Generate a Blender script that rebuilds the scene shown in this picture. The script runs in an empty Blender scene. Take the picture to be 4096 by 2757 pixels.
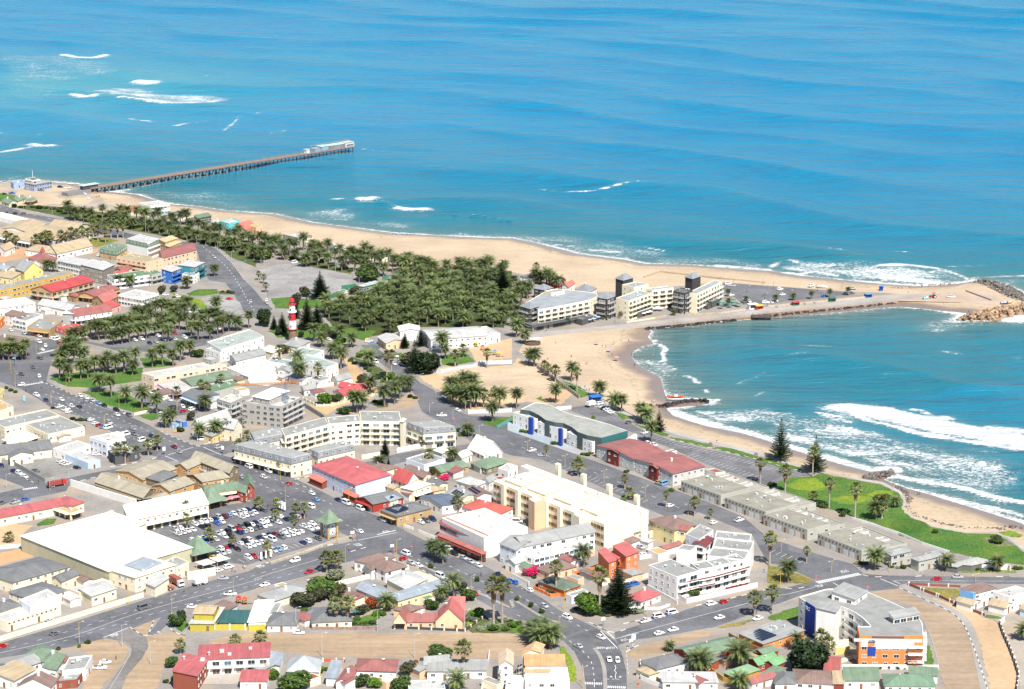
import bpy,bmesh,math,random
import numpy as np
from mathutils import Vector,Matrix
random.seed(7);np.random.seed(7)
R=math.radians
SC=bpy.context.scene
COL=SC.collection
# ---------------------------------------------------------------- camera, sky, sun, exposure
CAM_H,CAM_T,CAM_F=331.0,R(13.9),9600.0        # height above the town (m), tilt below level, focal length in photo pixels
cd=bpy.data.cameras.new('camera');cam=bpy.data.objects.new('camera',cd);COL.objects.link(cam)
cam.location=(0,0,CAM_H);cam.rotation_euler=(R(90)-CAM_T,0,0)
cd.sensor_width=36.0;cd.lens=36.0*CAM_F/4096.0;cd.clip_start=1.0;cd.clip_end=60000.0
SC.camera=cam
SUN_EL,SUN_AZ=R(52),math.atan2(0.36,-0.93)
wd=bpy.data.worlds.new('World');SC.world=wd;wd.use_nodes=True
nt=wd.node_tree;bg=nt.nodes['Background']
sky=nt.nodes.new('ShaderNodeTexSky');sky.sky_type='NISHITA';sky.sun_disc=False
sky.sun_elevation=SUN_EL;sky.sun_rotation=SUN_AZ;sky.altitude=50;sky.air_density=1.0;sky.dust_density=0.4;sky.ozone_density=2.0
nt.links.new(sky.outputs[0],bg.inputs[0]);bg.inputs[1].default_value=0.078
sl=bpy.data.lights.new('sun','SUN');sl.energy=5.0;sl.angle=R(0.5);sl.color=(1.0,0.95,0.87)
so=bpy.data.objects.new('sun',sl);COL.objects.link(so)
sv=Vector((math.sin(SUN_AZ)*math.cos(SUN_EL),math.cos(SUN_AZ)*math.cos(SUN_EL),math.sin(SUN_EL)))
so.rotation_euler=sv.to_track_quat('Z','Y').to_euler();so.location=sv*900
SC.view_settings.view_transform='Standard';SC.view_settings.look='None'
SC.view_settings.exposure=0.70;SC.view_settings.gamma=1.0
SC.render.engine='CYCLES'
SC.cycles.max_bounces=6;SC.cycles.diffuse_bounces=3;SC.cycles.glossy_bounces=2;SC.cycles.transparent_max_bounces=6
SC.cycles.volume_bounces=0
# ---------------------------------------------------------------- from surveyed picture points to places on the ground
ROW0={'1':690.0,'2':1380.0,'3':2067.0}
def TP(rc,x,y):                                     # tile point -> photo pixel
    return(int(rc[1])*1024+x*0.44,ROW0[rc[0]]+y*0.44)
def W(px,py,z=0.0):                                 # photo pixel -> point at height z
    u,v=(px-2048.0)/CAM_F,(1378.5-py)/CAM_F
    d=Vector((u,math.cos(CAM_T)+v*math.sin(CAM_T),-math.sin(CAM_T)+v*math.cos(CAM_T)))
    t=(z-CAM_H)/d.z
    return Vector((d.x*t,d.y*t,z))
def G(rc,x,y,z=0.0):
    return W(*TP(rc,x,y),z)
def pts(s,z=0.0):                                    # '20: x,y x,y; 21: ...'
    out=[]
    for seg in s.split(';'):
        rc,rest=seg.split(':')
        for q in rest.split():
            x,y=q.split(',');out.append(G(rc.strip(),float(x),float(y),z))
    return out
def pxdir(rc,x,y,dx,dy):
    a,b=G(rc,x,y),G(rc,x+dx,y+dy)
    return math.atan2(b.y-a.y,b.x-a.x)
# ---------------------------------------------------------------- materials
def lin(h):
    if not isinstance(h,str):return tuple(h)
    h=h.lstrip('#');o=[]
    for i in(0,2,4):
        c=int(h[i:i+2],16)/255.0
        o.append(c/12.92 if c<=0.04045 else((c+0.055)/1.055)**2.4)
    return tuple(o)
MATS={}
def nodes_of(name):
    m=bpy.data.materials.new(name);m.use_nodes=True
    return m,m.node_tree,m.node_tree.nodes['Principled BSDF']
def N(t,typ,**kw):
    n=t.nodes.new(typ)
    for k,v in kw.items():setattr(n,k,v)
    return n
def mixc(t,fac,a,b,mode='MIX'):
    n=t.nodes.new('ShaderNodeMix');n.data_type='RGBA';n.blend_type=mode
    for sock,v in((n.inputs[0],fac),(n.inputs[6],a),(n.inputs[7],b)):
        if hasattr(v,'links')or hasattr(v,'is_linked'):t.links.new(v,sock)
        elif isinstance(v,(int,float)):sock.default_value=v
        else:sock.default_value=(*v,1.0)
    return n.outputs[2]
def mth(t,op,a,b=0.0,c=None,clamp=False):
    n=t.nodes.new('ShaderNodeMath');n.operation=op;n.use_clamp=clamp
    for i,v in enumerate((a,b)if c is None else(a,b,c)):
        if hasattr(v,'is_linked'):t.links.new(v,n.inputs[i])
        else:n.inputs[i].default_value=v
    return n.outputs[0]
def noise(t,vec,scale,detail=3.0,rough=0.55,col=False):
    n=t.nodes.new('ShaderNodeTexNoise');n.inputs['Scale'].default_value=scale
    n.inputs['Detail'].default_value=detail;n.inputs['Roughness'].default_value=rough
    if vec is not None:t.links.new(vec,n.inputs['Vector'])
    return n.outputs['Color' if col else 'Fac']
def pos(t):return N(t,'ShaderNodeNewGeometry').outputs['Position']
def scaled(t,vec,s,rot=0.0):
    m=N(t,'ShaderNodeMapping');t.links.new(vec,m.inputs['Vector']);m.inputs['Scale'].default_value=s
    m.inputs['Rotation'].default_value=(0,0,rot);return m.outputs[0]
def rng(t,v,a,b,c=0.0,d=1.0):
    n=N(t,'ShaderNodeMapRange');t.links.new(v,n.inputs[0])
    for i,x in enumerate((a,b,c,d)):n.inputs[i+1].default_value=x
    return n.outputs[0]
def grey(c,k):return tuple(min(1.0,x*k)for x in c)
def mat(kind,colr):
    """kind: wall, roof, flat (membrane roof), plain, metal, glass, asphalt, grass, sand, dirt, paving, leaf, car, rock"""
    key=(kind,colr)
    if key in MATS:return MATS[key]
    c=lin(colr);l_=.3*c[0]+.6*c[1]+.1*c[2];k_=dict(roof=.30,wall=.10).get(kind,0);c=tuple((x*(1-k_)+l_*k_)*(1.12 if kind=='roof' and l_<.3 else 1)for x in c)
    m,t,b=nodes_of('%s_%s'%(kind,str(colr).strip('#')));MATS[key]=m
    b.inputs['Specular IOR Level'].default_value=0.3
    P=pos(t);rough=0.8;colo=None
    if kind=='wall':
        n1=noise(t,scaled(t,P,(0.35,0.35,0.12)),1.0,4.0)
        n2=noise(t,P,2.2,3.0)
        f=mth(t,'ADD',rng(t,n1,0.3,0.75,-0.10,0.06),rng(t,n2,0.25,0.75,-0.05,0.05))
        colo=mixc(t,1.0,c,N_comb(t,mth(t,'ADD',f,0.97)),'MULTIPLY')
    elif kind=='roof':
        uv=N(t,'ShaderNodeUVMap').outputs[0]
        st=noise(t,scaled(t,uv,(0.55,0.03,1)),1.0,4.0,0.7)          # run-off streaks down the sheets
        bl=noise(t,P,0.22,4.0)
        sx=N(t,'ShaderNodeSeparateXYZ');t.links.new(uv,sx.inputs[0])
        wv=mth(t,'SINE',mth(t,'MULTIPLY',sx.outputs[0],2*math.pi/0.9))
        f=mth(t,'ADD',rng(t,st,0.3,0.7,-0.18,0.14),rng(t,bl,0.3,0.7,-0.14,0.12))
        f=mth(t,'ADD',f,mth(t,'MULTIPLY',wv,0.04));f=mth(t,'SUBTRACT',f,rng(t,mth(t,'PINGPONG',mth(t,'ADD',sx.outputs[0],500.0),1.1),0.0,0.16,0.16,0.0))
        colo=mixc(t,1.0,c,N_comb(t,mth(t,'ADD',f,1.0)),'MULTIPLY');rough=0.6
    elif kind=='flat':
        n1=noise(t,P,0.16,6.0,0.65);n2=noise(t,P,1.4,3.0);sx=N(t,'ShaderNodeSeparateXYZ');t.links.new(N(t,'ShaderNodeUVMap').outputs[0],sx.inputs[0])
        ln=mth(t,'MAXIMUM',rng(t,mth(t,'PINGPONG',mth(t,'ADD',sx.outputs[0],500.0),2.0),0.0,0.2,0.15,0.0),rng(t,mth(t,'PINGPONG',mth(t,'ADD',sx.outputs[1],500.0),4.5),0.0,0.2,0.15,0.0))
        f=mth(t,'ADD',mth(t,'SUBTRACT',rng(t,n1,0.3,0.7,-0.24,0.14),ln),rng(t,n2,0.3,0.7,-0.07,0.06))
        colo=mixc(t,1.0,c,N_comb(t,mth(t,'ADD',f,1.0)),'MULTIPLY');rough=0.85
    elif kind=='asphalt':
        n1=noise(t,P,0.035,5.0);n2=noise(t,P,0.5,4.0);n3=noise(t,P,3.0,2.0)
        f=mth(t,'ADD',rng(t,n1,0.3,0.7,-0.2,0.2),rng(t,n2,0.3,0.7,-0.15,0.15))
        f=mth(t,'ADD',f,rng(t,n3,0.3,0.7,-0.08,0.08))
        dust=rng(t,noise(t,P,0.08,5.0),0.56,0.8,0.0,0.45)
        vo=N(t,'ShaderNodeTexVoronoi');vo.inputs['Scale'].default_value=0.11;t.links.new(P,vo.inputs['Vector']);sp=N(t,'ShaderNodeSeparateColor');t.links.new(vo.outputs['Color'],sp.inputs[0]);f=mth(t,'ADD',f,rng(t,sp.outputs[0],0.0,1.0,-0.16,0.13));f=mth(t,'SUBTRACT',f,rng(t,noise(t,P,0.3,6.0,0.7),0.6,0.72,0.0,0.22))
        colo=mixc(t,dust,mixc(t,1.0,c,N_comb(t,mth(t,'ADD',f,1.0)),'MULTIPLY'),(0.19,0.165,0.13));rough=0.9
    elif kind=='paving':
        n1=noise(t,P,0.06,5.0);n2=noise(t,P,0.7,4.0)
        f=mth(t,'ADD',rng(t,n1,0.3,0.7,-0.2,0.16),rng(t,n2,0.3,0.7,-0.12,0.1))
        sand=rng(t,noise(t,P,0.045,5.0),0.5,0.7,0.0,0.7)
        colo=mixc(t,sand,mixc(t,1.0,c,N_comb(t,mth(t,'ADD',f,1.0)),'MULTIPLY'),(0.36,0.27,0.18));rough=0.9
    elif kind=='grass':
        n1=noise(t,P,0.07,5.0);n2=noise(t,P,0.9,4.0)
        d=rng(t,n1,0.35,0.66);e=rng(t,n2,0.3,0.7,0.55,1.35)
        colo=mixc(t,1.0,mixc(t,d,c,(c[0]*1.9+0.015,c[1]*1.35,c[2]*1.1)),N_comb(t,e),'MULTIPLY');rough=0.95
    elif kind in('sand','dirt'):
        n1=noise(t,P,0.03,5.0);n2=noise(t,P,0.4,5.0)
        st=noise(t,scaled(t,P,(0.02,0.25,0.2),R(-2)),1.0,4.0)
        f=mth(t,'ADD',rng(t,n1,0.3,0.7,-0.16,0.12),rng(t,n2,0.3,0.7,-0.1,0.08))
        if kind=='dirt':f=mth(t,'ADD',f,rng(t,st,0.35,0.7,-0.17,0.08))
        colo=mixc(t,1.0,c,N_comb(t,mth(t,'ADD',f,1.0)),'MULTIPLY');rough=0.95
    elif kind=='leaf':
        oi=N(t,'ShaderNodeObjectInfo').outputs['Random']
        n1=noise(t,P,0.9,2.0)
        f=mth(t,'ADD',rng(t,oi,0,1,-0.3,0.35),rng(t,n1,0.3,0.7,-0.3,0.35))
        g=mixc(t,rng(t,noise(t,P,0.45,2.0),0.45,0.7),c,(c[0]*1.7,c[1]*1.2,c[2]*0.7))
        colo=mixc(t,1.0,g,N_comb(t,mth(t,'ADD',f,1.0)),'MULTIPLY');rough=0.6
    elif kind=='rock':
        oi=N(t,'ShaderNodeObjectInfo').outputs['Random']
        n1=noise(t,P,1.1,4.0)
        f=mth(t,'ADD',rng(t,oi,0,1,-0.35,0.4),rng(t,n1,0.3,0.7,-0.25,0.25))
        colo=mixc(t,1.0,c,N_comb(t,mth(t,'ADD',f,1.0)),'MULTIPLY');rough=0.85
    elif kind=='bark':
        n1=noise(t,scaled(t,P,(2,2,5)),1.0,3.0)
        colo=mixc(t,1.0,c,N_comb(t,rng(t,n1,0.3,0.7,0.7,1.25)),'MULTIPLY');rough=0.9
    elif kind=='car':
        rough=0.28;b.inputs['Specular IOR Level'].default_value=0.5
        b.inputs['Coat Weight'].default_value=0.4;b.inputs['Coat Roughness'].default_value=0.078
    elif kind=='glass':
        rough=0.12;b.inputs['Specular IOR Level'].default_value=0.6
    elif kind=='metal':
        rough=0.45
    if colo is None:b.inputs['Base Color'].default_value=(*c,1)
    else:t.links.new(colo,b.inputs['Base Color'])
    b.inputs['Roughness'].default_value=rough
    return m
def N_comb(t,v):
    n=t.nodes.new('ShaderNodeCombineColor')
    for i in range(3):t.links.new(v,n.inputs[i])
    return n.outputs[0]
# ---------------------------------------------------------------- mesh and object helpers
class MB:
    def __init__(self):self.v=[];self.f=[];self.m=[];self.uv=[]
    def face(self,ps,mi=0,uv=True):
        i=len(self.v);self.v+=[tuple(p)for p in ps];self.f.append(tuple(range(i,i+len(ps))));self.m.append(mi)
        if uv:
            p0=Vector(ps[0]);e=(Vector(ps[1])-p0);L=e.length or 1.0;e=e/L
            nn=e.cross(Vector(ps[-1])-p0);nn=nn.normalized()if nn.length>1e-9 else Vector((0,0,1));w=nn.cross(e)
            self.uv+=[((Vector(p)-p0).dot(e),(Vector(p)-p0).dot(w))for p in ps]
        else:self.uv+=[(0,0)]*len(ps)
    def prism(self,base,z0,z1,mi=0,top=True,bottom=False):
        n=len(base)
        for i in range(n):
            a,b=base[i],base[(i+1)%n]
            self.face([(a[0],a[1],z0),(b[0],b[1],z0),(b[0],b[1],z1),(a[0],a[1],z1)],mi)
        if top:self.face([(p[0],p[1],z1)for p in base],mi)
        if bottom:self.face([(p[0],p[1],z0)for p in reversed(base)],mi)
    def box(self,c,s,rz=0.0,mi=0):
        cx,cy,cz=c;hx,hy,hz=s[0]/2,s[1]/2,s[2]/2;ca,sa=math.cos(rz),math.sin(rz)
        base=[(cx+x*ca-y*sa,cy+x*sa+y*ca)for x,y in((-hx,-hy),(hx,-hy),(hx,hy),(-hx,hy))]
        self.prism(base,cz-hz,cz+hz,mi,True,True)
    def tube(self,a,b,r0,r1,n=8,mi=0,cap=True):
        a,b=Vector(a),Vector(b);d=(b-a);d=d.normalized()if d.length>1e-9 else Vector((0,0,1))
        x=d.orthogonal().normalized();y=d.cross(x)
        r=[[p+(x*math.cos(2*math.pi*k/n)+y*math.sin(2*math.pi*k/n))*q for k in range(n)]for p,q in((a,r0),(b,r1))]
        for k in range(n):
            self.face([r[0][k],r[0][(k+1)%n],r[1][(k+1)%n],r[1][k]],mi)
        if cap:self.face(r[1],mi);self.face(list(reversed(r[0])),mi)
    def lathe(self,prof,n=16,mi=0,c=(0,0)):
        for(r0,z0),(r1,z1)in zip(prof,prof[1:]):
            for k in range(n):
                a,b=2*math.pi*k/n,2*math.pi*(k+1)/n
                q=[(c[0]+r0*math.cos(a),c[1]+r0*math.sin(a),z0),(c[0]+r0*math.cos(b),c[1]+r0*math.sin(b),z0),
                     (c[0]+r1*math.cos(b),c[1]+r1*math.sin(b),z1),(c[0]+r1*math.cos(a),c[1]+r1*math.sin(a),z1)]
                if r0<1e-6:q=[q[0],q[2],q[3]]
                elif r1<1e-6:q=q[:3]
                self.face(q,mi)
    def mesh(self,name,mats,smooth=False):
        me=bpy.data.meshes.new(name);me.from_pydata(self.v,[],self.f)
        for x in mats:me.materials.append(x)
        if any(self.m):me.polygons.foreach_set('material_index',self.m)
        ul=me.uv_layers.new(name='UVMap');ul.data.foreach_set('uv',[c for p in self.uv for c in p])
        if smooth:
            bm=bmesh.new();bm.from_mesh(me);bmesh.ops.remove_doubles(bm,verts=bm.verts,dist=0.0005);bm.to_mesh(me);bm.free()
            me.polygons.foreach_set('use_smooth',[True]*len(me.polygons))
        me.update();return me
    def build(self,name,mats,parent=None,smooth=False):
        if not isinstance(mats,(list,tuple)):mats=[mats]
        return link(bpy.data.objects.new(name,self.mesh(name,mats,smooth)),parent)
def link(o,parent=None):
    COL.objects.link(o)
    if parent is not None:o.parent=parent
    return o
def put(name,me,parent=None,loc=(0,0,0),rz=0.0,sc=None):
    o=bpy.data.objects.new(name,me);link(o,parent);o.location=loc;o.rotation_euler=(0,0,rz)
    if sc is not None:o.scale=sc if isinstance(sc,(tuple,list))else(sc,sc,sc)
    return o
def tag(o,label=None,cat=None,group=None,kind=None):
    if label:o['label']=label
    if cat:o['category']=cat
    if group:o['group']=group
    if kind:o['kind']=kind
    return o
def thing(name,label,cat,loc=(0,0,0),rz=0.0,group=None):
    o=bpy.data.objects.new(name,None);COL.objects.link(o);o.location=loc;o.rotation_euler=(0,0,rz);o.empty_display_size=1
    return tag(o,label,cat,group)
def struct(name,mb,m,smooth=False):
    return tag(mb.build(name,m,None,smooth),kind='structure')
def sheet(name,s,z,m,depth=0.25,jag=0.0):
    p=pts(s,z)if isinstance(s,str)else s
    if jag:                                             # worn, uneven edge
        q=[]
        for a,c in zip(p,p[1:]+p[:1]):n_=max(1,int((c-a).length/2.2));q+=[a+(c-a)*(k/n_)+Vector((random.uniform(-jag,jag),random.uniform(-jag,jag),0))for k in range(n_)]
        p=q
    ar=sum(p[i].x*p[(i+1)%len(p)].y-p[(i+1)%len(p)].x*p[i].y for i in range(len(p)))
    if ar<0:p=p[::-1]
    b=MB();b.face([(q.x,q.y,z)for q in p])
    for i in range(len(p)):
        a,c=p[i],p[(i+1)%len(p)];b.face([(a.x,a.y,z-depth),(c.x,c.y,z-depth),(c.x,c.y,z),(a.x,a.y,z)])
    return tag(b.build(name,m),kind='structure')
def smooth_line(p,n=4):                                # Catmull-Rom
    if len(p)<3:return p
    q=[p[0]]+list(p)+[p[-1]];out=[]
    for i in range(1,len(q)-2):
        for k in range(n):
            t=k/n;a,b,c,d=q[i-1],q[i],q[i+1],q[i+2]
            out.append(0.5*((2*b)+(c-a)*t+(2*a-5*b+4*c-d)*t*t+(3*b-a-3*c+d)*t**3))
    out.append(p[-1]);return out
def resample(p,step):
    out=[p[0].copy()];acc=0.0
    for a,b in zip(p,p[1:]):
        L=(b-a).length
        while acc+L>=step:
            t=(step-acc)/L;a=a+(b-a)*t;out.append(a.copy());L=(b-a).length;acc=0.0
        acc+=L
    return out
def dist_line(X,Y,line):
    d=np.full(X.shape,1e9)
    for a,b in zip(line,line[1:]):
        ex,ey=b.x-a.x,b.y-a.y;l2=ex*ex+ey*ey+1e-9
        t=np.clip(((X-a.x)*ex+(Y-a.y)*ey)/l2,0,1)
        d=np.minimum(d,(X-a.x-t*ex)**2+(Y-a.y-t*ey)**2)
    return np.sqrt(d)
def inside(X,Y,poly):
    r=np.zeros(X.shape,bool);n=len(poly)
    for i in range(n):
        a,b=poly[i],poly[(i+1)%n]
        if a.y==b.y:continue
        c=(a.y>Y)!=(b.y>Y)
        r^=c&(X<(b.x-a.x)*(Y-a.y)/(b.y-a.y)+a.x)
    return r
def vnoise(X,Y,s,seed=0):
    g=np.random.RandomState(seed).rand(128,128);x,y=X/s+500,Y/s+500
    i,j=np.floor(x).astype(int),np.floor(y).astype(int);fx,fy=x-i,y-j
    fx,fy=fx*fx*(3-2*fx),fy*fy*(3-2*fy);i%=128;j%=128;i1,j1=(i+1)%128,(j+1)%128
    return(g[i,j]*(1-fx)+g[i1,j]*fx)*(1-fy)+(g[i,j1]*(1-fx)+g[i1,j1]*fx)*fy
def fbm(X,Y,s,seed=0,o=3):
    return sum(vnoise(X,Y,s/2**k,seed+k)/2**(k+1)for k in range(o))/(1-0.5**o)
def grid_mesh(name,xs,ys,Z,attrs,m,smooth=True):
    nx,ny=len(xs),len(ys);X,Y=np.meshgrid(xs,ys)
    co=np.stack([X,Y,Z],-1).reshape(-1,3).astype(np.float32)
    idx=np.arange(nx*ny).reshape(ny,nx);f=np.stack([idx[:-1,:-1],idx[:-1,1:],idx[1:,1:],idx[1:,:-1]],-1).reshape(-1,4)
    me=bpy.data.meshes.new(name);me.vertices.add(len(co));me.vertices.foreach_set('co',co.ravel())
    me.loops.add(f.size);me.loops.foreach_set('vertex_index',f.ravel().astype(np.int32))
    me.polygons.add(len(f));me.polygons.foreach_set('loop_start',np.arange(0,f.size,4,dtype=np.int32))
    me.polygons.foreach_set('use_smooth',np.ones(len(f),bool))
    for k,a in attrs.items():
        at=me.attributes.new(k,'FLOAT','POINT');at.data.foreach_set('value',a.ravel().astype(np.float32))
    me.materials.append(m);me.update(calc_edges=True);me.validate()
    o=bpy.data.objects.new(name,me);COL.objects.link(o);return tag(o,kind='structure')

# shapes that need an evaluated modifier or font are made first, while the scene is still empty
TXT={}
def text_mesh(text,size,thick):
    cu=bpy.data.curves.new('t','FONT');cu.body=text;cu.align_x='CENTER';cu.align_y='CENTER';cu.size=size;cu.extrude=thick
    o=bpy.data.objects.new('t',cu);COL.objects.link(o);bpy.context.view_layer.update()
    me=bpy.data.meshes.new_from_object(o.evaluated_get(bpy.context.evaluated_depsgraph_get()));bpy.data.objects.remove(o);return me
def person_mesh(pose):
    J={'pel':(0,0,.95),'ch':(0,0,1.3),'nk':(0,0,1.5),'hd':(0,.02,1.66),'ht':(0,.02,1.75),'ls':(-.19,0,1.42),'rs':(.19,0,1.42),'le':(-.25,.03,1.14),'re':(.25,-.03,1.14),'lw':(-.25,.14,.9),'rw':(.25,.05,.9),'lh':(-.1,0,.9),'rh':(.1,0,.9),'lk':(-.11,.05,.5),'rk':(.11,0,.5),'la':(-.12,0,.08),'ra':(.12,0,.08),'lt':(-.12,.16,.04),'rt':(.12,.16,.04)}
    if pose:J.update(lk=(-.11,.2,.52),la=(-.12,.28,.1),lt=(-.12,.44,.1),rk=(.11,-.08,.5),ra=(.12,-.3,.12),rt=(.12,-.16,.04),le=(-.24,-.12,1.16),lw=(-.24,-.05,.92),re=(.24,.12,1.16),rw=(.24,.28,.95))
    E=[('pel','ch'),('ch','nk'),('nk','hd'),('hd','ht'),('ch','ls'),('ch','rs'),('ls','le'),('le','lw'),('rs','re'),('re','rw'),('pel','lh'),('pel','rh'),('lh','lk'),('lk','la'),('la','lt'),('rh','rk'),('rk','ra'),('ra','rt')]
    RD_=dict(pel=.15,ch=.16,nk=.06,hd=.105,ht=.08,ls=.075,rs=.075,le=.05,re=.05,lw=.035,rw=.035,lh=.1,rh=.1,lk=.065,rk=.065,la=.045,ra=.045,lt=.035,rt=.035)
    ks=list(J);me=bpy.data.meshes.new('sk');me.from_pydata([J[k]for k in ks],[(ks.index(a),ks.index(b_))for a,b_ in E],[]);o=bpy.data.objects.new('sk',me);COL.objects.link(o);o.modifiers.new('s','SKIN')
    for i,k in enumerate(ks):v=me.skin_vertices[0].data[i];v.radius=(RD_[k],RD_[k]);v.use_root=(k=='pel')
    sb=o.modifiers.new('d','SUBSURF');sb.levels=1;sb.render_levels=1;bpy.context.view_layer.update();r=bpy.data.meshes.new_from_object(o.evaluated_get(bpy.context.evaluated_depsgraph_get()));bpy.data.objects.remove(o);return r
PM=[person_mesh(0),person_mesh(1)]
PRE={('STOP',.32,0.0):text_mesh('STOP',.32,0.0),('TLC',1.9,.05):text_mesh('TLC',1.9,.05)}

# ================================================================ LAND AND SEA
SEA=-1.6
COAST=pts('10: -700,110 0,85 250,75 700,105 850,150 880,172 1050,182 1250,205 1400,250 1550,290 1800,310 2050,350 2327,370;'
  '11: 150,378 300,412 500,457 800,492 1000,522 1250,552 1700,577 2000,592 2327,600; 12: 200,640 400,690 600,742 1000,792 1200,832 1600,842 1900,867 2327,896;'
  '13: 300,942 700,982 1050,1012 1400,1032 1700,1010 1900,985 2080,1005 2240,1055 2327,1100 2480,1190 2480,1270 2330,1290 2100,1335 1710,1345 1780,1300 1850,1282 1600,1258 1400,1232 1180,1215 1000,1230 600,1270 0,1320;'
  '12: 2000,1342 1600,1392 1250,1425 1285,1450 1240,1500 1290,1560; 22: 1180,0 1080,60 1060,110 1130,190 1330,300 1370,420 1390,480 1430,500 1760,495 1790,530 1700,545 1430,578 1500,640 1800,740 2100,802 2327,872;'
  '23: 180,940 450,1022 750,1112 930,1150 1130,1130 1140,1190 1030,1222 1200,1290 1500,1372 1900,1492 2327,1622; 33: 2327,70 2900,260',SEA)
LAND=COAST+[Vector((1500,950,0)),Vector((1500,-3000,0)),Vector((-3000,-3000,0)),Vector((-3000,2700,0)),Vector((-900,2150,0))]
INLAND=('10: -900,330 0,300 600,335 1260,400 1900,460 2327,560; 11: 0,575 500,650 900,735 1400,840 2000,890 2327,905; 12: 0,905 330,975 570,1060 770,1085 940,1085 1150,1070 1900,995;'
  '13: 0,1030 700,1080 1000,1092 1200,1105 1560,1100 1160,1165 0,1255; 12: 2327,1280 1900,1310 1200,1385 700,1440 300,1480 130,1510; 22: 60,60 240,190 620,380 820,480 950,590 1130,650 1380,770 1500,800 2327,1000;'
  '23: 320,1110 480,1140 830,1220 1030,1250 1200,1340 1240,1420 1220,1500 1320,1568; 33: 1480,80 1800,140 2080,150 2250,230 2327,300 2900,520')
xs=np.arange(-700,780,3.4);ys=np.arange(760,2060,3.4)
X,Y=np.meshgrid(xs,ys)
sd=dist_line(X,Y,COAST);sd=np.where(inside(X,Y,LAND),sd,-sd)
Z=SEA+np.where(sd>0,1.35*(1-np.exp(-sd/14.0)),sd*0.06)+(fbm(X,Y,30,3)-0.5)*0.25*np.clip(sd/15,0,1)
town=inside(X,Y,pts(INLAND)+[Vector((900,300,0)),Vector((900,-600,0)),Vector((-900,-600,0)),Vector((-900,1500,0))])
Z=Z+np.clip((sd-6)/12,0,1)*(1.1*(fbm(X,Y,26,13)-.42)+.5*(fbm(X*1.6,Y,7,17)-.5))+.35*np.exp(-((sd-17-8*fbm(X,Y,40,19))/4)**2)
Z=np.where(town,np.minimum(Z,-0.22),np.minimum(Z,.45));Z=np.maximum(Z,-7)
# sandy knolls that the builders left by the pit, and the dune line on the mole
for rc,x,y,r,h in(('21',2230,420,16,3.0),('21',1900,250,12,1.6),('22',150,330,12,2.0),('22',60,230,9,1.6)):
    c=G(rc,x,y);Z=Z+h*np.exp(-((X-c.x)**2+(Y-c.y)**2)/(r*r))*(0.7+0.6*fbm(X,Y,6,9))
m,t,b=nodes_of('beach_sand');P=pos(t)
sda=N(t,'ShaderNodeAttribute',attribute_name='shore').outputs['Fac']
wob=mth(t,'ADD',sda,mth(t,'MULTIPLY',mth(t,'SUBTRACT',noise(t,P,0.05,4.0),0.5),14.0))
dry=mixc(t,rng(t,noise(t,P,0.02,5.0),0.35,0.68),(0.50,0.392,0.268),(0.40,0.305,0.21))
dry=mixc(t,1.0,dry,N_comb(t,rng(t,noise(t,P,0.5,6.0,0.7),0.3,0.7,0.82,1.1)),'MULTIPLY')
rip=noise(t,scaled(t,P,(0.05,0.4,0.2),R(-34)),1.0,4.0)
dry=mixc(t,1.0,dry,N_comb(t,rng(t,rip,0.3,0.7,0.9,1.07)),'MULTIPLY')
weed=mth(t,'MULTIPLY',rng(t,mth(t,'ABSOLUTE',mth(t,'SUBTRACT',wob,15.0)),0.0,3.0,1.0,0.0),rng(t,noise(t,P,0.8,5.0),0.5,0.62))
dry=mixc(t,mth(t,'MULTIPLY',weed,0.65),dry,(0.10,0.075,0.05))
wet=rng(t,wob,5.0,13.0,1.0,0.0)
t.links.new(mixc(t,wet,dry,(0.215,0.155,0.115)),b.inputs['Base Color'])
t.links.new(rng(t,wet,0,1,0.95,0.22),b.inputs['Roughness'])
xs2=np.concatenate([[-4000,-2000,-1100],xs,[1000,2000,4000]]);ys2=np.concatenate([[-3000,0,400],ys,[2200,2600]])
def pad(a,l,r,bt,tp):return np.pad(a,((bt,tp),(l,r)),mode='edge')
grid_mesh('beach',xs2,ys2,pad(Z,3,3,3,2),{'shore':pad(sd,3,3,3,2)},m)

# ---- sea: swell, foam and depth in one sheet
dy=[];y=860.0
while y<3450:dy.append(y);y+=min(11.0,max(1.9,1.9+(y-1250)*0.0052))
ys=np.array(dy+[3600,3900,4500,6000,9000,15000,30000]);xs=np.concatenate([[-20000,-6000,-2500,-1200],np.arange(-740,741,2.3),[1200,2500,6000,20000]])
X,Y=np.meshgrid(xs,ys)
near=(Y<2150)&(np.abs(X)<900)
sd=np.full(X.shape,-500.0)
dd=dist_line(X[near],Y[near],COAST);sd[near]=np.where(inside(X[near],Y[near],LAND),dd,-dd)
off=-sd                                              # metres out from the water's edge
ON=Vector((0.565,0.825))
q=X*ON.x+Y*ON.y;along=-X*ON.y+Y*ON.x
wob=(fbm(X,Y,320,21)-0.5)*170
def swell(lam,rot,ph,wb):                            # long-crested, steeper on the crest
    c,s=math.cos(R(rot)),math.sin(R(rot));return np.exp(1.5*(np.sin(2*np.pi*((q*c+along*s)+wob*wb)/lam+ph)-1))*2-.7
amp=0.35+0.95*fbm(X,Y,260,31)
fade=np.clip(off/60,0.08,1)*np.clip((32000-Y)/28000,0,1)
ZS=SEA+fade*amp*(2.3*swell(168,0,0,1.5)*np.clip(fbm(X,Y,210,33)*2.6-.55,0.1,2)+0.8*swell(97,7,1,1.1)*np.clip(fbm(X,Y,130,35)*2.4-.6,0,2)+0.12*swell(53,-12,1,0.8))
ZS+=fade*0.22*(fbm(q*1.0,along*0.35,9,41)-0.5)*2
foam=np.zeros(X.shape);brk=np.zeros(X.shape);streak=np.zeros(X.shape)
n1=fbm(X,Y,18,51);n2=fbm(along*0.4,q,9,55)
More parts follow.
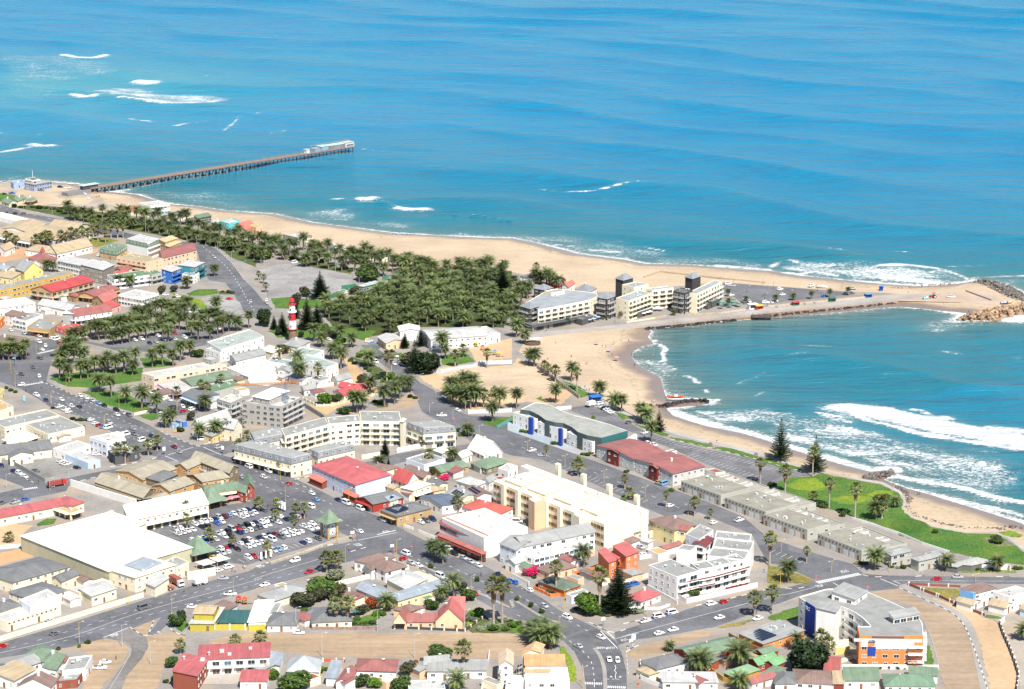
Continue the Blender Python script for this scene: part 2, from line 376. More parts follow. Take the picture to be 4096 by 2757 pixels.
swash=np.where((off>-3)&(off<60),np.exp(-np.clip(off+1.0,0,99)/(3.0+7*n1*n2*2)),0)
foam=np.maximum(foam,swash*1.15)
bay=pts('12: 2327,1330 1250,1425; 22: 1150,0 1080,110 1360,420 1760,490 2200,500; 23: 600,560 2327,300; 13: 1700,1345 1000,1235',SEA)
inbay=inside(X,Y,bay);foam=np.where(inbay,foam*0.75,foam)
def surf(s,w,k,lift=0.0,jag=6.0,smoothn=4):
    """a line of broken water: centre line, half width (m), strength, height of the crest"""
    global foam,ZS
    L=smooth_line(pts(s,SEA),smoothn);box=(X>min(p.x for p in L)-60)&(X<max(p.x for p in L)+60)&(Y>min(p.y for p in L)-60)&(Y<max(p.y for p in L)+60)
    d=dist_line(X[box],Y[box],L)+(fbm(X[box],Y[box],14,61)-0.5)*jag
    f=np.clip(np.exp(-np.maximum(d,0)/(w*1.1))*1.25-.12,0,1)*k;foam[box]=np.maximum(foam[box],f)
    if lift:ZS[box]+=lift*np.exp(-(np.maximum(d,0)/(w*0.8))**2)
def lace(s,k):
    """a patch of foam lace left behind the breakers"""
    global foam
    p=pts(s,SEA);ins=np.where(inside(X,Y,p),1.0,0.0);box=(Y<2900)&(np.abs(X)<740)
    d=dist_line(X[box],Y[box],p+[p[0]]);v=np.where(ins[box]>0,d,-d)
    foam[box]=np.maximum(foam[box],k*np.clip((v+3+(n1[box]-0.5)*30)/16,0,1)*(0.45+0.75*n2[box]))
lace('23: 0,560 400,640 620,560 900,700 1400,860 2000,960 2327,1000 2327,1560 1600,1340 1150,1180 1050,1120 700,1080 400,990 100,890 0,870; 22: 1950,640',0.72)
lace('23: 0,880 0,700 500,800 1000,950 1500,1080 1200,1180 900,1140 500,1020',0.86)
lace('23: 0,640 0,870 200,930; 22: 2100,790 1500,640 1430,580 1700,560 1950,600 2250,640',0.92)
lace('22: 1420,600 1470,560 1760,550 1880,500 1800,590 1640,640 1750,710 1600,690',0.95)
lace('23: 600,560 900,700 1400,860 2327,1000 2327,1120 1500,960 1000,800 600,640',0.85)
lace('23: 1500,1150 2327,1240 2327,1500 1800,1310 1300,1200',0.72)
lace('22: 1120,60 1330,130 1480,230 1660,370 1700,470 1400,490 1350,400 1300,300 1140,180 1080,110',0.62)
lace('11: 150,350 900,300 1000,420 1500,450 1700,560 1300,545 800,480 400,420',0.62)
lace('11: 1000,440 1550,470 2000,540 2327,560 2327,600 1700,570',0.66)
lace('12: 0,560 500,560 1000,620 1400,700 1600,800 1200,820 700,750 300,660 0,600',0.6)
lace('12: 900,700 2000,760 2327,790 2327,880 1900,860 1200,830',0.55)
lace('13: 0,780 300,800 1200,860 1700,880 1900,960 1700,1000 1400,1025 1000,1000 500,960 0,890',0.78)
lace('13: 1050,940 1500,960 1850,985 1700,1008 1300,1025 1060,1008',1.15)
lace('13: 1900,985 2100,1000 2327,1090 2327,930 2100,960',1.0)
lace('13: 1400,1360 1700,1330 2130,1350 2327,1300 2327,1370 1900,1440 1500,1480',0.66)
lace('10: -50,60 0,20 200,30 280,60 100,90',0.8)
lace('10: 880,170 1100,150 1500,60 1750,0 1900,0 1700,60 1300,150 1100,180',0.9)
lace('10: 1250,190 1700,150 2327,200 2327,365 2000,345 1700,308 1400,245',0.5)
def nat(s):return '; '.join('10: '+' '.join('%f,%f'%((float(a.split(',')[0])*0.88)/0.44,(float(a.split(',')[1])*0.88-690)/0.44)for a in q.split())for q in[s])
lace(nat('350,430 480,400 620,385 800,420 1000,430 1080,455 900,475 700,475 560,450 450,430'),0.74)
lace(nat('0,260 250,250 480,270 560,330 400,350 150,380 0,370'),0.5)
lace(nat('0,360 300,400 340,440 150,460 0,440'),0.42)
for a,w_,k_,l_ in(('290,248 340,258 420,262 475,250',7,1.25,1.6),('618,372 660,378 705,380',8,1.25,1.5),('330,432 380,440 430,438',7,1.25,1.5),
        ('540,450 620,458 680,466',4,1.1,.6),('680,468 760,474 860,474 980,462',5,1.2,.8),('595,550 625,553',4,1.1,.8),('640,554 695,558',3,1.1,.6),
        ('150,655 190,662 230,660',7,1.2,1.5),('0,690 60,678 140,665',5,1.0,.3),('0,600 80,610 180,606',2,.7,0),('800,570 860,555 930,545',2.5,.75,0),('1020,590 1090,525',2,.65,0),('1230,602 1295,590',2,.7,0),('1600,672 1680,680 1760,690',2,.7,0),('920,330 945,345',2,.6,0),('1160,520 1200,505',2,.6,0)):
    surf(nat(a),w_,k_,l_)
surf('11: 955,262 1000,272 1060,258',6,1.3,1.6,3);surf('11: 1300,330 1400,340 1540,338',6,1.25,1.4,3);surf('11: 715,258 785,256',3,1.1,.5,2)
surf('11: 1060,265 1200,290 1300,325',1.5,.6,1.2,2);surf('11: 1545,345 1750,380 2000,395 2327,440',1.2,.5,1.2,2)
surf('12: 250,130 420,152 640,158 900,142 1150,115',2.0,.95,0,3);surf('12: 700,705 850,715 990,725',2.5,1.2,.4,2)
surf('12: 350,655 560,672',2.0,1.1,.3,2);surf('12: 1200,670 1380,700',1.5,.9,0,2);surf('12: 1870,845 2050,860 2327,880',4,1.1,.3,4)
surf('13: 30,860 150,790 300,820',3.0,.9,0,6);surf('13: 860,910 1000,885 1300,875 1570,885 1450,930',2.5,.95,0,5);surf('13: 1600,890 1750,940 1850,985',3,.95,0,5)
surf('13: 1860,960 2100,945 2327,935',3,.9,0,4);surf('13: 180,915 300,925 420,900 620,940',3.5,1.25,.2,4);surf('13: 1080,970 1250,985 1500,1005',6,1.3,.3,4)
surf('13: 2180,1340 2260,1350 2320,1310',7,1.4,.6,4);surf('13: 560,730 680,745',2,.8,0,3);surf('13: 1170,715 1260,712',2,.8,0,3);surf('13: 1640,855 1960,832',2,.6,0,3)
surf('23: 590,550 760,610 900,690 1050,720 1200,760 1400,810 1700,860 2000,910 2327,955',3.5,1.3,.5,4)
surf('23: 640,575 800,600 960,630 1120,665 1300,710 1500,750 1800,810 2100,860 2400,920',8.5,1.5,.9,5)
surf('23: 720,565 900,580 1060,600 1250,645 1500,690 1700,740 2000,800 2327,850',7.0,1.5,1.3,7)
surf('23: 1300,595 1380,600 1450,635',3,1.2,1.2,4);surf('23: 1600,660 1650,680',4,1.1,.4,4);surf('23: 2000,765 2200,785 2450,800',6,1.2,.5,6)
surf('23: 450,630 560,650 650,670',1.6,1.2,.3,2);surf('23: 0,630 100,640 200,648',1.6,1.2,.3,2);surf('23: 560,750 620,762',2,1.2,.5,2)
surf('23: 0,890 160,915 450,1000 750,1085 950,1130 1100,1125',5,1.25,.1,4);surf('22: 1430,585 1560,650 1850,740 2100,790 2327,855',5.5,1.3,.1,4)
surf('23: 1140,1190 1300,1225 1500,1260 1750,1295 2000,1370 2200,1410 2400,1440',3.2,1.35,.6,3);surf('23: 1600,1385 1850,1450 2100,1500 2327,1560',2.8,1.2,.1,3)
surf('23: 950,1140 1130,1125 1160,1150',4,1.3,.1,3)
surf('22: 1360,5 1395,40 1375,90 1400,145',1.6,1.25,.25,1.5);surf('22: 1590,280 1640,300 1695,345',1.8,1.25,.25,1.5);surf('22: 1755,410 1785,432',1.5,1.2,.2,1);surf('22: 1340,140 1420,180 1500,225',1.0,.9,0,1)
surf('22: 2060,345 2120,310 2220,280 2290,240',1.2,.7,0,3);surf('22: 2200,470 2280,430',1.5,.7,0,3);surf('22: 1780,500 1830,520 1860,500',3,1.1,0,2)
surf('12: 1290,1520 1350,1568',1.2,1.1,.1,1);surf('13: 1620,1265 1780,1290',1.5,1.1,.1,1);surf('12: 2020,1325 2230,1325',2.5,1.1,.1,2);surf('13: 0,1318 300,1290 550,1270',1.8,1.0,0,2)
surf('23: 180,120 350,112',1.5,.6,0,3);surf('23: 330,30 560,25',2,.6,0,3);surf('23: 1590,40 1740,65',2,.6,0,3);surf('23: 2240,100 2300,130',2,.55,0,3)
shal=np.exp(-np.clip(off,0,1e4)/np.where(inbay,24.0,13.0))
mid=np.exp(-np.clip(off,0,1e4)/190.0);mid=np.where(Y>2150,0.0,mid);mid=np.maximum(mid,inbay*0.75)
churn=np.clip(foam,0,1);
# milky aerated water where the banks break, left of the jetty
bank=np.exp(-(((X+430)/210)**2+((Y-2440)/260)**2))*(0.5+0.8*fbm(X,Y,90,77))
m,t,b=nodes_of('sea_water');P=pos(t)
fo=N(t,'ShaderNodeAttribute',attribute_name='foam').outputs['Fac'];sh=N(t,'ShaderNodeAttribute',attribute_name='shallow').outputs['Fac']
mi=N(t,'ShaderNodeAttribute',attribute_name='inshore').outputs['Fac'];bk=N(t,'ShaderNodeAttribute',attribute_name='bank').outputs['Fac']
deep=mixc(t,rng(t,noise(t,scaled(t,P,(0.006,0.02,1),R(-34)),1.0,4.0),0.35,0.65),(0.002,0.158,0.318),(0.004,0.186,0.334))
c1=mixc(t,mi,deep,(0.012,0.132,0.158));c1=mixc(t,mth(t,'MULTIPLY',bk,0.75,clamp=True),c1,(0.05,0.26,0.31));c1=mixc(t,mth(t,'MULTIPLY',sh,0.72),c1,(0.16,0.155,0.115))
c1=mixc(t,mth(t,'MULTIPLY',fo,0.40,clamp=True),c1,(0.16,0.30,0.31))
fn=mth(t,'ADD',mth(t,'MULTIPLY',noise(t,scaled(t,P,(0.42,0.75,0.5),R(-25)),1.0,7.0,0.72),0.75),mth(t,'MULTIPLY',noise(t,P,1.6,3.0),0.25))
fn=mth(t,'ADD',mth(t,'MULTIPLY',fn,2.3),-0.68);fm=mth(t,'MULTIPLY',mth(t,'SUBTRACT',fo,fn),2.6,clamp=True);fm=mth(t,'MULTIPLY',fm,rng(t,fo,0.02,0.3))
t.links.new(mixc(t,fm,c1,(0.80,0.82,0.82)),b.inputs['Base Color'])
t.links.new(rng(t,fm,0,1,0.22,0.9),b.inputs['Roughness']);b.inputs['IOR'].default_value=1.333;b.inputs['Specular IOR Level'].default_value=0.30
bp=N(t,'ShaderNodeBump');bp.inputs['Strength'].default_value=1.0;bp.inputs['Distance'].default_value=1.0
h0=noise(t,scaled(t,P,(0.014,0.055,0.1),R(-8)),1.0,3.0,0.55);h1=noise(t,scaled(t,P,(0.045,0.16,0.1),R(-8)),1.0,5.0,0.6);h2=noise(t,scaled(t,P,(0.22,0.6,0.4),R(-20)),1.0,4.0,0.6)
t.links.new(mth(t,'ADD',mth(t,'ADD',mth(t,'ADD',mth(t,'MULTIPLY',h0,8.5),mth(t,'MULTIPLY',h1,2.8)),mth(t,'MULTIPLY',h2,0.95)),mth(t,'MULTIPLY',mth(t,'MULTIPLY',fn,fm),-1.6)),bp.inputs['Height']);t.links.new(bp.outputs[0],b.inputs['Normal'])
grid_mesh('sea',xs,ys,ZS,{'foam':np.clip(foam,0,0.98),'shallow':shal,'inshore':mid,'bank':bank},m)

# ================================================================ TOWN GROUND, ROADS, LAWNS
A_ROAD=mat('asphalt',(0.122,0.124,0.135));A_LOT=mat('asphalt',(0.14,0.14,0.148));A_PALE=mat('asphalt',(0.26,0.25,0.245))
PAVE=mat('paving',(0.255,0.235,0.215));WALK=mat('paving',(0.29,0.27,0.25));SANDY=mat('dirt',(0.42,0.30,0.19));DIRT=mat('dirt',(0.36,0.265,0.175));TAN=mat('sand',(0.47,0.33,0.20))
GRASS=mat('grass',(0.045,0.125,0.022));GRASS2=mat('grass',(0.10,0.19,0.02));SCRUB=mat('grass',(0.05,0.085,0.03));PAINT=mat('plain',(0.72,0.72,0.70));YPAINT=mat('plain',(0.6,0.42,0.1))
gp=pts(INLAND);gp=gp+[Vector((900,300,0)),Vector((900,-600,0)),Vector((-900,-600,0)),Vector((-900,1500,0))]
sheet('town_ground',gp,0.0,PAVE,0.5)
RD={};LZ=[0.065]
def road(name,s,m=A_ROAD,z=0.03):RD[name]=sheet('road',s,z,m);return RD[name]
road('main','20: 420,330 640,440 1000,580 1270,685 1500,805 1780,915 1900,968; 21: 0,1085 340,1205 700,1385 900,1465 1120,1560; 31: 1400,150 1560,230 1700,330 2080,450 2240,530; 32: 0,585 270,740 430,850 800,1030 940,1130 1000,1250 1040,1400 1050,1700 680,1700 650,1400 570,1230 430,1090 200,960;'
     '31: 2327,930 2000,745 1760,625 1500,480 1280,330 940,225 780,150 560,0; 21: 300,1568 0,1440; 20: 2250,1400 2080,1240 1800,1130 1600,1050 1400,1010 1290,990 1150,900 1050,800 880,730 700,640 480,580 330,480 190,400')
road('cross','30: -300,1230 0,1148 500,1010 1305,755 1700,640 2250,500; 31: 0,460 450,312 900,218 960,215 1290,325 1200,330 830,412 530,522 0,655; 30: 2050,735 1750,805 1560,875 1000,1095 640,1185 0,1285 -300,1370',z=0.034)
road('slip','30: 1560,870 1700,800 1640,880 1560,920 1500,1000 1420,1075 1330,1080 1400,1000 1470,910',z=0.038)
road('slip2','30: 930,1100 1180,1010 1330,1090 1350,1180 1290,1290 1150,1450 1080,1640 900,1640 1060,1420 1190,1260 1180,1190 1100,1130',mat('asphalt',(0.17,0.16,0.15)),0.036)
road('beach','11: 960,1568 1180,1568; 21: 1110,40 1260,140 1480,330 1700,460 1820,590 1930,640 2327,655; 22: 0,650 0,790 600,1000 1400,1290 1760,1420 2100,1560; 33: 0,190 450,340 770,430 870,520 800,560 440,575 400,565 120,440 0,420; 32: 2180,160 1700,-40; 22: 1400,1560 1200,1475 700,1240 280,1045 0,1005; 21: 2000,905 1850,805 1640,685 1500,600 1460,480 1380,370 1110,150 950,0')
road('east','32: 930,1060 1040,1020 1680,815 2327,660; 33: 0,650 150,650 430,580 850,520 1100,535 1450,540 2327,552 2900,560 2900,620 2327,612 1270,605 1190,622 1200,650 900,680 550,650 280,720 0,830; 32: 2327,830 2100,910 1860,1000 1400,1080 1110,1120 960,1170',z=0.036)
road('lookout','10: -300,250 0,292 250,372 800,468 1200,560 1620,625 1800,640 1960,692 2110,830 2220,975 2327,1085; 11: 60,1160 150,1240 100,1300; 10: 2327,1330 2200,1255 2130,1110 2050,1005 1900,980 1830,860 1790,705 1500,650 1150,605 800,515 230,405 -300,300')
road('lot_gravel','11: 20,880 300,815 460,850 860,925 930,995 780,1060 630,1115 400,1150 110,1150 60,1020',A_PALE,0.04)
road('lot_far','10: 1820,1150 2060,1110 2180,1180 2240,1330 2080,1310 1950,1260',A_PALE,0.04)
road('town_w','20: -200,0 540,-60 520,20 470,140 440,250 420,335 190,400 0,335 -200,330');road('town_w2','20: -100,1040 120,1090 420,1255 380,1350 0,1210 -100,1180');
road('station','20: -200,1400 0,1345 430,1250 830,1165 1290,1085 1480,1000 1600,1050 1300,1100 900,1200 640,1258 600,1330 300,1390 0,1450 -200,1490',z=0.034)
road('museum','20: 1780,918 2327,828; 21: 0,850 -20,930; 20: 2290,915 2010,1005 1900,970',z=0.036)
road('inner','21: 940,1080 1280,990 1540,950 1950,898 2020,935 1560,1003 1250,1090 1060,1112',A_LOT)
road('carpark','30: 1320,105 1740,272 1900,392 2250,440; 31: 0,412 130,372 600,238 760,180 560,0; 21: 300,1568 0,1440; 20: 2290,1420 2000,1465 1890,1495',A_LOT,0.042)
road('market','10: 1000,1568 1260,1500 1700,1400 2000,1330 2130,1400 1900,1568; 20: 1500,60 1100,60 700,-40',A_LOT,0.042)
road('seafront_lot','22: 480,580 700,545 960,640 1160,760 1450,870 1850,965 2240,1045; 23: 0,1062 130,1108 330,1162 400,1192 200,1200 60,1260; 22: 2280,1300 1500,965 1060,780 700,660',A_LOT,0.04)
road('mole_lot','12: 1900,1000 2327,1032; 13: 700,1085 780,1120 0,1190; 12: 2100,1200 2020,1130 1930,1100',A_LOT,0.04)
road('museum_lot','20: 1210,480 1350,470 1640,520 1780,570 1800,620 1640,640 1480,660 1390,560',A_LOT,0.04)
road('yard','20: 130,1085 430,1010 560,1010 800,1110 720,1150 420,1235',mat('asphalt',(0.22,0.21,0.2)),0.04)
sheet('sand_street','31: -420,1110 0,1060 900,1060 1900,1055 2327,1065; 32: 100,1080 160,1180 100,1260 0,1290; 31: 2000,1290 1200,1290 600,1270 0,1200 -400,1160',0.02,DIRT,.25,.8)
sheet('sand_street','30: 620,1180 900,1110 1100,1130 1190,1200 1100,1330 860,1640 700,1640 830,1400 830,1260',0.02,DIRT,.25,.8)
sheet('sand_street','30: 1170,1010 1400,930 1330,1080 1560,1060 1720,1080 1560,1250 1380,1640 900,1640 1190,1260 1300,1090',0.024,DIRT,.25,.8)
sheet('sand_road','33: 900,690 1190,655 1350,745 1560,830 1710,905 1790,1000 1860,1150 2010,1640 1640,1640 1560,1400 1500,1150 1420,960 1300,810',0.045,mat('dirt',(0.33,0.25,0.175)))
sheet('sand_verge','33: 1390,690 1700,800 2000,930 2110,970 2180,1150 2280,1380 2250,1640 2030,1640 1940,1200 1850,1000 1760,880',0.05,TAN,.25,.8)
sheet('sand_verge','32: 1040,1230 1160,1170 1400,1110 1700,1030 1830,1040 1800,1080 1480,1170 1420,1240 1200,1260 1130,1290',0.05,DIRT,.25,.8)
sheet('yard','33: 1980,880 2327,860 2900,860 2900,1700 2300,1700 2280,1380 2120,970',0.03,mat('paving',(0.33,0.29,0.245)))
sheet('sand_pit','21: 1480,290 1700,240 2327,180; 22: 60,120 240,210 560,440 440,540 0,500; 21: 2327,560 1930,590 1820,560 1700,440',0.06,TAN,.25,.8)
sheet('school_yard','30: 0,330 190,290 330,350 0,440',0.05,mat('sand',(0.50,0.27,0.14)));sheet('school_yard','30: -200,100 0,60 300,80 190,170 190,270 -200,330',0.04,mat('sand',(0.48,0.33,0.2)))
sheet('sand_court','21: 780,80 900,180 1050,330 1130,420 1060,480 760,560 640,640 500,560 430,480 560,540 800,500 900,420 850,250',0.05,mat('sand',(0.46,0.31,0.17)))
sheet('playground','21: 1930,20 2327,-60 2327,120 2000,150',0.06,TAN);sheet('old_town_yard','10: -100,690 240,690 500,740 900,690 880,730 560,780 300,760 0,820 -100,820',0.05,mat('sand',(0.45,0.27,0.15)))
sheet('tennis_court','11: 800,1140 1000,1040 1330,1005 1290,1080 1080,1190 900,1200',0.05,mat('flat',(0.36,0.24,0.19)));sheet('tennis_court','11: 960,1110 1130,1060 1160,1110 1010,1160',0.07,mat('flat',(0.24,0.28,0.31)))
sheet('driveway','22: -40,700 60,715 200,770 330,830 480,900 640,960 740,960 690,1000 560,985 300,895 -40,775',0.05,mat('paving',(0.30,0.35,0.39)))
sheet('white_terrace','21: -60,200 120,180 190,260 260,330 100,370 -60,350',0.3,mat('flat',(0.6,0.57,0.53)))
sheet('court_yard','30: 1850,1400 2200,1405 2170,1520 1840,1520',0.05,mat('paving',(0.4,0.36,0.32)))
sheet('sandy_lot','10: 0,100 600,130 850,180 960,270 1100,330 600,320 250,300 0,280',0.05-0.22,mat('paving',(0.34,0.29,0.24)))
for s,m in(('20: 455,305 600,378 860,388 1100,350 1280,325 1300,205 900,235 560,260',GRASS),('20: 750,425 1000,412 1200,470 1380,580 1215,612 960,540',GRASS),('20: 1255,642 1430,612 1440,668 1370,688',GRASS),('20: 1270,120 1500,110 1600,190 1320,210',GRASS),
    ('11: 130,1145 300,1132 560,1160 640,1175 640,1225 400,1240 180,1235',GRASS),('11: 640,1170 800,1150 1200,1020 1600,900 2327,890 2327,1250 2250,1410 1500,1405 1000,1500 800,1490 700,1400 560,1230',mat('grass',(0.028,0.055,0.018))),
    ('11: 120,1440 420,1400 700,1400 1100,1440 1000,1530 830,1490 500,1500 200,1500',GRASS),('10: 105,310 260,298 500,310 1000,370 1300,430 1700,500 2327,640 2327,860 2100,770 2000,690 1620,600 1150,520 800,450',SCRUB),('11: 0,660 300,780 440,845 860,925 880,890 450,780 200,720',SCRUB),
    ('10: -200,200 0,190 150,210 100,250 0,262 -200,262',GRASS),('10: 790,600 940,590 1080,620 880,680 800,650',mat('grass',(0.12,0.15,0.035))),('10: 1700,1100 1800,1062 1980,1060 1985,1100 1860,1120 1720,1118',GRASS),('10: 1540,1090 1640,1110 1830,1160 1930,1260 1880,1275 1740,1190 1600,1130',GRASS2),('10: 1980,1080 2130,1075 2130,1110 1990,1105',SCRUB),
    ('21: 1230,80 1330,70 1400,180 1350,180',GRASS),('21: 1680,100 1900,60 2000,150 1800,185 1690,180',GRASS),('21: 2050,690 2100,670 2327,660 2327,690 2190,745 2080,720',GRASS),('21: 1950,340 2050,330 2100,350 2060,380 1980,370',GRASS),('21: 1050,510 1150,490 1200,560 1110,570',SCRUB),('21: 860,100 1080,180 1300,320 1180,350 1000,230',SCRUB),('21: 1380,430 1480,470 1470,520 1240,590 1000,600 1300,560',DIRT),
    ('22: 60,400 200,390 310,520 140,470',GRASS),('22: 430,320 620,380 720,450 620,480 440,380',GRASS),('22: 940,610 1090,650 1000,675',GRASS),('22: 1110,720 1250,750 1420,810 1400,830 1290,800',GRASS),('22: 1430,835 1600,860 1800,905 1830,925 1720,920 1440,850',GRASS),('22: 1840,930 1960,935 2100,970 2230,1010 2220,1035 2100,1010 1850,945',GRASS),('22: 2270,1030 2327,1020; 23: 60,1060 300,1115 300,1135 100,1110 0,1075',GRASS),
    ('23: 60,1260 200,1200 400,1195 480,1165 700,1210 860,1240 1020,1265 1180,1345 1230,1420 1215,1490 1290,1568; 33: 1480,90 1800,150 2080,160 2220,240 2327,320 2700,450 2700,520 2327,440 2050,400 1600,310 1200,170 1000,60; 23: 800,1568 400,1440 150,1380',GRASS),('23: 160,1280 280,1215 430,1210 510,1260 520,1320 380,1330 240,1310',GRASS2),('23: 560,1400 700,1370 930,1380 960,1410 760,1450 640,1445',GRASS2),('23: 900,1360 1000,1320 1130,1330 1150,1365 1060,1410',GRASS2),('33: 2100,135 2200,125 2310,165 2280,185 2150,170',GRASS2),('33: 1965,190 2080,185 2225,240 2220,262 2100,275 2010,240',mat('grass',(0.09,0.13,0.08))),
    ('33: 0,910 280,810 280,890 250,930 100,945 20,935',GRASS),('33: 1420,1100 1480,1200 1510,1375 1420,1375',GRASS),('33: 1380,640 1750,660 1740,720 1640,760',mat('grass',(0.14,0.16,0.05))),('33: 0,440 150,470 400,570 370,605 0,600',mat('grass',(0.13,0.14,0.04))),('32: 1880,1000 2000,970 2200,930 2100,980 1920,1010',mat('grass',(0.15,0.16,0.05))),('33: 1660,500 1900,480 2250,490 2250,505 1700,505',GRASS2),
    ('32: 0,930 120,1000 200,1060 0,1055',GRASS),('32: 420,1190 470,1170 540,1280 590,1430 580,1500 520,1490 500,1360',GRASS2),('31: 1930,930 2060,880 2110,930 2327,920 2327,1055 1960,1050 1900,1000',SCRUB),('31: 1900,920 2060,880 2060,920 1910,1000',GRASS2),('31: 930,930 1060,880 1130,900 1090,960 990,990 920,950',GRASS),('31: 590,540 720,520 800,510 800,545 700,600',GRASS),('31: 740,990 900,940 1110,985',SCRUB),('30: 330,70 430,20 520,20 480,60 350,85',GRASS),('30: 1570,960 1680,940 1700,1000 1660,1040 1590,1000',GRASS),
    ('33: 1985,890 2100,900 2140,930 1980,910',GRASS),('22: 0,640 30,660 0,700; 21: 2290,700',GRASS)):
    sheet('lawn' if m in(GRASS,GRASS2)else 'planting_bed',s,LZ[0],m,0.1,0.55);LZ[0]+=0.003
bp_=pts('33: 1300,85');c=G('33',1290,88);b=MB();b.lathe([(8.3,0.05),(8.3,0.2),(7.6,0.35),(0,0.5)],28);o=b.build('planting_bed',mat('grass',(0.03,0.10,0.015)));o.location=(c.x,c.y,0);o.scale=(1,1.25,1);tag(o,kind='structure')
sheet('footpath','22: 620,370 830,485 960,585 1130,640 1390,765 1500,795 2327,995; 23: 320,1105 480,1135 840,1215 1040,1245 1210,1330 1255,1420 1235,1500 1330,1568; 33: 1490,80 1800,138 2090,140 2200,180 2327,280 2700,470 2700,510 2327,310 2180,200 2080,158 1800,150 1460,90; 23: 1270,1568 1215,1500 1235,1420 1190,1345 1020,1262 830,1232 470,1152 310,1122 0,1030; 22: 1480,815 1120,665 940,600 810,500 610,390',0.10,mat('paving',(0.36,0.34,0.32)),0.6)
sheet('boat_ramp','13: 1540,1100 1650,1060 1800,1010 1890,1010 1960,1060 2100,1140 2180,1180 2020,1200 1800,1180 1400,1170 1160,1165',-0.15,mat('paving',(0.42,0.33,0.26)),0.3)
sheet('mole_promenade','12: 130,1470 300,1445 700,1410 1100,1370 1900,1290 2240,1250; 13: 0,1215 700,1150 1200,1105 1560,1098 1570,1108 1160,1160 0,1262; 12: 2240,1290 1900,1318 1200,1392 700,1440 300,1482 140,1515',0.35,mat('paving',(0.34,0.31,0.285)),2.6)
sheet('mole_wall','12: 200,1488 700,1446 1200,1398 1900,1326 2240,1297; 13: 0,1268 1160,1166 1165,1176 0,1288; 12: 2240,1318 1900,1345 1200,1412 700,1456 210,1496',-0.9,mat('rock',(0.30,0.20,0.12)),2.0)
sheet('red_paving','13: 940,1122 1010,1128 1200,1118 1190,1125 1010,1142 950,1138',0.10,mat('flat',(0.48,0.09,0.05)))
# ---- kerbs (painted blocks where the photo shows them)
KW=mat('plain',(0.62,0.60,0.56));KB=mat('plain',(0.09,0.09,0.09));KG=mat('wall',(0.34,0.32,0.29))
def kerb(s,painted=True,w=0.34,h=0.15):
    L=resample(smooth_line(pts(s),4),1.4);b=MB()
    for i,(a,c)in enumerate(zip(L,L[1:])):
        d=(c-a).normalized();n_=Vector((-d.y,d.x,0))*w/2
        b.prism([(a-n_)[:2],(c-n_)[:2],(c+n_)[:2],(a+n_)[:2]],0.0,h,(i//2%2)if painted else 0)
    return tag(b.build('kerb',[KW,KB]if painted else[KG,KG]),kind='structure')
for s in('20: 360,330 420,350 640,445 900,560','20: 1500,810 1780,918 1880,900 2327,830','20: 1000,1110 1290,1060 1480,1010','20: 640,1260 900,1195','20: 180,1190 340,1270','21: 350,1225 500,1190','21: 360,1260 520,1320','31: 0,455 450,310 760,240','31: 860,320 1000,280','32: 870,1045 950,1052 1040,1022','32: 1010,975 1280,915','32: 1670,810 1900,765 2327,660','32: 700,960 870,1045','33: 155,650 260,655 395,625','33: 860,530 960,550 1100,540','33: 1340,545 1450,535','33: 2075,545 2230,548','33: 1190,645 1350,720 1710,905 1860,1160 2010,1620','31: 2000,750 1500,480 1280,335','30: 1560,880 1530,960 1570,1040 1700,1090','30: 1180,1005 1330,1085 1400,935','22: 1440,855 1840,945 2230,1040','23: 0,1065 140,1110 330,1150','10: 1790,640 1960,690 2110,830 2220,980','32: 1045,1230 1100,1190 1170,1165'):
    kerb(s)
for s in('20: 900,560 1270,690 1500,810','21: 340,1210 900,1470 1120,1560','31: 0,655 530,525 830,412','30: 0,1150 1305,758','33: 0,828 280,735','22: 0,792 600,1002 1400,1292','21: 1110,150 1380,370 1500,600 1640,685 2000,905','21: 1480,335 1700,465 1820,595','33: 1560,1400 1500,1150 1420,960','32: 640,1350 680,1660','30: 1100,1130 1190,1200 1140,1330 980,1600'):
    kerb(s,False)
# median strip of the main road
def strip(name,L,w,z,m):
    b=MB()
    for a,c in zip(L,L[1:]):
        d=(c-a).normalized();n_=Vector((-d.y,d.x,0))*w/2;b.prism([(a-n_)[:2],(c-n_)[:2],(c+n_)[:2],(a+n_)[:2]],0,z)
    return tag(b.build(name,m),kind='structure')
strip('pavement',resample(smooth_line(pts('33: 1235,632 1370,715 1560,795 1735,890 1815,985 1880,1150 1985,1640'),4),2.0),3.4,0.12,WALK)
MED=resample(smooth_line(pts('31: 1290,350 1500,440 1800,590 2100,730 2327,830; 32: 0,752 270,910 460,975'),4),2.0);strip('median',MED,1.4,0.15,WALK)
MED2=resample(smooth_line(pts('32: 745,1195 800,1270 840,1400 850,1640'),4),2.0);strip('median',MED2,1.5,0.15,WALK)
MED3=resample(smooth_line(pts('21: 420,1440 700,1568; 31: 950,140'),4),2.0)
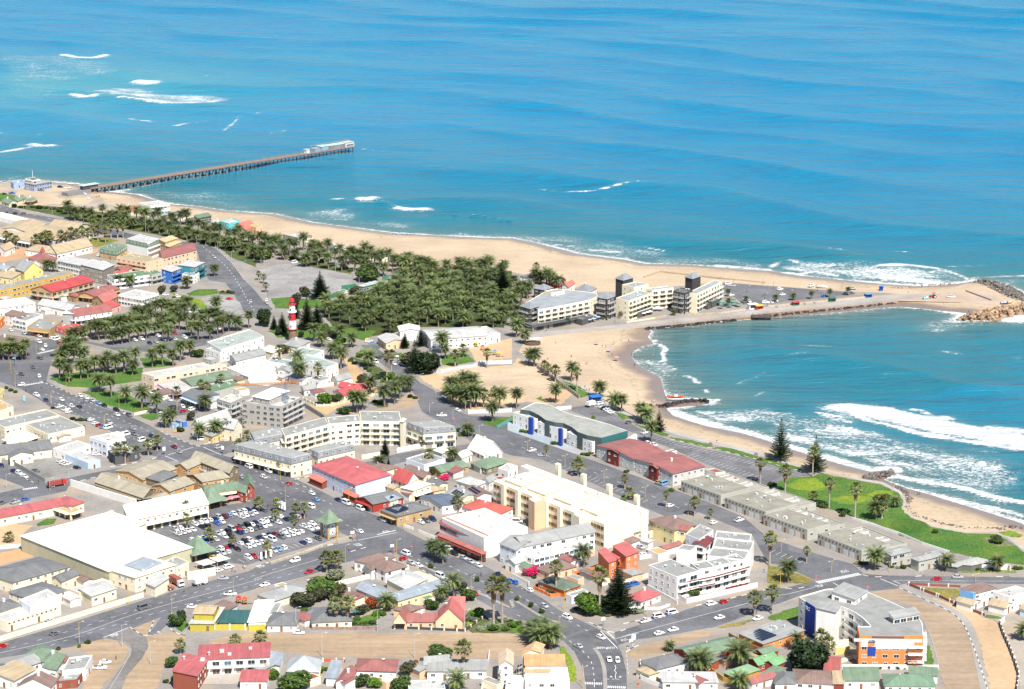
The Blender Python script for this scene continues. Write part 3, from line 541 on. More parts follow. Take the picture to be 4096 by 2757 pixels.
# ---- painted road markings
DASH={}
def mark(parent,L,w=0.16,dash=2.2,gap=3.6,m=PAINT,z=0.06,name='lane_dash'):
    acc=resample(L,dash+gap)if gap else L
    if not gap:
        b=MB()
        for a,c in zip(L,L[1:]):
            d=(c-a).normalized();n_=Vector((-d.y,d.x,0))*w/2;b.face([(*p[:2],z)for p in(a-n_,c-n_,c+n_,a+n_)])
        b.build(name,m,parent);return
    key=(w,dash,m.name)
    if key not in DASH:
        b=MB();b.face([(-dash/2,-w/2,0),(dash/2,-w/2,0),(dash/2,w/2,0),(-dash/2,w/2,0)]);DASH[key]=b.mesh('lane_dash',[m])
    for a,c in zip(acc,acc[1:]):
        put(name,DASH[key],parent,(a.x,a.y,z),math.atan2(c.y-a.y,c.x-a.x))
def cl(s,n=4):return smooth_line(pts(s),n)
mk=RD['main']
for s in('20: 480,420 900,600 1290,760 1600,900 1760,960','20: 420,450 850,640 1240,815 1500,930','20: 2000,1080 2200,1180; 21: 0,1250 340,1400 700,1568','21: 0,1150 400,1320 800,1500','31: 830,80 1100,200','31: 1340,330 1700,500 2327,840','31: 1700,420 2100,610; 32: 0,690 270,830 620,1000 800,1120','32: 60,900 420,1060 560,1160 690,1270 740,1400 750,1640','32: 860,1200 915,1290'):
    mark(mk,cl(s),0.2)
for s in('20: 300,450 620,590 1000,790 1290,870','20: 1300,870 1560,940'):mark(mk,cl(s),0.2,1.6,2.4)
mk2=RD['cross']
for s in('30: -100,1260 640,1090 1310,860 2327,580; 31: 0,560 560,390 800,330',):mark(mk2,cl(s),0.16,gap=0,name='centre_line')
for s in('30: 120,1190 700,1020 1300,830 2327,530; 31: 400,400','30: 480,1165 1000,1000 1750,780; 31: 50,600 560,450'):mark(mk2,cl(s),0.18)
mark(RD['beach'],cl('22: 0,900 800,1180 1700,1560',6),0.18,3,6);mark(RD['east'],cl('32: 1000,1090 1680,910 2327,740; 33: 200,700 430,640'),0.18,gap=0,name='centre_line');mark(RD['east'],cl('33: 1150,580 1700,585 2327,588'),0.18,gap=0,name='centre_line')
mark(RD['lookout'],cl('10: 1850,680 2050,850 2160,1000 2260,1180 2327,1280'),0.3,3,6);mark(RD['lookout'],cl('10: 0,318 400,410 800,490 1200,585'),0.25,3,6)
for a,bq in(('32: 805,1040 960,1200',.3),('32: 865,1050 930,1110',.3),('32: 945,1110 1150,1060',.2),('33: 590,600 640,630',.25),('33: 1020,565 1180,630',.3),('33: 1140,585 1200,610',.3),('31: 930,215 1280,145',.3),('31: 1100,165 1270,125',.5),('20: 1530,1000 1760,930',.3),('20: 1500,1010 1620,1060',.3),('20: 1850,930 2010,1000',.3),('30: 940,1100 1170,1010',.3),('31: 1130,30 1200,62',.3)):
    mark(mk,pts(a),bq,gap=0,name='stop_line')
b=MB()
def zebra(a,c,n,length,w,parent):
    a,c=G(*a),G(*c);d=(c-a);L=d.length;d.normalize();p=Vector((-d.y,d.x,0))
    for k in range(n):
        q0=a+d*(L*k/n);q1=q0+d*(L/n*0.5);bb=MB();bb.face([(*x[:2],0.065)for x in(q0-p*length/2,q1-p*length/2,q1+p*length/2,q0+p*length/2)]);bb.build('crossing_bar',PAINT,parent)
zebra(('33',450,600),('33',840,520),22,3.0,.5,RD['beach']);zebra(('32',665,1515),('32',825,1520),10,2.2,.5,mk);zebra(('32',870,1548),('32',1040,1555),10,2.2,.5,mk);zebra(('20',210,370),('20',400,340),12,2.5,.5,mk);zebra(('20',345,80),('20',520,40),12,2.5,.5,RD['town_w'])
zebra(('20',210,1315),('20',345,1295),8,2.5,.5,RD['town_w2'])
# parking bay lines: along a line, ticks in a given direction
def bays(parent,s,tick,step=2.7,ln=5.0,w=0.14):
    L=resample(pts(s),step);rc=s[:2]
    for a in L:
        d=Vector((math.cos(tick),math.sin(tick),0));b_=key=None
        if('bay',ln)not in DASH:
            bb=MB();bb.face([(0,-w/2,0),(ln,-w/2,0),(ln,w/2,0),(0,w/2,0)]);DASH[('bay',ln)]=bb.mesh('bay_line',[PAINT])
        put('bay_line',DASH[('bay',ln)],parent,(a.x,a.y,0.062),tick)
TS=pxdir('22',700,1200,1,-0.45);TS2=pxdir('22',1500,1000,1,0.05)
bays(RD['beach'],'22: 330,1075 1200,1440',TS+R(0),3.4,5.0);bays(RD['beach'],'33: 20,330 320,440',TS,3.4,5.0)
bays(RD['seafront_lot'],'22: 1250,820 2250,1075',pxdir('22',1700,950,1,-.3)+math.pi,2.9,5.0);bays(RD['seafront_lot'],'22: 1600,1010 2250,1230',pxdir('22',1700,950,1,-.3),3.0,5.0);bays(RD['seafront_lot'],'23: 0,1110 120,1130',pxdir('22',1700,950,1,-.3)+math.pi,2.9,5.0)
bays(RD['lot_far'],'10: 2040,1150 2190,1270',pxdir('10',2100,1200,-1,.1),3.2,5.0)
bays(mk,'32: 40,640 140,690',TS,3.4,5.0)
# lettering and give-way triangles painted on the asphalt
def letters(text,rc,x,y,size,ang,m,parent,name,z=0.07,flip=1.0,up=False,thick=0.0):
    me=TXT.get((text,size,thick,m.name))or PRE.get((text,size,thick))or text_mesh(text,size,thick);TXT[(text,size,thick,m.name)]=me
    me.materials.clear();me.materials.append(m)
    o=bpy.data.objects.new(name,me);link(o,parent);p=G(rc,x,y)if rc else Vector(x);o.location=(p.x,p.y,z if rc else p.z);o.rotation_euler=(R(90)if up else 0,0,ang);o.scale=(1,flip,1);return o
letters('STOP','30',1040,1080,1.5,pxdir('30',1040,1080,1,-.25),PAINT,mk2,'road_lettering',flip=2.4)
letters('STOP','33',690,497,1.5,pxdir('33',690,497,1,-.18)+math.pi,PAINT,RD['beach'],'road_lettering',flip=2.4);letters('STOP','33',470,632,1.4,pxdir('33',470,632,1,-.2),PAINT,RD['east'],'road_lettering',flip=2.4)
letters('STOP','31',925,258,1.6,pxdir('31',925,258,1,.45),PAINT,mk2,'road_lettering',flip=2.4);letters('STOP','31',50,455,1.5,pxdir('31',50,455,1,-.3),PAINT,RD['carpark'],'road_lettering',flip=2.0)
letters('HUMP! HUMP!','32',848,1192,1.15,math.pi,PAINT,mk,'road_lettering',flip=2.6);letters('STOP','32',1015,1120,1.2,pxdir('32',1015,1120,1,-.25)+math.pi,PAINT,RD['east'],'road_lettering',flip=2.2);letters('STOP','31',1175,135,1.4,pxdir('31',1175,135,1,-.2)+math.pi,PAINT,mk,'road_lettering',flip=2.2)
def triangle(rc,x,y,s,parent):
    p=G(rc,x,y);bb=MB();o_=[(-s,-s*1.2),(s,-s*1.2),(0,s*1.6)];i_=[(-s*.45,-s*.8),(s*.45,-s*.8),(0,s*.55)]
    for k in range(3):k2=(k+1)%3;bb.face([(p.x+q[0],p.y+q[1],0.066)for q in(o_[k],o_[k2],i_[k2],i_[k])])
    bb.build('give_way_triangle',PAINT,parent)
triangle('32',902,1455,0.55,mk);triangle('32',983,1457,0.55,mk);triangle('30',1440,1048,0.6,mk2)
mark(mk,pts('32: 875,1478 1035,1480'),0.25,0.9,0.9,name='give_way_dash');mark(mk2,pts('30: 1360,1080 1560,1050'),0.25,1.2,1.0,name='give_way_dash');mark(mk,pts('32: 935,1350 945,1375 932,1400 948,1420 938,1450 945,1478'),0.2,gap=0,name='zigzag_line')

# ================================================================ BUILDINGS
PAL=dict(white='#e9e6e0',cream='#ecdfc0',peach='#e6bd97',yellow='#dfc36a',mustard='#c9a13c',tan='#b89868',brown='#7d6550',orange='#dd7a32',dorange='#c75a2c',red='#a83426',maroon='#7a2f2c',brick='#8f4a36',
  blue='#2f6fc0',dblue='#20429c',teal='#1f7f8c',turq='#4fc4c8',pblue='#b9cbdd',grey='#9b9a96',lgrey='#c4c2bd',dgrey='#565759',char='#4a4646',black='#232326',green='#5d7f5e',dgreen='#2f6f4c',mauve='#a98fa0',conc='#a6a39c',olive='#8a8040',wood='#7a5230',pgreen='#adada2',lemon='#e3d79a',
  rred='#b4443a',rorange='#cf5a3c',rmar='#96524b',rbrown='#7f6358',rgreen='#667f62',rbgreen='#5f9a5a',rgrey='#8e8f8c',rlg='#b3b2ae',rdg='#6a6b6c',rtan='#b39a6e',rolive='#a0957a',rblue='#8f9aa6',rwhite='#efede8',rcream='#e6dcc2',rslate='#7b8087',pink='#d9a9a0')
GLASS=mat('glass',(0.025,0.035,0.045));GLASSB=mat('glass',(0.07,0.13,0.17));GLASSC=mat('glass',(0.30,0.28,0.25));GLASSD=mat('glass',(0.09,0.07,0.055));FRAME=mat('plain',(0.72,0.72,0.70));FRAMED=mat('plain',(0.16,0.11,0.08));DOORM=mat('plain',(0.22,0.11,0.06));GAR=mat('wall',(0.62,0.61,0.58));WHITE=mat('wall',PAL['white']);SOLAR=mat('glass',(0.012,0.02,0.045));METAL=mat('metal',(0.5,0.5,0.5));DARKM=mat('metal',(0.07,0.07,0.075))
def wm(c):return mat('wall',PAL.get(c,c))
WIN={}
def win_mesh(w,h,fm):
    k=(round(w,1),round(h,1),fm.name)
    if k not in WIN:
        w,h=k[0],k[1];f=0.09;b=MB()
        for c,s in(((0,-.05,h/2-f/2),(w,.1,f)),((0,-.05,-h/2+f/2),(w+.16,.16,f)),((-w/2+f/2,-.05,0),(f,.1,h-2*f)),((w/2-f/2,-.05,0),(f,.1,h-2*f)),((0,-.045,0),(f*.7,.09,h-2*f))):b.box(c,s)
        g=MB();g.box((0,-.02,0),(w-2*f,.04,h-2*f));WIN[k]=(b.mesh('window',[fm]),[g.mesh('pane',[x])for x in(GLASS,GLASS,GLASSB,GLASSC,GLASSD,GLASS)])
    return WIN[k]
def window(parent,p,ang,w,h,fm=None,blue=False):
    a,g=win_mesh(w,h,fm or FRAME);o=put('window',a,parent,p,ang);put('pane',random.choice(g),o)
BOXM={}
def slab(name,parent,p,ang,s,m):
    k=(tuple(round(x,1)for x in s),m.name)
    if k not in BOXM:b=MB();b.box((0,0,0),tuple(max(x,.06)for x in k[0]));BOXM[k]=b.mesh(name,[m])
    return put(name,BOXM[k],parent,p,ang)
RAILM={}
def rail_mesh(w,m,solid):
    k=(round(w,1),m.name,solid)
    if k not in RAILM:
        b=MB()
        if solid:b.box((0,0,.5),(w,.12,1.0))
        else:
            b.box((0,0,1.0),(w,.08,.08));b.box((0,0,.1),(w,.06,.06));n=max(2,int(w/.35))
            for i in range(n+1):b.box((-w/2+w*i/n,0,.53),(.05,.05,.9))
        RAILM[k]=b.mesh('railing',[m])
    return RAILM[k]
def facade(parent,a,b,z0,z1,style,fm,wallm,storey=3.1):
    """windows, doors, balconies along the wall from a to b (outside on the right of a->b)"""
    d=Vector((b.x-a.x,b.y-a.y,0));L=d.length
    if L<2.2 or style=='n':return
    d.normalize();ang=math.atan2(d.y,d.x);o=Vector((d.y,-d.x,0));nf=max(1,int(round((z1-z0)/storey)));fh=(z1-z0)/nf
    if style=='s0':nf,style=1,'s'
    for fl in range(nf):
        zc=z0+fl*fh+fh*.55
        if style in('s','l','sb'):
            w,h,sp=((1.25,1.25,3.3)if style!='l' else(2.0,1.45,3.3));n=max(1,int((L-.8)/sp))
            for i in range(n):
                p=a+d*(L*(i+.5)/n);p.z=zc
                if fl==0 and i==n//2 and nf<3 and style!='sb' and L>6:slab('door',parent,(p.x+o.x*.03,p.y+o.y*.03,z0+1.05),ang,(1.0,.12,2.1),DOORM)
                elif random.random()<.9:window(parent,p+d*random.uniform(-.25,.25),ang,w*random.choice((1,1,1,.7,1.35)),min(h,fh-.8),fm)
        elif style=='d':
            n=max(1,int(L/2.4))
            for i in range(n):
                p=a+d*(L*(i+.5)/n);p.z=zc;window(parent,p,ang,L/n-.25,min(1.6,fh-.9),fm)
        elif style in('b','B'):
            n=max(1,int(L/4.2));bw=L/n
            for i in range(n):
                p=a+d*(L*(i+.5)/n);p.z=z0+fl*fh+1.15;window(parent,p,ang,bw*.62,2.1,fm)
                if fl or nf==1 or style=='B':
                    q=p+o*.75;bl=slab('balcony',parent,(q.x,q.y,z0+fl*fh),ang,(bw*.9 if style=='b' else bw,1.5,.2),wallm)
                    put('railing',rail_mesh(bw*.9 if style=='b' else bw,wallm if style=='B' else FRAME,style=='B'),bl,(0,-.7,.1))
        elif style in('g','a'):
            if fl==0:
                n=max(1,int(L/3.8));bw=L/n
                for i in range(n):
                    p=a+d*(L*(i+.5)/n)
                    if style=='g':slab('garage_door' if i%3 else 'door',parent,(p.x+o.x*.03,p.y+o.y*.03,z0+1.2),ang,(bw*.7 if i%3 else 1.0,.12,2.3),GAR if i%3 else DOORM)
                    else:p.z=z0+1.35;window(parent,p,ang,bw*.72,2.5,FRAMED)
                if style=='g':
                    for i in range(int(L/2.2)):p=a+d*(2.2*(i+.5));p.z=z1-.5;window(parent,p,ang,.9,.5,FRAMED)
                if style=='a':m=a+d*L/2+o*.9;slab('awning',parent,(m.x,m.y,z0+min(3.0,fh+.1)),ang,(L*.96,1.8,.15),wallm)
            else:
                n=max(1,int((L-.8)/3.4))
                for i in range(n):p=a+d*(L*(i+.5)/n);p.z=zc;window(parent,p,ang,1.25,1.25,fm)
EM={}
def clutter(parent,kind,p,ang=0.0,s=1.0):
    if kind not in EM:
        b=MB()
        if kind=='chimney':b.box((0,0,.7),(.8,.8,1.6));b.box((0,0,1.55),(1.0,1.0,.18));EM[kind]=b.mesh(kind,[WHITE])
        elif kind=='satellite_dish':
            b.tube((0,0,0),(0,0,.8),.06,.06,6);b.lathe([(0,.75),(.35,.8),(.62,.98)],12);me=b.mesh(kind,[FRAME]);EM[kind]=me
        elif kind=='skylight':b.box((0,0,.12),(1.6,1.0,.25));EM[kind]=b.mesh(kind,[mat('glass',(0.4,0.5,0.55))])
        elif kind=='roof_vent':b.tube((0,0,0),(0,0,.7),.22,.22,8);b.tube((0,0,.7),(0,0,.95),.4,.12,8);EM[kind]=b.mesh(kind,[METAL])
        elif kind=='air_conditioner':b.box((0,0,.45),(1.3,.8,.9));b.tube((0,-.41,.45),(0,-.44,.45),.3,.3,10);EM[kind]=b.mesh(kind,[mat('plain',(0.55,0.55,0.53))])
        elif kind=='solar_panel':b.box((0,0,.08),(1.6,1.0,.08));EM[kind]=b.mesh(kind,[SOLAR])
    return put(kind,EM[kind],parent,p,ang,s)
def quad(rc,A,B,C,h):
    a,b,c=(G(rc,*q,h)for q in(A,B,C));return[a,b,c,a+c-b]
HJ=[0]
def block(parent,rc,A,B,C,h,roof='f',rise=0.0,wall='white',rcol='rgrey',w='s',fm=None,over=0.45,z0=-0.25,extra=0,gcol=None,solar=0,px=None):
    HJ[0]+=1;h=h+(HJ[0]*7%11)*.012;p=px or quad(rc,A,B,C,h);wmat=wm(wall);rk='flat' if roof in('f','F')else 'roof';rmat=mat(rk,PAL.get(rcol,rcol))
    xy=[Vector((q.x,q.y,0))for q in p];eL,eW=(xy[1]-xy[0]),(xy[2]-xy[1]);eu,ev=eL.normalized(),eW.normalized()
    wb,rb=MB(),MB();V=lambda q,z:(q.x,q.y,z)
    rooftop=h
    if roof in('f','F'):
        wb.prism([V(q,0)for q in xy],z0,h,0,False);t_=.28;ins=[]
        cen=sum(xy,Vector())/4
        ii=[xy[0]+(eu+ev)*t_,xy[1]+(-eu+ev)*t_,xy[2]+(-eu-ev)*t_,xy[3]+(eu-ev)*t_];rooftop=h-(.45 if roof=='f' else .12)
        for i in range(4):j=(i+1)%4;wb.face([V(xy[i],h),V(xy[j],h),V(ii[j],h),V(ii[i],h)]);wb.face([V(ii[i],rooftop-.1),V(ii[i],h),V(ii[j],h),V(ii[j],rooftop-.1)])
        rb.face([V(q,rooftop)for q in ii])
        for i in range(4):j=(i+1)%4;rb.face([V(ii[i],rooftop-.3),V(ii[j],rooftop-.3),V(ii[j],rooftop),V(ii[i],rooftop)])
    elif roof=='m':                                  # mansard: tiled upper storey, flat deck
        zm=max(2.6,h-3.0);wb.prism([V(q,0)for q in xy],z0,zm,0,False);i_=1.0
        ou=[xy[0]-(eu+ev)*.25,xy[1]+(eu-ev)*.25,xy[2]+(eu+ev)*.25,xy[3]+(-eu+ev)*.25]
        ii=[xy[0]+(eu+ev)*i_,xy[1]+(-eu+ev)*i_,xy[2]+(-eu-ev)*i_,xy[3]+(eu-ev)*i_]
        rb.prism([V(q,0)for q in ou],zm,zm+.15,1)
        mi_=[ou[k]*.55+ii[k]*.45 for k in range(4)]
        for k in range(4):
            j=(k+1)%4;rb.face([V(ou[k],zm+.15),V(ou[j],zm+.15),V(mi_[j],h-.3),V(mi_[k],h-.3)],1);rb.face([V(mi_[k],h-.3),V(mi_[j],h-.3),V(ii[j],h+.1),V(ii[k],h+.1)],0)
        rb.face([V(q,h+.1)for q in ii],0);rooftop=h+.1
    else:
        if roof=='g':roof='g0' if eL.length>=eW.length else 'g1'
        o=[xy[0]-(eu+ev)*over,xy[1]+(eu-ev)*over,xy[2]+(eu+ev)*over,xy[3]+(-eu+ev)*over]
        th=.16
        if roof in('g0','g1'):
            if roof=='g1':q=xy[1:]+xy[:1];oo=o[1:]+o[:1]
            else:q,oo=xy,o
            wb.prism([V(k,0)for k in xy],z0,h,0,False)
            m0,m1=(q[3]+q[0])/2,(q[1]+q[2])/2;r0,r1=(oo[3]+oo[0])/2,(oo[1]+oo[2])/2;zt=h+rise;ze=h-over*rise/max(.5,(q[3]-q[0]).length/2)
            wb.face([V(q[3],h),V(q[0],h),V(m0,zt-.02)]);wb.face([V(q[1],h),V(q[2],h),V(m1,zt-.02)])
            for s0,s1,a_,b_ in((oo[0],oo[1],r0,r1),(oo[2],oo[3],r1,r0)):
                rb.face([V(s0,ze+th),V(s1,ze+th),V(b_,zt+th),V(a_,zt+th)]);rb.face([V(s1,ze),V(s0,ze),V(a_,zt),V(b_,zt)])
                rb.face([V(s0,ze),V(s1,ze),V(s1,ze+th),V(s0,ze+th)]);rb.face([V(s1,ze),V(b_,zt),V(b_,zt+th),V(s1,ze+th)]);rb.face([V(a_,zt),V(s0,ze),V(s0,ze+th),V(a_,zt+th)])
        elif roof in('h','p'):
            wb.prism([V(k,0)for k in xy],z0,h,0,False)
            oo=o if eL.length>=eW.length else o[1:]+o[:1];uu=(oo[1]-oo[0]);half=(oo[2]-oo[1]).length/2;ins=min(uu.length/2,half)if roof=='h' else uu.length/2;uu.normalize()
            r0,r1=(oo[3]+oo[0])/2+uu*ins,(oo[1]+oo[2])/2-uu*ins;zt=h+rise;ze=h-.1
            if(r1-r0).length<.05:r1=r0
            rb.prism([V(k,0)for k in o],ze-.12,ze,0,False,True)
            rb.face([V(oo[0],ze),V(oo[1],ze),V(r1,zt)]+([V(r0,zt)]if r1 is not r0 else[]));rb.face([V(oo[1],ze),V(oo[2],ze),V(r1,zt)]);rb.face([V(oo[2],ze),V(oo[3],ze),V(r0,zt)]+([V(r1,zt)]if r1 is not r0 else[]));rb.face([V(oo[3],ze),V(oo[0],ze),V(r0,zt)])
        elif roof in('s0','s1','s2','s3'):          # mono-pitch rising away from edge k
            k=int(roof[1]);hz=[h,h,h+rise,h+rise];hz=hz[-k:]+hz[:-k]if k else hz
            for i in range(4):j=(i+1)%4;wb.face([V(xy[i],z0),V(xy[j],z0),V(xy[j],hz[j]),V(xy[i],hz[i])])
            rb.face([V(o[i],hz[i]+th)for i in range(4)]);rb.face([V(o[i],hz[i])for i in(3,2,1,0)])
            for i in range(4):j=(i+1)%4;rb.face([V(o[i],hz[i]),V(o[j],hz[j]),V(o[j],hz[j]+th),V(o[i],hz[i]+th)])
    wb.build('wall',wmat,parent);rb.build('roof',[rmat]if roof!='m' else[rmat,mat('roof',PAL.get(gcol or 'rslate',gcol))],parent)
    camv=Vector((0,0,0));st=w if isinstance(w,(list,tuple))else(w,w,w,w)
    top=h-(.5 if roof in('f','F')else 0.1);top=max(2.6,h-3.0)if roof=='m' else top
    for i in range(4):
        j=(i+1)%4;d=xy[j]-xy[i];n_=Vector((d.y,-d.x,0))
        if n_.dot(camv-(xy[i]+xy[j])/2)>0.12*n_.length*(xy[i]).length and i<len(st):
            facade(parent,xy[i],xy[j],0.0,top,st[i],fm,wmat)
            if roof=='m':
                L=d.length;d.normalize();nn=max(1,int(L/3.6));ou=Vector((d.y,-d.x,0))
                for k in range(nn):pp=xy[i]+d*(L*(k+.5)/nn)+ou*.12;pp.z=h-1.55;window(parent,pp,math.atan2(d.y,d.x),1.3,1.3,fm)
    rs=random.Random(int(abs(p[0].x*7+p[0].y*13)))
    area=eL.length*eW.length
    if roof in('f','F','m')and area>60:
        for _ in range(min(9,2+int(area/90))):
            u,v=rs.uniform(.15,.85),rs.uniform(.15,.85);q=xy[0]+eL*u+eW*v
            clutter(parent,rs.choice(['skylight','roof_vent','air_conditioner','satellite_dish','roof_vent']),(q.x,q.y,rooftop),math.atan2(eL.y,eL.x),rs.uniform(.8,1.3))
    elif area>140 and roof[0]=='s':
        for _ in range(min(16,2+int(area/110))):
            u,v=rs.uniform(.1,.9),rs.uniform(.1,.9);q=xy[0]+eL*u+eW*v;hz_=[h,h,h+rise,h+rise];hz_=hz_[-int(roof[1]):]+hz_[:-int(roof[1])]if int(roof[1])else hz_;zz=(hz_[0]*(1-u)+hz_[1]*u)*(1-v)+(hz_[3]*(1-u)+hz_[2]*u)*v;clutter(parent,rs.choice(['skylight','roof_vent','roof_vent','air_conditioner']),(q.x,q.y,zz+.1),math.atan2(eL.y,eL.x),rs.uniform(.9,1.5))
    elif area>50 and roof[0]in 'gh' and rs.random()<.6:
        q=(xy[0]+xy[2])/2+eL*rs.uniform(-.2,.2);clutter(parent,rs.choice(['chimney','satellite_dish','roof_vent','chimney']),(q.x,q.y,h+rise*(.8 if roof[0]=='g' else .7)),math.atan2(eL.y,eL.x))
    if solar:                                           # panels laid on the sunny slope
        oo=xy;sl=math.atan2(rise,eW.length/2)if roof in('g0','h')else 0
        nx_,ny_=max(2,int(eL.length*.72/1.7)),max(2,int(eW.length*.38/1.1))
        for i in range(nx_):
            for j in range(ny_):
                q=xy[0]+eL*(.14+.72*(i+.5)/nx_)+eW*(.05+.38*(j+.5)/ny_);zz=h+rise*(.05+.38*(j+.5)/ny_)*2+.22
                s_=clutter(parent,'solar_panel',(q.x,q.y,zz),math.atan2(eL.y,eL.x));s_.rotation_euler=(sl,0,math.atan2(eL.y,eL.x))
    return xy,rooftop
BUILT=[]
def bld(name,cat,label,*blocks):
    rc,A,B,C,h=blocks[0][:5];p=quad(rc,A,B,C,h);cen=(p[0]+p[2])/2
    root=thing(name,label,cat);BUILT.append(root)
    for b_ in blocks:
        kw=b_[-1]if isinstance(b_[-1],dict)else{};args=b_[:-1]if kw else b_;block(root,*args,**kw)
    root.location=(cen.x,cen.y,0)
    for ch in root.children:ch.location=Vector(ch.location)-Vector((cen.x,cen.y,0))
    return root
def local(root,p):return Vector(p)-Vector(root.location)
K=dict
def poly_part(root,rc,px,h,rcol,edges,roof_in=.3):
    """flat-roofed block on a free outline; edges: per side (wall colour, facade style) or None"""
    P=[G(rc,x,y,h)for x,y in px];xy=[Vector((q.x,q.y,0))for q in P];rt=Vector(root.location)
    b=MB();b.face([(q.x-rt.x,q.y-rt.y,h-.1)for q in xy]);b.build('roof',mat('flat',PAL.get(rcol,rcol)),root)
    for i,a in enumerate(xy):
        c=xy[(i+1)%len(xy)];e=edges[i]if i<len(edges)and edges[i]else('white','n');d=(c-a).normalized();n_=Vector((d.y,-d.x,0));a2,c2=a-rt,c-rt;q=MB()
        q.face([(a2.x,a2.y,-.25),(c2.x,c2.y,-.25),(c2.x,c2.y,h+.2),(a2.x,a2.y,h+.2)]);i_=n_*-.3;q.face([(a2.x,a2.y,h+.2),(c2.x,c2.y,h+.2),(c2.x+i_.x,c2.y+i_.y,h+.2),(a2.x+i_.x,a2.y+i_.y,h+.2)]);q.face([(c2.x+i_.x,c2.y+i_.y,h-.2),(a2.x+i_.x,a2.y+i_.y,h-.2),(a2.x+i_.x,a2.y+i_.y,h+.2),(c2.x+i_.x,c2.y+i_.y,h+.2)]);q.build('wall',wm(e[0]),root);facade(root,a2,c2,0,h-.4,e[1],None,wm(e[0]))

H_='house';AP='apartment_building';SH='shop'
# ---- north beach and jetty end
r_=bld('restaurant','restaurant','blue and white seaside restaurant with grey-green roof beside the jetty foot',('10',(222,92),(312,110),(470,82),5.5,'h',1.2,'#7d9cd2','rgrey','d'),('10',(228,55),(300,72),(365,62),8.5,'F',0,'white','rdg','d'),('10',(222,128),(312,146),(472,116),2.2,'F',0,'blue','rgrey','s'))
bld('boathouse','boathouse','small blue and white boathouse left of the jetty restaurant',('10',(97,80),(125,102),(222,84),4.2,'f',0,'#9db6dd','rblue','s'),('10',(97,108),(125,130),(222,112),1.6,'F',0,'blue','rblue','n'))
bld('shelter','shelter','low cream shelter with pale green twin roof by the road',('10',(15,262),(80,285),(150,262),2.6,'g',1.6,'cream','rgreen','s'),('10',(90,245),(160,262),(240,232),2.6,'g',1.6,'cream','rgreen','s'))
bld('shelter','shelter','green tent-roofed shelter on the sandy lot',('10',(225,255),(275,268),(338,240),2.6,'h',1.8,'tan','rgreen','a'))
bld(H_,'house','modern white house with blue glass and cantilevered roof above the beach',('10',(1262,278),(1370,310),(1545,287),7.0,'F',0,'white','rlg','d'),('10',(1268,330),(1368,362),(1545,335),3.4,'F',0,'pblue','rlg','d'))
bld(H_,'house','low house with orange tiled roof behind the white glass house',('10',(1110,328),(1190,350),(1250,322),3.2,'h',1.8,'cream','rorange','s'))
bld(H_,'house','white beach house with grey hipped roof beside the glass house',('10',(1525,368),(1600,390),(1712,368),4.2,'h',1.6,'white','rgrey','s'))
bld('restaurant','restaurant','dark timber beach restaurant with sloping grey roof',('10',(1765,390),(1800,418),(1922,404),4.2,'s0',.8,'dgrey','rgreen','d'),('10',(1685,420),(1760,440),(1850,425),3.0,'F',0,'char','rdg','s'))
bld(H_,'house','turquoise flat-roofed house on the beach',('10',(2000,442),(2078,464),(2187,440),5.6,'f',0,'turq','rlg','s'),('10',(1920,452),(1970,470),(2040,452),3.2,'g',1.2,'white','rlg','s'))
bld(H_,'house','peach house with orange roofs right of the turquoise house',('10',(2150,465),(2195,488),(2300,460),4.4,'g',1.4,'peach','rorange','s'),('10',(2165,505),(2240,525),(2330,480),3.4,'g',1.2,'peach','rorange','s'),('11',(-60,480),(0,500),(60,476),4.5,'F',0,'peach','rtan','s'))
# ---- old town, upper left
bld('school','school','long barrack-style school with tan roofs and white arcade behind fan palms',('10',(-80,560),(300,632),(400,585),4.6,'g0',2.6,'white','rtan','a'),('10',(200,560),(560,622),(820,540),4.6,'g',2.4,'white','rtan','s'),('10',(0,510),(250,545),(420,470),4.6,'g',2.2,'white','rtan','s'),('10',(450,480),(700,520),(800,470),4.6,'g',2.2,'cream','rtan','s'))
bld('hall','hall','big white hall with long tan gabled roof and row of small gablets',('10',(520,742),(838,668),(740,602),4.4,'g0',3.4,'white','rtan','l'),('10',(230,700),(500,740),(600,690),4.0,'h',2.4,'white','rtan','s'))
bld(H_,'house','white gabled house with blue trim at the edge of the old town',('10',(-40,690),(45,712),(135,672),4.2,'g1',2.4,'white','rtan','s'))
r2=bld('old_station','house','old cream house with maroon roof and bright red spire',('10',(255,775),(410,818),(525,778),5.0,'h',3.2,'cream','rmar','s'),('10',(365,720),(385,728),(408,718),9.0,'p',3.6,'cream','rred','n'))
bld(H_,'house','tall yellow house with stepped gable end and grey roof',('10',(138,872),(222,900),(390,884),5.6,'g0',5.2,'yellow','rgrey','s'))
bld(H_,'house','tan-roofed mustard house left of the yellow gable',('10',(-60,935),(105,962),(190,912),4.4,'h',2.0,'lemon','rtan','s'))
bld(H_,'house','low house with pale blue roof beside the tall yellow gable',('10',(-60,870),(60,890),(140,858),3.6,'g',1.4,'cream','rblue','s'))
bld(AP,'apartments','long mustard apartment row with white windows and flat grey roof',('10',(-40,1080),(660,912),(592,890),7.0,'F',0,'mustard','rgrey','l'))
bld('hotel','hotel','red-roofed terrace with black timber verandas below the mustard row',('10',(280,1062),(470,1088),(850,988),6.4,'g1',3.0,'tan','#b02a2e','b',K(fm=FRAMED)),('10',(330,1112),(480,1135),(620,1105),3.2,'F',0,'peach','rgrey','a'))
bld(AP,'apartments','brown-grey apartment block with blank white end wall',('10',(735,855),(935,890),(1040,840),9.2,'s1',1.2,'#8d857c','rlg',('l','n')))
bld(AP,'apartments','white apartment block with grey roof and dark window bands left of the brown block',('10',(525,805),(735,850),(805,808),8.4,'s0',.8,'white','rlg',('d','n')))
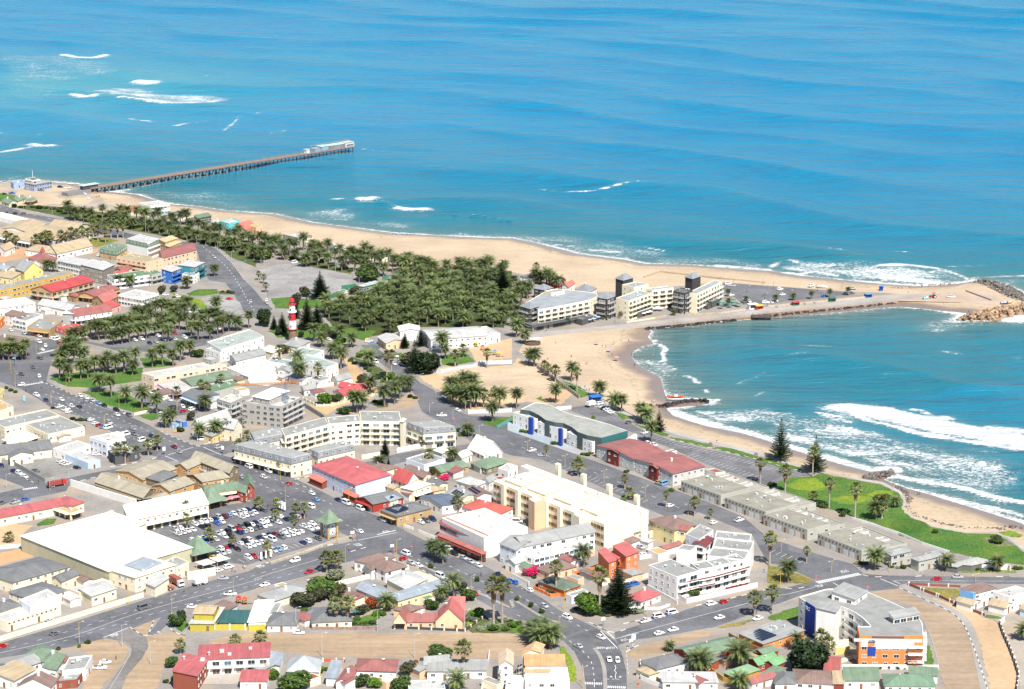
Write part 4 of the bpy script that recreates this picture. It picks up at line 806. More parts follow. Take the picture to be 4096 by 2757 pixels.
bld(AP,'apartments','peach apartment block with tan roof and open red-brown galleries',('10',(1060,770),(1330,815),(1480,780),8.2,'F',0,'peach','rolive',('B','s')))
bld(AP,'apartments','white block with dark green parapet and stacked balconies',('10',(1148,604),(1340,646),(1455,604),10.5,'f',0,'white','rcream',('s','B')),('10',(1145,600),(1338,642),(1457,600),10.8,'m',0,'white','rlg','n',K(gcol='green')))
rr_kaiser=bld('guest_house','guest house','tan guest house with deep dark green mansard roof',('10',(905,690),(1055,716),(1150,664),6.4,'m',0,'tan','rgreen','s',K(gcol='green')))
bld(AP,'apartments','tan block with two stepped yellow roofs beside the white balconied block',('10',(1445,606),(1500,632),(1615,596),10.5,'h',1.0,'tan','#d2ab62','s'),('10',(1470,650),(1540,675),(1650,630),8.0,'h',.8,'tan','#d2ab62','s'))
bld(AP,'apartments','peach apartment block with long red roof at the bend of the road',('10',(1480,780),(1785,706),(1742,640),6.6,'g0',1.8,'peach','rmar','l'))
bld(AP,'apartments','bright blue house with curved grey roof and white balconies',('10',(1470,890),(1562,905),(1645,872),8.0,'s1',.9,'blue','rlg',('s','B')))
bld(AP,'apartments','dark teal house with grey wing roof and white balconies at the corner',('10',(1622,855),(1770,862),(1858,820),8.8,'s1',1.0,'teal','rlg',('l','B')),('10',(1655,924),(1762,940),(1812,910),5.2,'F',0,'white','rgrey',('b','l')))
bld(AP,'apartments','white apartments with curved green-edged balconies behind palms',('10',(1040,975),(1370,930),(1300,888),6.2,'F',0,'white','rgreen','B'))
bld(AP,'apartments','grey-green flat-roofed wing against the bright blue house',('10',(1378,932),(1470,910),(1402,884),6.8,'F',0,'pgreen','rgreen','B'))
bld(H_,'house','low house with bright red roof tucked behind the palms',('10',(1045,935),(1180,915),(1130,888),3.4,'g',1.2,'cream','rred','n'))
bld(H_,'house','maroon-roofed single-storey court beside the brown block',('10',(1040,880),(1120,900),(1200,868),3.6,'g',1.2,'cream','rmar','s'))
bld('restaurant','restaurant','tan restaurant with long faded red roof',('10',(700,1108),(862,1128),(1088,1056),4.2,'g1',1.8,'tan','rmar','a'),('10',(630,1112),(690,1128),(735,1108),4.0,'h',1.4,'tan','rmar','s'))
bld(H_,'house','tan gabled house with red roof and white chimney',('10',(835,1150),(945,1185),(1078,1125),4.0,'g1',3.0,'tan','#b25a50','s',K(fm=FRAMED)))
bld(H_,'house','small house with bright red hipped roof by the banded white building',('10',(925,1195),(1010,1228),(1095,1198),4.0,'h',2.2,'pink','#c03a34','s'))
bld('office','office','white modernist building with dark window bands and small roof cabin',('10',(1075,1110),(1290,1148),(1445,1100),6.6,'f',0,'white','rlg','d'),('10',(1245,1080),(1285,1092),(1318,1078),9.2,'F',0,'white','rlg','n'))
bld(SH,'shop','white-walled shop with long pale grey gabled roof',('10',(345,1200),(635,1258),(722,1210),4.2,'g0',1.8,'white','rlg','s'))
bld('old_bank','house','white colonnaded hall with maroon roof and rounded grey gable',('10',(680,1308),(1015,1258),(940,1212),5.6,'g0',2.6,'white','rmar','a'),('10',(568,1282),(660,1302),(720,1262),5.8,'s3',1.0,'lgrey','rwhite','n'))
bld('warehouse','warehouse','long low white and tan roofed warehouse at the edge of the old town',('10',(-60,1245),(320,1190),(220,1145),5.0,'s0',.6,'white','rcream','s'))
bld(SH,'shop','brown-roofed corner shop with white shopfront',('10',(40,1285),(190,1318),(262,1280),6.4,'h',1.8,'white','rbrown','s'))
bld(SH,'shop','white shop with green-grey flat roof and glazed front',('10',(115,1325),(232,1350),(392,1290),6.2,'f',0,'white','rgrey',('d','n')))
bld(SH,'shop','tan shop with wide sign board and sloping awning',('10',(245,1405),(450,1428),(560,1352),5.0,'f',0,'tan','rgrey',('a','n')))
bld(SH,'shop','cream fronted shop with bright scarlet mansard roof on the market street',('10',(500,1398),(580,1428),(790,1400),6.2,'m',0,'cream','#c43a30',('l','a'),K(gcol='#c43a30')))
bld('hall','hall','low hall with dull red-brown roof at the edge of the square',('10',(-80,1540),(130,1572),(240,1500),4.0,'h',1.6,'tan','rbrown','s'))
bld(SH,'shop','orange-fronted shop with tan roof at the square',('10',(-80,1330),(5,1345),(40,1305),5.0,'F',0,'orange','rtan','s'))
bld('sports_hall','hall','low white-walled sports building beside the seafront road',('10',(-80,385),(235,465),(330,440),3.0,'F',0,'white','rcream','n'))
# ---- beach row and pool
bld('restaurant','restaurant','flat-roofed brown and cream beach restaurant with open sides',('11',(245,565),(375,592),(508,572),5.2,'F',0,'brown','rlg','d'),('11',(400,615),(455,630),(515,600),4.2,'f',0,'cream','rcream','s'))
for i,(x,y,c,l)in enumerate(((640,672,'rdg','dark grey roofed beach chalet next to the brown restaurant'),(770,690,'rcream','cream-roofed beach kiosk behind the promenade palms'),(850,705,'rlg','pale grey roofed beach chalet behind the promenade palms'),(960,745,'rgreen','long green-grey roofed beach chalet'),(1090,765,'rgrey','grey roofed beach chalet with white chimney'),(1290,805,'rgreen','green roofed beach chalet with brick front'),(1540,850,'rdg','dark roofed white beach chalet'))):
    bld('chalet','chalet',l,('11',(x,y),(x+55,y+18),(x+115,y+2),3.0,'g',1.2,('white','cream','brick')[i%3],c,'s'))
bld(H_,'house','white beach house with twin rose-red hipped roofs',('11',(1690,858),(1760,872),(1830,850),3.2,'h',1.9,'white','#b85a62','s'),('11',(1800,866),(1880,884),(1962,862),3.2,'h',2.0,'white','#b85a62','s'))
bld(H_,'house','beach house with pale green roof half hidden by palms',('11',(1990,880),(2080,898),(2190,872),3.4,'h',1.6,'white','rgreen','s'))
bld('clubhouse','clubhouse','green-walled clubhouse with flat grey roof beside the gravel car park',('11',(910,1026),(975,1042),(1150,996),3.4,'F',0,'dgreen','rlg','d'),('11',(735,1080),(770,1092),(832,1072),3.0,'F',0,'white','rgreen','n'))
bld('clubhouse','clubhouse','small open-fronted green pavilion with pale roof',('11',(1195,965),(1270,978),(1322,954),3.6,'s0',.5,'dgreen','rlg','d'))
bld('museum','museum','long white museum with grey roofs and clerestory windows',('11',(1590,1520),(2110,1482),(2010,1400),6.0,'g0',1.6,'white','rlg','s'),('11',(2112,1480),(2220,1462),(2095,1395),5.0,'f',0,'white','rlg','s'),('11',(1310,1445),(1500,1440),(1480,1395),5.6,'g',1.4,'white','rcream','n'),('11',(1105,1495),(1182,1552),(1345,1528),4.0,'g',1.4,'peach','rlg','s'))
bld('keeper_house','house','grey-roofed keeper house with red trim at the lighthouse foot',('11',(240,1560),(390,1590),(490,1530),3.6,'h',2.0,'white','rgrey','s'))
# ---- hotel on the mole
sh_=bld('hotel','hotel','large cream and dark brick seaside hotel with hipped slate corner towers',
  ('12',(295,1075),(360,1095),(480,1075),13.5,'f',0,'cream','#93989c','s'),
  ('12',(75,1212),(165,1240),(240,1215),12.4,'h',2.6,'char','rslate','b'),('12',(775,1134),(865,1150),(930,1126),13.2,'h',2.8,'char','rslate','b'),
  ('12',(945,1140),(1062,1166),(1265,1095),12.0,'f',0,'cream','#93989c',('s','B')),('12',(942,962),(1012,980),(1100,956),15.5,'h',3.0,'char','rslate','n'),
  ('12',(1000,1020),(1110,1045),(1240,1015),14.0,'f',0,'cream','#93989c','s'),('12',(1220,1052),(1272,1070),(1470,1048),12.0,'f',0,'cream','#93989c','b'),
  ('12',(1465,1078),(1572,1098),(1642,1066),13.0,'f',0,'char','rdg','b'),('12',(1600,1092),(1680,1104),(1912,990),12.0,'f',0,'cream','#93989c',('n','b')),
  ('12',(1575,948),(1640,966),(1715,942),14.5,'h',2.6,'char','rslate','n'),('12',(120,1370),(180,1392),(720,1292),3.8,'F',0,'dgrey','rdg','a'),('12',(1100,1255),(1140,1275),(1280,1232),3.6,'F',0,'dgrey','rdg','n'),('12',(1710,1182),(1780,1195),(1890,1150),3.6,'F',0,'dgrey','rdg','n'),('12',(560,1320),(640,1340),(740,1300),3.6,'F',0,'dgrey','rdg','n'))
poly_part(sh_,'12',[(235,1252),(480,1208),(705,1162),(780,1130),(760,1098),(560,1072),(370,1062),(290,1090),(120,1190)],11.6,'#93989c',[('cream','b'),('cream','b'),('cream','s')]+[('cream','n')]*5+[('dgrey','s')])
bld(H_,'house','red-gabled house with green roof on the sand behind the hotel',('12',(330,968),(428,1006),(490,976),5.2,'g0',2.6,'#9b3a30','rgreen','s'))
bld(H_,'house','white house with orange-red roof beside the green-roofed gable',('12',(455,1028),(512,1040),(572,1004),4.2,'g1',1.5,'white','rorange','s'))
bld(H_,'house','dark slate hipped villa beside the hotel on the sand',('12',(570,1058),(692,1090),(770,1052),4.0,'h',3.0,'cream','rslate','s'))
bld(H_,'house','dark villa with slate hip roof among palms next to the hotel',('12',(200,1052),(292,1068),(370,1046),6.2,'h',2.6,'char','rslate','s'))
bld(H_,'house','white beach bungalow with grey hip roof behind tall fan palm',('12',(75,940),(182,960),(285,936),3.6,'h',1.4,'white','rdg','s'))
# ---- main street, left
bld('supermarket','shop','broad grey-roofed shop block with skylight strips beside the main road',('20',(210,708),(435,812),(768,740),4.6,'f',0,'cream','rgrey','s'),('20',(-80,690),(42,748),(540,638),5.0,'f',0,'cream','rgrey','s'))
bld(SH,'shop','cream shop with low parapet left of the grey-roofed block',('20',(-120,540),(-10,600),(120,560),4.4,'f',0,'cream','rtan','s'),('20',(-60,420),(0,440),(40,400),4.6,'f',0,'lemon','rtan','s'))
bld('hall','hall','cream hall with dark grey hipped roof and white cross gable',('20',(0,1000),(470,945),(430,862),4.2,'g0',2.4,'cream','rdg','s'),('20',(90,1020),(300,988),(290,950),4.4,'g1',1.8,'cream','rdg','s'))
bld('office','office','two-storey white office with grey side wall and flat roof',('20',(812,838),(968,890),(1145,852),7.4,'f',0,'#d5d8e2','rlg',('l','s')),('20',(1000,800),(1060,815),(1130,800),7.8,'f',0,'white','rlg','n'))
bld('office','office','low white wing with roof lights joined to the white office',('20',(480,940),(600,978),(822,905),4.2,'f',0,'white','rlg','s'))
bld('office','office','white and charcoal single-storey office with grey parapet roof',('20',(595,992),(800,1072),(912,1042),3.6,'f',0,'pblue','rlg',('n','s')))
bld(SH,'shop','charcoal shop block with big white wall panel and two fan palms',('20',(980,960),(1045,1012),(1268,968),4.4,'f',0,'dgrey','rgrey',('n','s')))
bld('carport','carport','tan-roofed carport behind the grey-roofed block',('20',(40,845),(150,892),(345,826),2.8,'F',0,'cream','rcream','a'))
bld('old_courthouse','house','pale yellow colonial house with curved white gables and grey roof',('20',(1745,730),(1822,760),(2100,668),5.6,'g1',4.0,'cream','rlg','s'),('20',(2000,740),(2125,765),(2200,720),6.2,'g0',3.4,'cream','rlg','s'),('20',(1840,800),(1930,830),(2010,790),4.0,'h',1.4,'#e6c987','rgrey','s'))
c1=bld(AP,'building site','raw grey concrete building site with scaffolding and open floors',('21',(-130,520),(235,560),(422,470),11.5,'f',0,'conc','#b9b6b0',('l','b'),K(fm=mat('plain',(0.4,0.4,0.4)))),('20',(1972,488),(2095,528),(2230,470),9.0,'f',0,'conc','#b9b6b0','b'),('21',(-30,470),(120,500),(300,440),14.0,'s0',1.2,'conc','rwhite','s'))
bld('school','school','long pink and cream two-storey building with flat roof beside the palm lawn',('20',(1288,256),(1398,288),(2062,172),7.4,'f',0,'#dcc0a8','rlg','l'),('20',(1845,120),(1920,140),(1990,118),9.6,'f',0,'grey','rlg','s'))
bld('school','school','low building with pale green roofs in the museum court',('20',(1640,310),(1742,372),(2118,295),4.0,'g1',1.6,'pgreen','rgreen','a'),('20',(1800,400),(1900,440),(2200,360),3.8,'F',0,'pgreen','rgreen','n'))
bld('school','school','low mauve arcade wing with pale flat roof',('20',(1430,355),(1570,438),(1810,405),3.8,'F',0,'mauve','rlg','a'))
bld('school','school','blue-fronted wing with dark grey roof facing the small car park',('20',(1652,450),(1812,512),(1990,450),4.2,'g',1.2,'pblue','rdg','a'))
bld('courthouse','courthouse','rambling white courthouse with grey flat roof and parapet turrets',('10',(1880,1540),(2010,1610),(2400,1490),7.2,'f',0,'white','#9aa39c','s'),('20',(1872,30),(2000,70),(2330,10),5.4,'f',0,'white','#9aa39c','s'),('20',(2085,96),(2145,148),(2420,84),4.2,'g',1.2,'white','rgrey','s'),('20',(2062,205),(2205,262),(2500,185),3.0,'f',0,'white','rcream','n'))
bld('courthouse','courthouse','white stepped government building with broad grey-green flat roof',('21',(330,120),(640,205),(748,165),6.4,'f',0,'white','#93a09a','s'),('21',(320,60),(520,95),(620,50),6.8,'f',0,'white','#93a09a','s'),('21',(105,148),(310,180),(345,140),4.2,'f',0,'white','#93a09a','s'),('21',(40,40),(150,70),(230,30),4.6,'h',1.4,'cream','rcream','s'))
bld(H_,'house','small white outbuilding with grey roof inside the courthouse wall',('21',(200,222),(302,246),(342,208),3.2,'g',1.0,'white','rgrey','s'))
bld(H_,'house','white cottage with grey gabled roof near the sandy court',('21',(690,300),(742,328),(866,296),3.6,'g1',1.8,'white','rgrey','s'),('21',(475,302),(580,332),(692,300),3.2,'f',0,'white','rgrey','s'),('21',(300,290),(420,320),(500,280),3.0,'g',.9,'white','rgrey','n'))
bld(H_,'house','tiny white house with grey roof beside the building site',('21',(408,386),(440,412),(552,390),3.2,'g',1.2,'white','rgrey','s'))
bld(H_,'house','bungalow with twin scarlet gabled roofs in a walled garden',('21',(700,422),(800,460),(1015,394),3.0,'g1',1.6,'cream','#c4333a','s'),('21',(745,372),(850,395),(915,362),3.0,'g',1.5,'cream','#c4333a','n'))
# slate-roofed complex
bld(AP,'apartments','huge cream apartment crescent with slate mansard roofs around a court',('21',(-200,900),(320,1030),(505,985),9.4,'m',0,'cream','rgrey',('a','s')),('21',(475,938),(562,978),(896,902),7.2,'m',0,'cream','rgrey','s'),
  ('21',(-20,860),(262,806),(225,738),11.0,'m',0,'cream','rgrey','s'),('21',(262,832),(662,722),(625,655),11.8,'F',0,'cream','rgrey','b'),('21',(664,718),(952,692),(932,634),12.0,'F',0,'cream','rgrey','l'),('21',(954,692),(1322,698),(1302,606),12.2,'F',0,'cream','rgrey','b'),
  ('21',(1310,690),(1335,696),(1362,672),13.4,'p',1.2,'cream','rcream','s'),('21',(1372,700),(1522,756),(1815,735),10.4,'m',0,'cream','rgrey',('b','b')))
bld('hotel','hotel','pale blue hotel with broad red roof and blank white end wall',('21',(508,1095),(905,1268),(1225,1175),7.6,'h',2.4,'#c6cfe0','#b5484a',('s','n')),('21',(485,1205),(600,1255),(640,1240),3.0,'s0',.6,'brick','rorange','n'),('21',(790,1340),(905,1390),(935,1380),3.0,'s0',.6,'brick','rorange','n'))
bld(H_,'house','steep scarlet A-frame house with white gable end',('21',(1240,1215),(1375,1262),(1490,1225),2.4,'g0',4.2,'white','#b83a36','s'))
bld(H_,'house','narrow house with long brown roof behind the scarlet A-frame',('21',(1345,1128),(1522,1208),(1588,1172),3.0,'g0',1.0,'cream','rbrown','s'))
bld(H_,'house','maroon-roofed house hidden behind palms at the inner street',('21',(965,1108),(1150,1148),(1300,1106),3.0,'h',1.6,'cream','rbrown','s'))
bld(H_,'house','white flat-roofed box house on the inner street',('21',(1365,1032),(1530,1090),(1722,1030),3.8,'f',0,'#dfe5ee','rgrey','n'))
bld(H_,'house','green-roofed bungalow with solar heater behind the hotel',('21',(1572,1112),(1682,1158),(1932,1102),3.0,'g1',1.5,'tan','rgreen','s'))
bld(H_,'house','brown house with hipped dark green roof and two dormers',('21',(1955,1072),(2098,1124),(2302,1060),3.4,'h',2.6,'#8a7d62','rgreen','s'))
bld(H_,'house','white house with steep thatch-coloured gable and red barge boards',('21',(1930,935),(2075,1000),(2238,972),2.6,'g0',6.0,'white','rcream','s'),('21',(1800,992),(1872,1028),(1962,992),3.2,'g',1.4,'white','rcream','s'))
bld(SH,'shop','shop with scarlet and yellow gabled front and solar panels',('21',(915,1392),(1062,1448),(1340,1388),4.0,'g1',1.8,'red','rdg',('a','s')),('21',(1120,1390),(1220,1420),(1345,1380),4.0,'g1',1.0,'cream','rblue','s',K(solar=1)))
bld(SH,'shop','tan corner shop with large black solar array on its roof',('21',(1130,1498),(1282,1556),(1592,1480),4.6,'h',1.6,'tan','rdg',('a','s'),K(solar=1)))
bld('warehouse','warehouse','long slate-blue roofed store with white wall',('21',(1500,1378),(1692,1460),(1882,1434),4.0,'g1',1.2,'white','#55647a','s'))
bld('shed','shed','tall open-fronted shed with pale roof',('21',(1320,1298),(1432,1324),(1588,1274),5.2,'s0',.5,'cream','rcream',('n','a')))
bld(H_,'house','grey-roofed house with solar panels behind the slate-blue store',('21',(1750,1348),(1862,1408),(1988,1360),4.0,'g0',1.2,'cream','rgrey','s',K(solar=1)))
bld(H_,'house','brown-roofed house with long solar array beside the cream hotel',('21',(1900,1308),(2012,1378),(2142,1358),4.0,'g0',1.2,'white','rbrown','s',K(solar=1)))
bld(H_,'house','house with bright orange-red hipped roof next to the cream hotel',('21',(1872,1470),(2182,1550),(2335,1480),4.0,'h',2.2,'white','#c2452f','s'))
bld(H_,'house','white house with light grey hipped roof behind the dark green roof',('21',(1825,1232),(1992,1284),(2098,1244),3.6,'h',1.6,'white','rlg','s'))
bld(H_,'house','small dark-roofed house beside the scarlet A-frame',('21',(1545,1248),(1642,1294),(1742,1258),3.2,'g',1.2,'cream','rdg','s'))
bld(H_,'house','white house with grey roof squeezed against the cream hotel',('21',(2062,1225),(2120,1250),(2180,1210),4.2,'g',1.4,'white','rgrey','s'),('21',(2200,1120),(2290,1150),(2380,1100),4.2,'f',0,'white','rlg','s'))
ch=bld('hotel','hotel','massive cream hotel with stepped vaulted roof and dark window bands',('22',(-170,1235),(838,1630),(1235,1532),11.2,'F',0,'cream','rcream',('d','n'),K(fm=mat('wall',PAL['tan']))),('22',(80,1100),(1180,1520),(1240,1505),13.0,'F',0,'rwhite','rwhite','n'),('22',(150,1400),(205,1430),(300,1400),13.0,'f',0,'peach','rcream','n'),('22',(560,1540),(612,1566),(700,1530),14.0,'f',0,'cream','rcream','n'),
  *[('22',(x-28,y-40),(x+2,y-28),(x+30,y-38),16.5,'f',0,'cream','rcream','n')for x,y in((418,1120),(650,1215),(885,1310),(1135,1405))],
  *[('22',(x,y),(x+150,y+58),(x+330,y+12),12.2,'s0',.7,'cream','rcream','n')for x,y in((-60,1222),(150,1302),(390,1387),(630,1482))],
  *[('22',(x-12,y-5),(x+16,y+6),(x+60,y-6),12.0,'f',0,'cream','rwhite','n')for x,y in((-90+128*i,1268+50*i)for i in range(7))])
# sea-front terrace
wv=bld(AP,'apartments','white terrace with wavy grey roof and tall blue fins',('22',(8,612),(208,676),(305,655),6.2,'F',0,'white','rlg',('s','n')),('22',(232,696),(472,772),(568,750),6.2,'F',0,'white','rlg',('s','n')),('22',(496,790),(727,882),(822,858),6.2,'F',0,'white','rlg',('s','s')),('22',(1040,850),(1060,860),(1138,815),6.4,'f',0,'white','rlg','s'),
    ('22',(148,660),(180,668),(196,662),8.6,'F',0,'dblue','dblue','n'),('22',(420,760),(445,768),(463,762),8.6,'F',0,'dblue','dblue','n'))
poly_part(wv,'22',[(75,590),(160,603),(240,640),(300,685),(385,708),(465,716),(540,750),(595,795),(680,826),(815,850),(1052,785),(880,722),(700,672),(560,640),(430,592),(330,540),(215,522)],8.2,'#979892',[('#4a5a5c','n')]*9+[('#2c6a6c','n')])
bld(AP,'apartments','grey and maroon terrace with broad brick-red roof and white parapets',('22',(770,915),(1110,1040),(1400,975),6.2,'g1',1.4,'lgrey','rmar',('s','n')),('22',(1100,1035),(1462,1172),(1752,1105),6.2,'g1',1.4,'lgrey','rmar',('s','s')),('22',(862,950),(965,985),(1010,975),6.6,'g1',.8,'maroon','rmar','s'),('22',(1242,1095),(1318,1125),(1360,1110),6.6,'g1',.8,'maroon','rmar','s'),('22',(1350,970),(1420,1000),(1500,985),4.4,'f',0,'white','rmar','n'),('22',(1540,1060),(1620,1090),(1700,1075),4.4,'f',0,'white','rmar','n'),('22',(1750,1130),(1850,1160),(1940,1150),4.4,'f',0,'lgrey','rmar','n'),('22',(1900,1200),(1970,1230),(2065,1215),3.6,'f',0,'lgrey','rmar','n'))
def town(lab,rc,A,B,C):
    D=(A[0]+C[0]-B[0],A[1]+C[1]-B[1]);bb=(C[0],C[1]+30);aa=(D[0],D[1]+30);cc=(bb[0]+.62*(C[0]-B[0]),bb[1]+.62*(C[1]-B[1]));mid=lambda u,v:tuple(aa[k]+(bb[k]-aa[k])*u+(cc[k]-bb[k])*v for k in(0,1))
    bld('townhouse','house',lab,(rc,A,B,C,4.9,'F',0,'pgreen','#8d8a7e',('g','s')),(rc,aa,bb,cc,3.3,'f',0,'pgreen','#98948a',('n','s')),*[(rc,mid(u,.1),mid(u+.14,.1),mid(u+.14,.8),4.3-u,'f',0,'lgrey','#a5a196','n')for u in(.08,.55)])
for lab,rc,A,B,C in(('grey-roofed beach townhouse joined to the maroon terrace','22',(1538,1235),(1898,1366),(2168,1300)),('grey-green beach townhouse second along from the maroon terrace','22',(1935,1385),(2310,1516),(2590,1446)),('grey-green beach townhouse third along from the maroon terrace','33',(-40,-25),(358,117),(568,64)),('long grey-roofed beach townhouse at the crossing end of the row','33',(452,152),(852,308),(1105,248))):town(lab,rc,A,B,C)
bld('townhouse','house','grey-green house with glazed corner bay beside a date palm',('33',(1060,308),(1122,352),(1308,308),5.4,'h',1.0,'pgreen','rgrey','l'))
bld('townhouse','house','grey-green house with projecting glass bay and glazed pergola',('33',(1300,372),(1372,402),(1562,356),4.6,'h',.9,'pgreen','rgrey','l'),('33',(1470,320),(1540,345),(1620,325),3.8,'F',0,'pgreen','rblue','l'))
bld(H_,'house','low dark-eaved house with wide grey hip roof by the seaside lawn',('33',(1690,428),(1850,440),(2040,402),2.8,'h',2.0,'#6a6862','rgrey','n'),('33',(1620,440),(1720,455),(1790,420),2.8,'h',1.0,'#6a6862','rgrey','n'))
# ---- shopping centre and works
sm=bld('shopping_centre','shop','huge white-roofed supermarket hall with ribbed beige walls',('30',(192,188),(990,500),(1745,282),6.4,'s1',.6,'#b9b394','rwhite','n'),('20',(1180,1600),(1895,1448),(1828,1326),6.2,'s0',.6,'cream','rwhite',('a','n')),('30',(1005,486),(1228,556),(1592,450),6.2,'s0',.5,'cream','rcream','s'),('30',(860,10),(1190,112),(1330,60),6.3,'s1',.2,'cream','rwhite','n'),('30',(1140,440),(1300,490),(1460,430),6.8,'s0',.6,'cream','rblue','n'),('30',(1322,604),(1408,640),(1534,570),4.4,'s0',.6,'cream','rlg','n'),('30',(1480,410),(1598,462),(1716,410),5.4,'f',0,'cream','rgrey','s'))
bld('shop_row','shop','green-roofed shops with brick-red gabled fronts beside the car park',('20',(1880,1352),(2180,1310),(2140,1240),4.2,'g0',1.6,'cream','rgreen','a'),('20',(2160,1320),(2230,1345),(2270,1300),5.0,'g0',2.0,'#b5523c','rgreen','s'),('20',(2232,1290),(2312,1300),(2295,1215),5.0,'g1',2.2,'#b5523c','rgreen','s'))
def pav(label,rc,x,y,s,h,rise,tall=False):
    p=G(rc,x,y);root=thing('pavilion',label,'tower' if tall else 'pavilion',p);ang=pxdir(rc,x,y,1,-.25);b=MB();ca,sa=math.cos(ang),math.sin(ang)
    rot=lambda u,v:(u*ca-v*sa,u*sa+v*ca)
    for u in(-1,1):
        for v in(-1,1):q=MB();q.box((*rot(u*s*.4,v*s*.4),h/2),(.9,.9,h),ang);q.build('pillar',wm('tan'),root)
    e=s*.78;prof=[(1.0,h),(.62,h+rise*.22),(.32,h+rise*.62),(0.0,h+rise)]
    for(k0,z0),(k1,z1)in zip(prof,prof[1:]):
        for i in range(4):
            c4=[(-1,-1),(1,-1),(1,1),(-1,1)];a_,b_=c4[i],c4[(i+1)%4]
            f=[(*rot(a_[0]*e*k0,a_[1]*e*k0),z0),(*rot(b_[0]*e*k0,b_[1]*e*k0),z0),(*rot(b_[0]*e*k1,b_[1]*e*k1),z1),(*rot(a_[0]*e*k1,a_[1]*e*k1),z1)]
            b.face(f if k1>0 else f[:3])
    b.face([(*rot(u*e,v*e),h-.02)for u,v in((-1,1),(1,1),(1,-1),(-1,-1))])
    b.build('roof',mat('roof',PAL['rgreen']),root)
    if tall:
        q=MB();q.box((0,0,h/2-.3),(s*.78,s*.78,h-1.6),ang);q.build('wall',wm('tan'),root)
        for(u,v,a2)in((0,-1,ang),(1,0,ang+R(90)),(-1,0,ang-R(90))):
            for z,hh,mm in((h*.68,2.6,mat('plain',(.72,.76,.78))),(h*.34,2.2,mat('plain',(.7,.7,.7)))):
                d_=s*.39+.08;o_=slab('advert_board',root,(*rot(u*d_,v*d_),z),a2,(s*.5,.12,hh),mm)
                for k in range(3):slab('advert_panel',o_,(-.9+.9*k,-.08,(-.5,.1,-.2)[k]*hh*.6),0,(.7,.1,.5+.3*(k%2)),mat('plain',((.05,.5,.65),(.1,.12,.2),(.5,.3,.3))[k]))
    return root
pav('green pyramid-roofed entrance pavilion beside the brick-red shop gables','20',1915,1470,8.0,3.8,6.0);pav('green pyramid-roofed entrance pavilion at the corner of the supermarket','30',1800,370,8.4,3.6,6.2);pav('tan advertising tower with green spire roof at the car park corner','31',668,185,5.8,7.6,5.2,True)
bld('factory','factory','cream works hall with wide dark grey hipped roof',('30',(-160,500),(120,592),(635,450),5.2,'h',1.8,'cream','rdg','s'))
bld('factory','factory','cream works building with grey hip roof and white roof box',('30',(80,680),(305,756),(608,665),5.2,'h',1.6,'cream','rdg','s'),('30',(560,588),(720,520),(632,484),4.4,'g',1.2,'cream','rdg','s'),('30',(175,755),(275,815),(530,715),7.2,'f',0,'#e3e7ee','rlg','n'),('30',(-60,912),(62,955),(552,800),4.2,'F',0,'cream','rlg',('n','g')),('30',(-100,810),(0,862),(188,800),5.6,'h',1.4,'cream','rdg','n'))
bld('factory','factory','separate cream block with pale grey hip roof in the works yard',('30',(720,650),(832,720),(1056,648),4.4,'h',1.0,'cream','rlg',('n','s')),('30',(640,660),(720,690),(800,650),3.4,'F',0,'cream','rlg','n'),('30',(808,600),(900,630),(1020,590),3.2,'F',0,'cream','rcream','n'))
bld('school','school','school with long brick-red roofs and blue and cream walls',('20',(-60,1582),(592,1455),(482,1402),4.0,'g0',1.8,'cream','#a8484a','s'),('20',(480,1420),(640,1470),(762,1424),4.2,'h',2.0,'cream','#a8484a','s'),('20',(490,1478),(640,1532),(742,1498),3.2,'F',0,'cream','rtan','a'))
bld('shopping_arcade','shop','tan and ochre shopping arcade with many olive-brown gabled roofs',('20',(862,1245),(1302,1392),(1425,1305),3.8,'g0',2.0,'#8a7a5e','rolive',('a','s')),('20',(1048,1145),(1302,1228),(1605,1125),5.8,'g1',1.8,'#d0a064','rolive','s'),('20',(1740,1030),(2082,1165),(2168,1108),7.0,'g0',2.0,'#8a7a5e','rolive',('b','s')),('20',(1590,1095),(1700,1130),(1860,1060),6.4,'g1',1.8,'#d0a064','rolive','s'),('20',(1382,1280),(1545,1330),(1765,1255),6.2,'g1',1.8,'#c99b60','rolive',('l','s')),('20',(1690,1185),(1842,1245),(2082,1205),5.6,'g1',1.8,'#c99b60','rolive',('l','a')),('20',(1330,1205),(1460,1240),(1620,1170),6.6,'p',2.0,'#8a7a5e','rdg','n'),('20',(1310,1400),(1440,1430),(1560,1380),3.8,'g',1.2,'#8a7a5e','rolive','n'))
# ---- bottom left
bld(H_,'house','house with pale green hipped roofs behind the dusty junction',('30',(232,1250),(385,1308),(522,1218),3.6,'h',1.8,'white','rgreen','s'),('30',(385,1312),(545,1332),(602,1250),3.6,'h',1.6,'white','rgreen','s'),('30',(390,1370),(510,1390),(560,1330),3.0,'s0',.6,'white','rgreen','n'))
bld(H_,'house','low white house with long grey roof next to the pale green roofs',('30',(-20,1335),(130,1400),(380,1315),3.2,'g1',1.4,'white','rgrey','s'))
bld(SH,'shop','white shop with slate flat roof and brick side wall by two parked cars',('30',(562,1400),(776,1374),(840,1255),4.8,'f',0,'white','rgrey',('s','s')),('30',(500,1500),(700,1480),(760,1400),3.2,'f',0,'brick','rgrey','s'))
bld(H_,'house','house with pale tan sheet roof at the lower corner',('30',(-60,1430),(130,1490),(325,1385),4.0,'s1',.8,'white','rtan','s'))
bld(H_,'house','white house with brown gabled roof and orange chimney',('30',(160,1540),(456,1545),(522,1480),3.6,'g1',3.0,'white','rbrown','s'))
